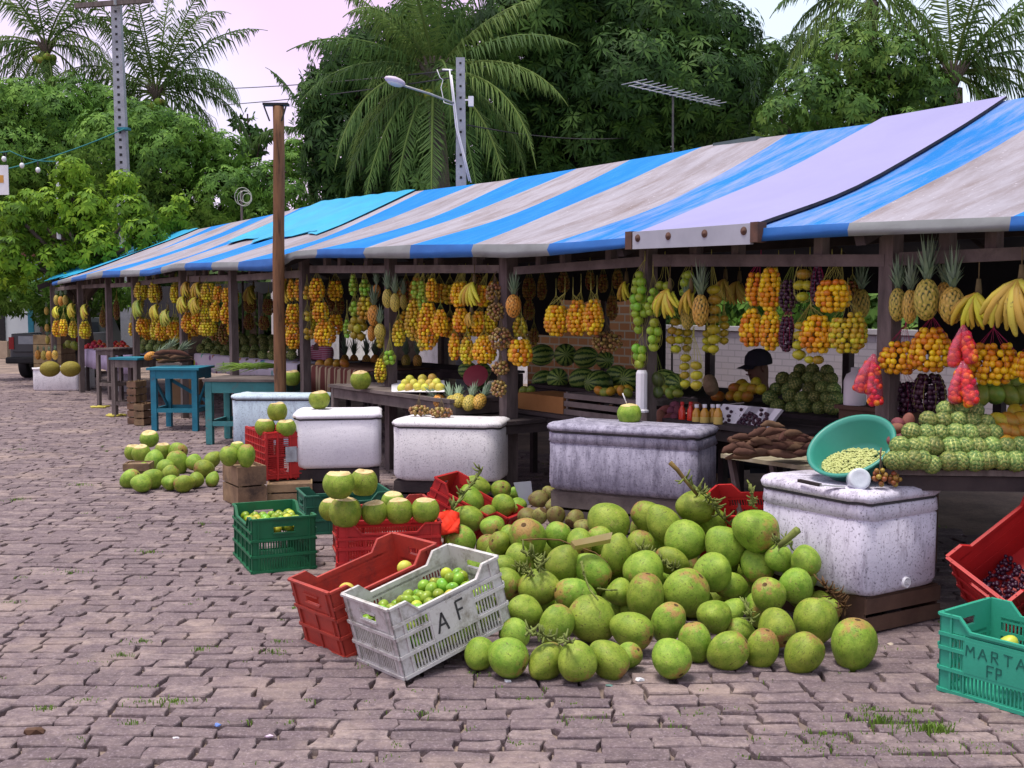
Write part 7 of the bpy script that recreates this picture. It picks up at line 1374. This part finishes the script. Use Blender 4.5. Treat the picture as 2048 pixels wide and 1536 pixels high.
def cpole(xb, xt, ytop, depth, w0, w1, label, ybase=None):
    B = D(xb, 610, depth); B.z = 0; T = D(xt, ytop, depth); o = thing('concrete_pole', label, 'pole', B); b = MB(); q = []
    for c, w in ((B, w0), (T, w1)): q += [c + V3((-w / 2, -w * .35, 0)), c + V3((w / 2, -w * .35, 0)), c + V3((w / 2, w * .35, 0)), c + V3((-w / 2, w * .35, 0))]
    b.hexa(q); b.build('shaft', [M['concrete']], o); b = MB(); n = int((T.z) / .16)
    for k in range(14, n): f_ = (k + .5) / n; c = B.lerp(T, f_); w = w0 + (w1 - w0) * f_; b.box(c + V3((0, -w * .35 - .001, 0)), (w * .24, .006, w * .24))
    b.build('peg_holes', [M['blk']], o); return o, B, T
o, B, T = cpole(258, 229, -90, 25, .31, .185, 'tall grey concrete post with peg holes and a wooden crossarm at the upper left'); p0, p1 = D(150, 12, 24.8), D(306, 0, 24.8); b = MB(); b.bar(p0, p1, .09, .10); b.build('crossarm', [M['wood']], o); b = MB(); b.bar(D(230, 10, 24.75), D(230, -12, 24.75), .05); b.tube([D(301, 4, 24.75), D(300, 30, 24.75)], .012, 5); b.build('crossarm_fitting', [M['steel']], o)
b = MB(); c = D(248, 258, 24.85); b.box(c, (.24, .2, .05)); b.build('strap', [M['turq']], o)
o, B, T = cpole(924, 921, 116, 16.5, .19, .125, 'grey concrete lamp pole with peg holes beside the tall coconut palm'); b = MB(); A0, A1 = D(912, 208, 16.38), D(803, 170, 16.0); b.tube([A0, A0.lerp(A1, .5) + V3((0, 0, .015)), A1], .016, 7); arm = b.build('lamp_arm', [M['steel']], o)
hd = D(790, 162, 15.95); ax = (A1 - A0).normalized(); Rm = ax.to_track_quat('X', 'Z').to_matrix(); b = MB(); b.ball(hd, (.16, .10, .055), 2, 0, Rm); lh = b.build('lamp_head', [mat('pale_lamp_shell', (.62, .52, .64), (.55, .46, .58), 5, .4, .4)], o); b = MB(); b.ball(hd - V3((0, 0, .03)), (.125, .08, .045), 2, 0, Rm); b.build('lamp_lens', [mat('milky_lens', (.60, .60, .62), (.52, .52, .55), 5, .3, .5)], lh)
b = MB(); b.box(D(942, 203, 16.35), (.075, .08, .14)); b.bar(D(930, 200, 16.4), D(938, 200, 16.4), .02); b.build('meter_box', [M['white']], o)
b = MB(); b.tube([D(899, 138, 16.36), D(905, 190, 16.36), D(912, 255, 16.36), D(926, 310, 16.36), D(938, 362, 16.36)], .011, 6); b.tube([D(903, 150, 16.34), D(909, 200, 16.34), D(916, 260, 16.34), D(931, 320, 16.34), D(942, 365, 16.34)], .010, 6); b.build('conduit', [M['white']], o); b = MB(); b.tube([D(874, 139, 16.5), D(880, 155, 16.5), D(886, 160, 16.5), D(882, 175, 16.5), D(888, 205, 16.4), D(905, 210, 16.36)], .006, 5); b.tube([D(885, 139, 16.5), D(904, 140, 16.4)], .012, 5); b.build('loose_cable', [M['white']], o)
b = MB(); B = D(117, 610, 24); B.z = 0; b.tube([B, D(116, 320, 24)], [.055, .042], 8); setp(b.build('thin_post', [M['concrete']], None, org=B), 'thin weathered post standing in the yellow green young tree', 'post')
def wire(pts, r, label, sag=.25, m=None):
    b = MB()
    for (x0, y0, Y0), (x1, y1, Y1) in zip(pts, pts[1:]):
        A_, C_ = D(x0, y0, Y0), D(x1, y1, Y1); b.tube([A_.lerp(C_, q / 12) - V3((0, 0, sag * 4 * (q / 12) * (1 - q / 12))) for q in range(13)], r, 5)
    return setp(b.build('overhead_wire', [m or M['rope']], None, org=A_), label, 'wire')
wire([(420, 178, 30), (910, 140, 16.6)], .010, 'overhead wire running from the left trees to the concrete lamp pole', .05); wire([(440, 210, 30), (905, 155, 16.6)], .010, 'lower overhead wire crossing the pink sky to the lamp pole', .05); wire([(935, 250, 16.6), (1260, 275, 24)], .010, 'dark wire leading right from the lamp pole into the mango tree', .1)
M['tealcord'] = mat('teal_cord', (.03, .20, .20), (.02, .14, .15), 9, .7); wire([(-60, 352, 24.4), (248, 258, 24.6)], .014, 'teal cord tied from the left edge to the tall concrete post', .12, M['tealcord']); wire([(-60, 290, 23.6), (20, 302, 23.8), (116, 322, 24)], .012, 'sagging cord with hanging bulbs at the left edge', .08, M['tealcord'])
for k, (x, y) in enumerate(((8, 318), (44, 331), (76, 340))): p = D(x, y, 23.85); b = MB(); b.tube([p + V3((0, 0, .17)), p + V3((0, 0, .05))], .016, 6); hd_ = setp(b.build('light_bulb', [M['blk']], None, org=p), f'unlit clear bulb hanging on the left cord, {ORD[k]} from left', 'light bulb'); b = MB(); b.ball(p, (.05, .05, .062), 2); b.build('glass', [mat('bulb_glass', (.70, .70, .74), (.66, .66, .70), 3, .1, .6)], hd_)
p = D(2, 360, 24); o = setp((lambda b: (b.box(p, (.32, .02, .62)), b.build('sign_board', [M['white']], None, org=p))[1])(MB()), 'white sign board with an orange patch cut off by the left edge', 'sign'); b = MB(); b.box(p + V3((0, -.013, .02)), (.12, .004, .16)); b.build('printed_patch', [mat('orange_print', (.6, .33, .08), (.5, .22, .06), 9)], o); b = MB(); [b.tube([p + V3((q, 0, .30)), p + V3((q, 0, .56))], .008, 5) for q in (-.12, .12)]; b.build('hanging_cord', [M['rope']], o)
# tv antenna behind the roof
b = MB(); B = D(1346, 610, 13.5); B.z = 0; o = thing('tv_antenna', 'bare television antenna on a thin mast behind the torn roof ridge', 'antenna', B); mt = D(1346, 192, 13.5); b.tube([B, mt], .012, 6); b.build('mast', [M['rope']], o); b = MB(); a, c = D(1268, 164, 13.3), D(1436, 207, 13.7); b.tube([a, c], .009, 6)
for k in range(14): q = a.lerp(c, k / 13); l = .26 - .008 * k; dd = V3((.45, -.85, -.05)).normalized(); b.tube([q - dd * l, q + dd * l], .0055, 5)
b.tube([D(1258, 171, 13.0), D(1440, 212, 13.4)], .006, 5); b.build('aerial', [M['steel']], o)
# coil of pale hose hung on a short stick behind the far roof
B = D(485, 610, 19); B.z = 0; o = thing('hose_coil', 'coil of pale hose hung on a stick behind the far roof', 'hose', B); b = MB()
for k in range(4): c = D(490 + (k - 1.5) * 3, 393 + (k % 2) * 4, 19 - .03 * k); r_ = .135 - .02 * k; b.tube([c + V3((r_ * math.cos(q * .4) * 1.02, .01 * math.sin(q), r_ * math.sin(q * .4) * 1.1)) for q in range(17)], .0055, 5)
b.build('coil', [mat('pale_hose', (.45, .46, .40), (.36, .36, .30), 9, .6)], o); b = MB(); b.bar(B, D(483, 380, 19.1), .03); b.build('stick', [M['wood']], o)
# small litter
for k, (x, y, s_, lbl, col) in enumerate([(70, 1468, .03, 'crumpled brown scrap with a green straw on the stones at lower left', (.10, .05, .03)), (435, 1452, .012, 'tiny blue scrap on the stones at the lower left', (.15, .25, .6)), (1218, 1374, .012, 'small crumpled green paper before the coconut heap', (.12, .22, .2)), (1780, 1290, .013, 'pale round scrap in front of the plank base', (.6, .5, .4)), (1015, 1365, .014, 'scrap of white paper at the foot of the white crate', (.7, .7, .75)), (352, 1478, .010, 'white paper bit among the stones', (.7, .65, .7)), (538, 1475, .012, 'pinkish paper strip between the stones', (.65, .5, .65)), (1280, 1362, .016, 'thin white strip in front of the bottom coconuts', (.65, .65, .68))]):
    p = G(x, y); b = MB(); b.ball(p + V3((0, 0, s_ * .4)), (s_ * 1.3, s_ * .8, s_ * .5), 1)
    for i in range(len(b.v)): b.v[i] += V3((rnd.uniform(-1, 1), rnd.uniform(-1, 1), rnd.uniform(-.5, .5))) * s_ * .3
    b.sm = [False] * len(b.f); setp(b.build('litter_scrap', [mat('scrap', col)], None, org=p), lbl, 'litter')
for x, y, l in ((200, 816, 'left'), (232, 833, 'right')): p = G(x, y); b = MB(); [b.tube([p + V3((rnd.uniform(-.12, .12), rnd.uniform(-.1, .1), .012)), p + V3((rnd.uniform(-.15, .15), rnd.uniform(-.1, .1), .02))], [.02, .012], 5) for _ in range(7)]; setp(b.build('husk_scraps', [mat('yellow_husk', (.55, .48, .10), (.4, .34, .06))], None, org=p), f'yellow husk scraps on the ground by the far stands, {l} of two', 'husk')
b = MB(); q = [D(x, y, 7.6) for x, y in ((1027, 965), (1062, 962), (1066, 995), (1050, 1018), (1040, 1000))]; b.add(q + [p + V3((0, .02, -.01)) for p in q], [(0, 1, 2, 3, 4), (9, 8, 7, 6, 5)] + [(i, i + 5, (i + 1) % 5 + 5, (i + 1) % 5) for i in range(5)]); setp(b.build('plastic_sheet', [mat('cloudy_plastic', (.40, .42, .50), (.32, .34, .42), 6, .3, .5)], None, org=q[3]), 'piece of clear plastic standing behind the withered coconuts', 'plastic sheet')
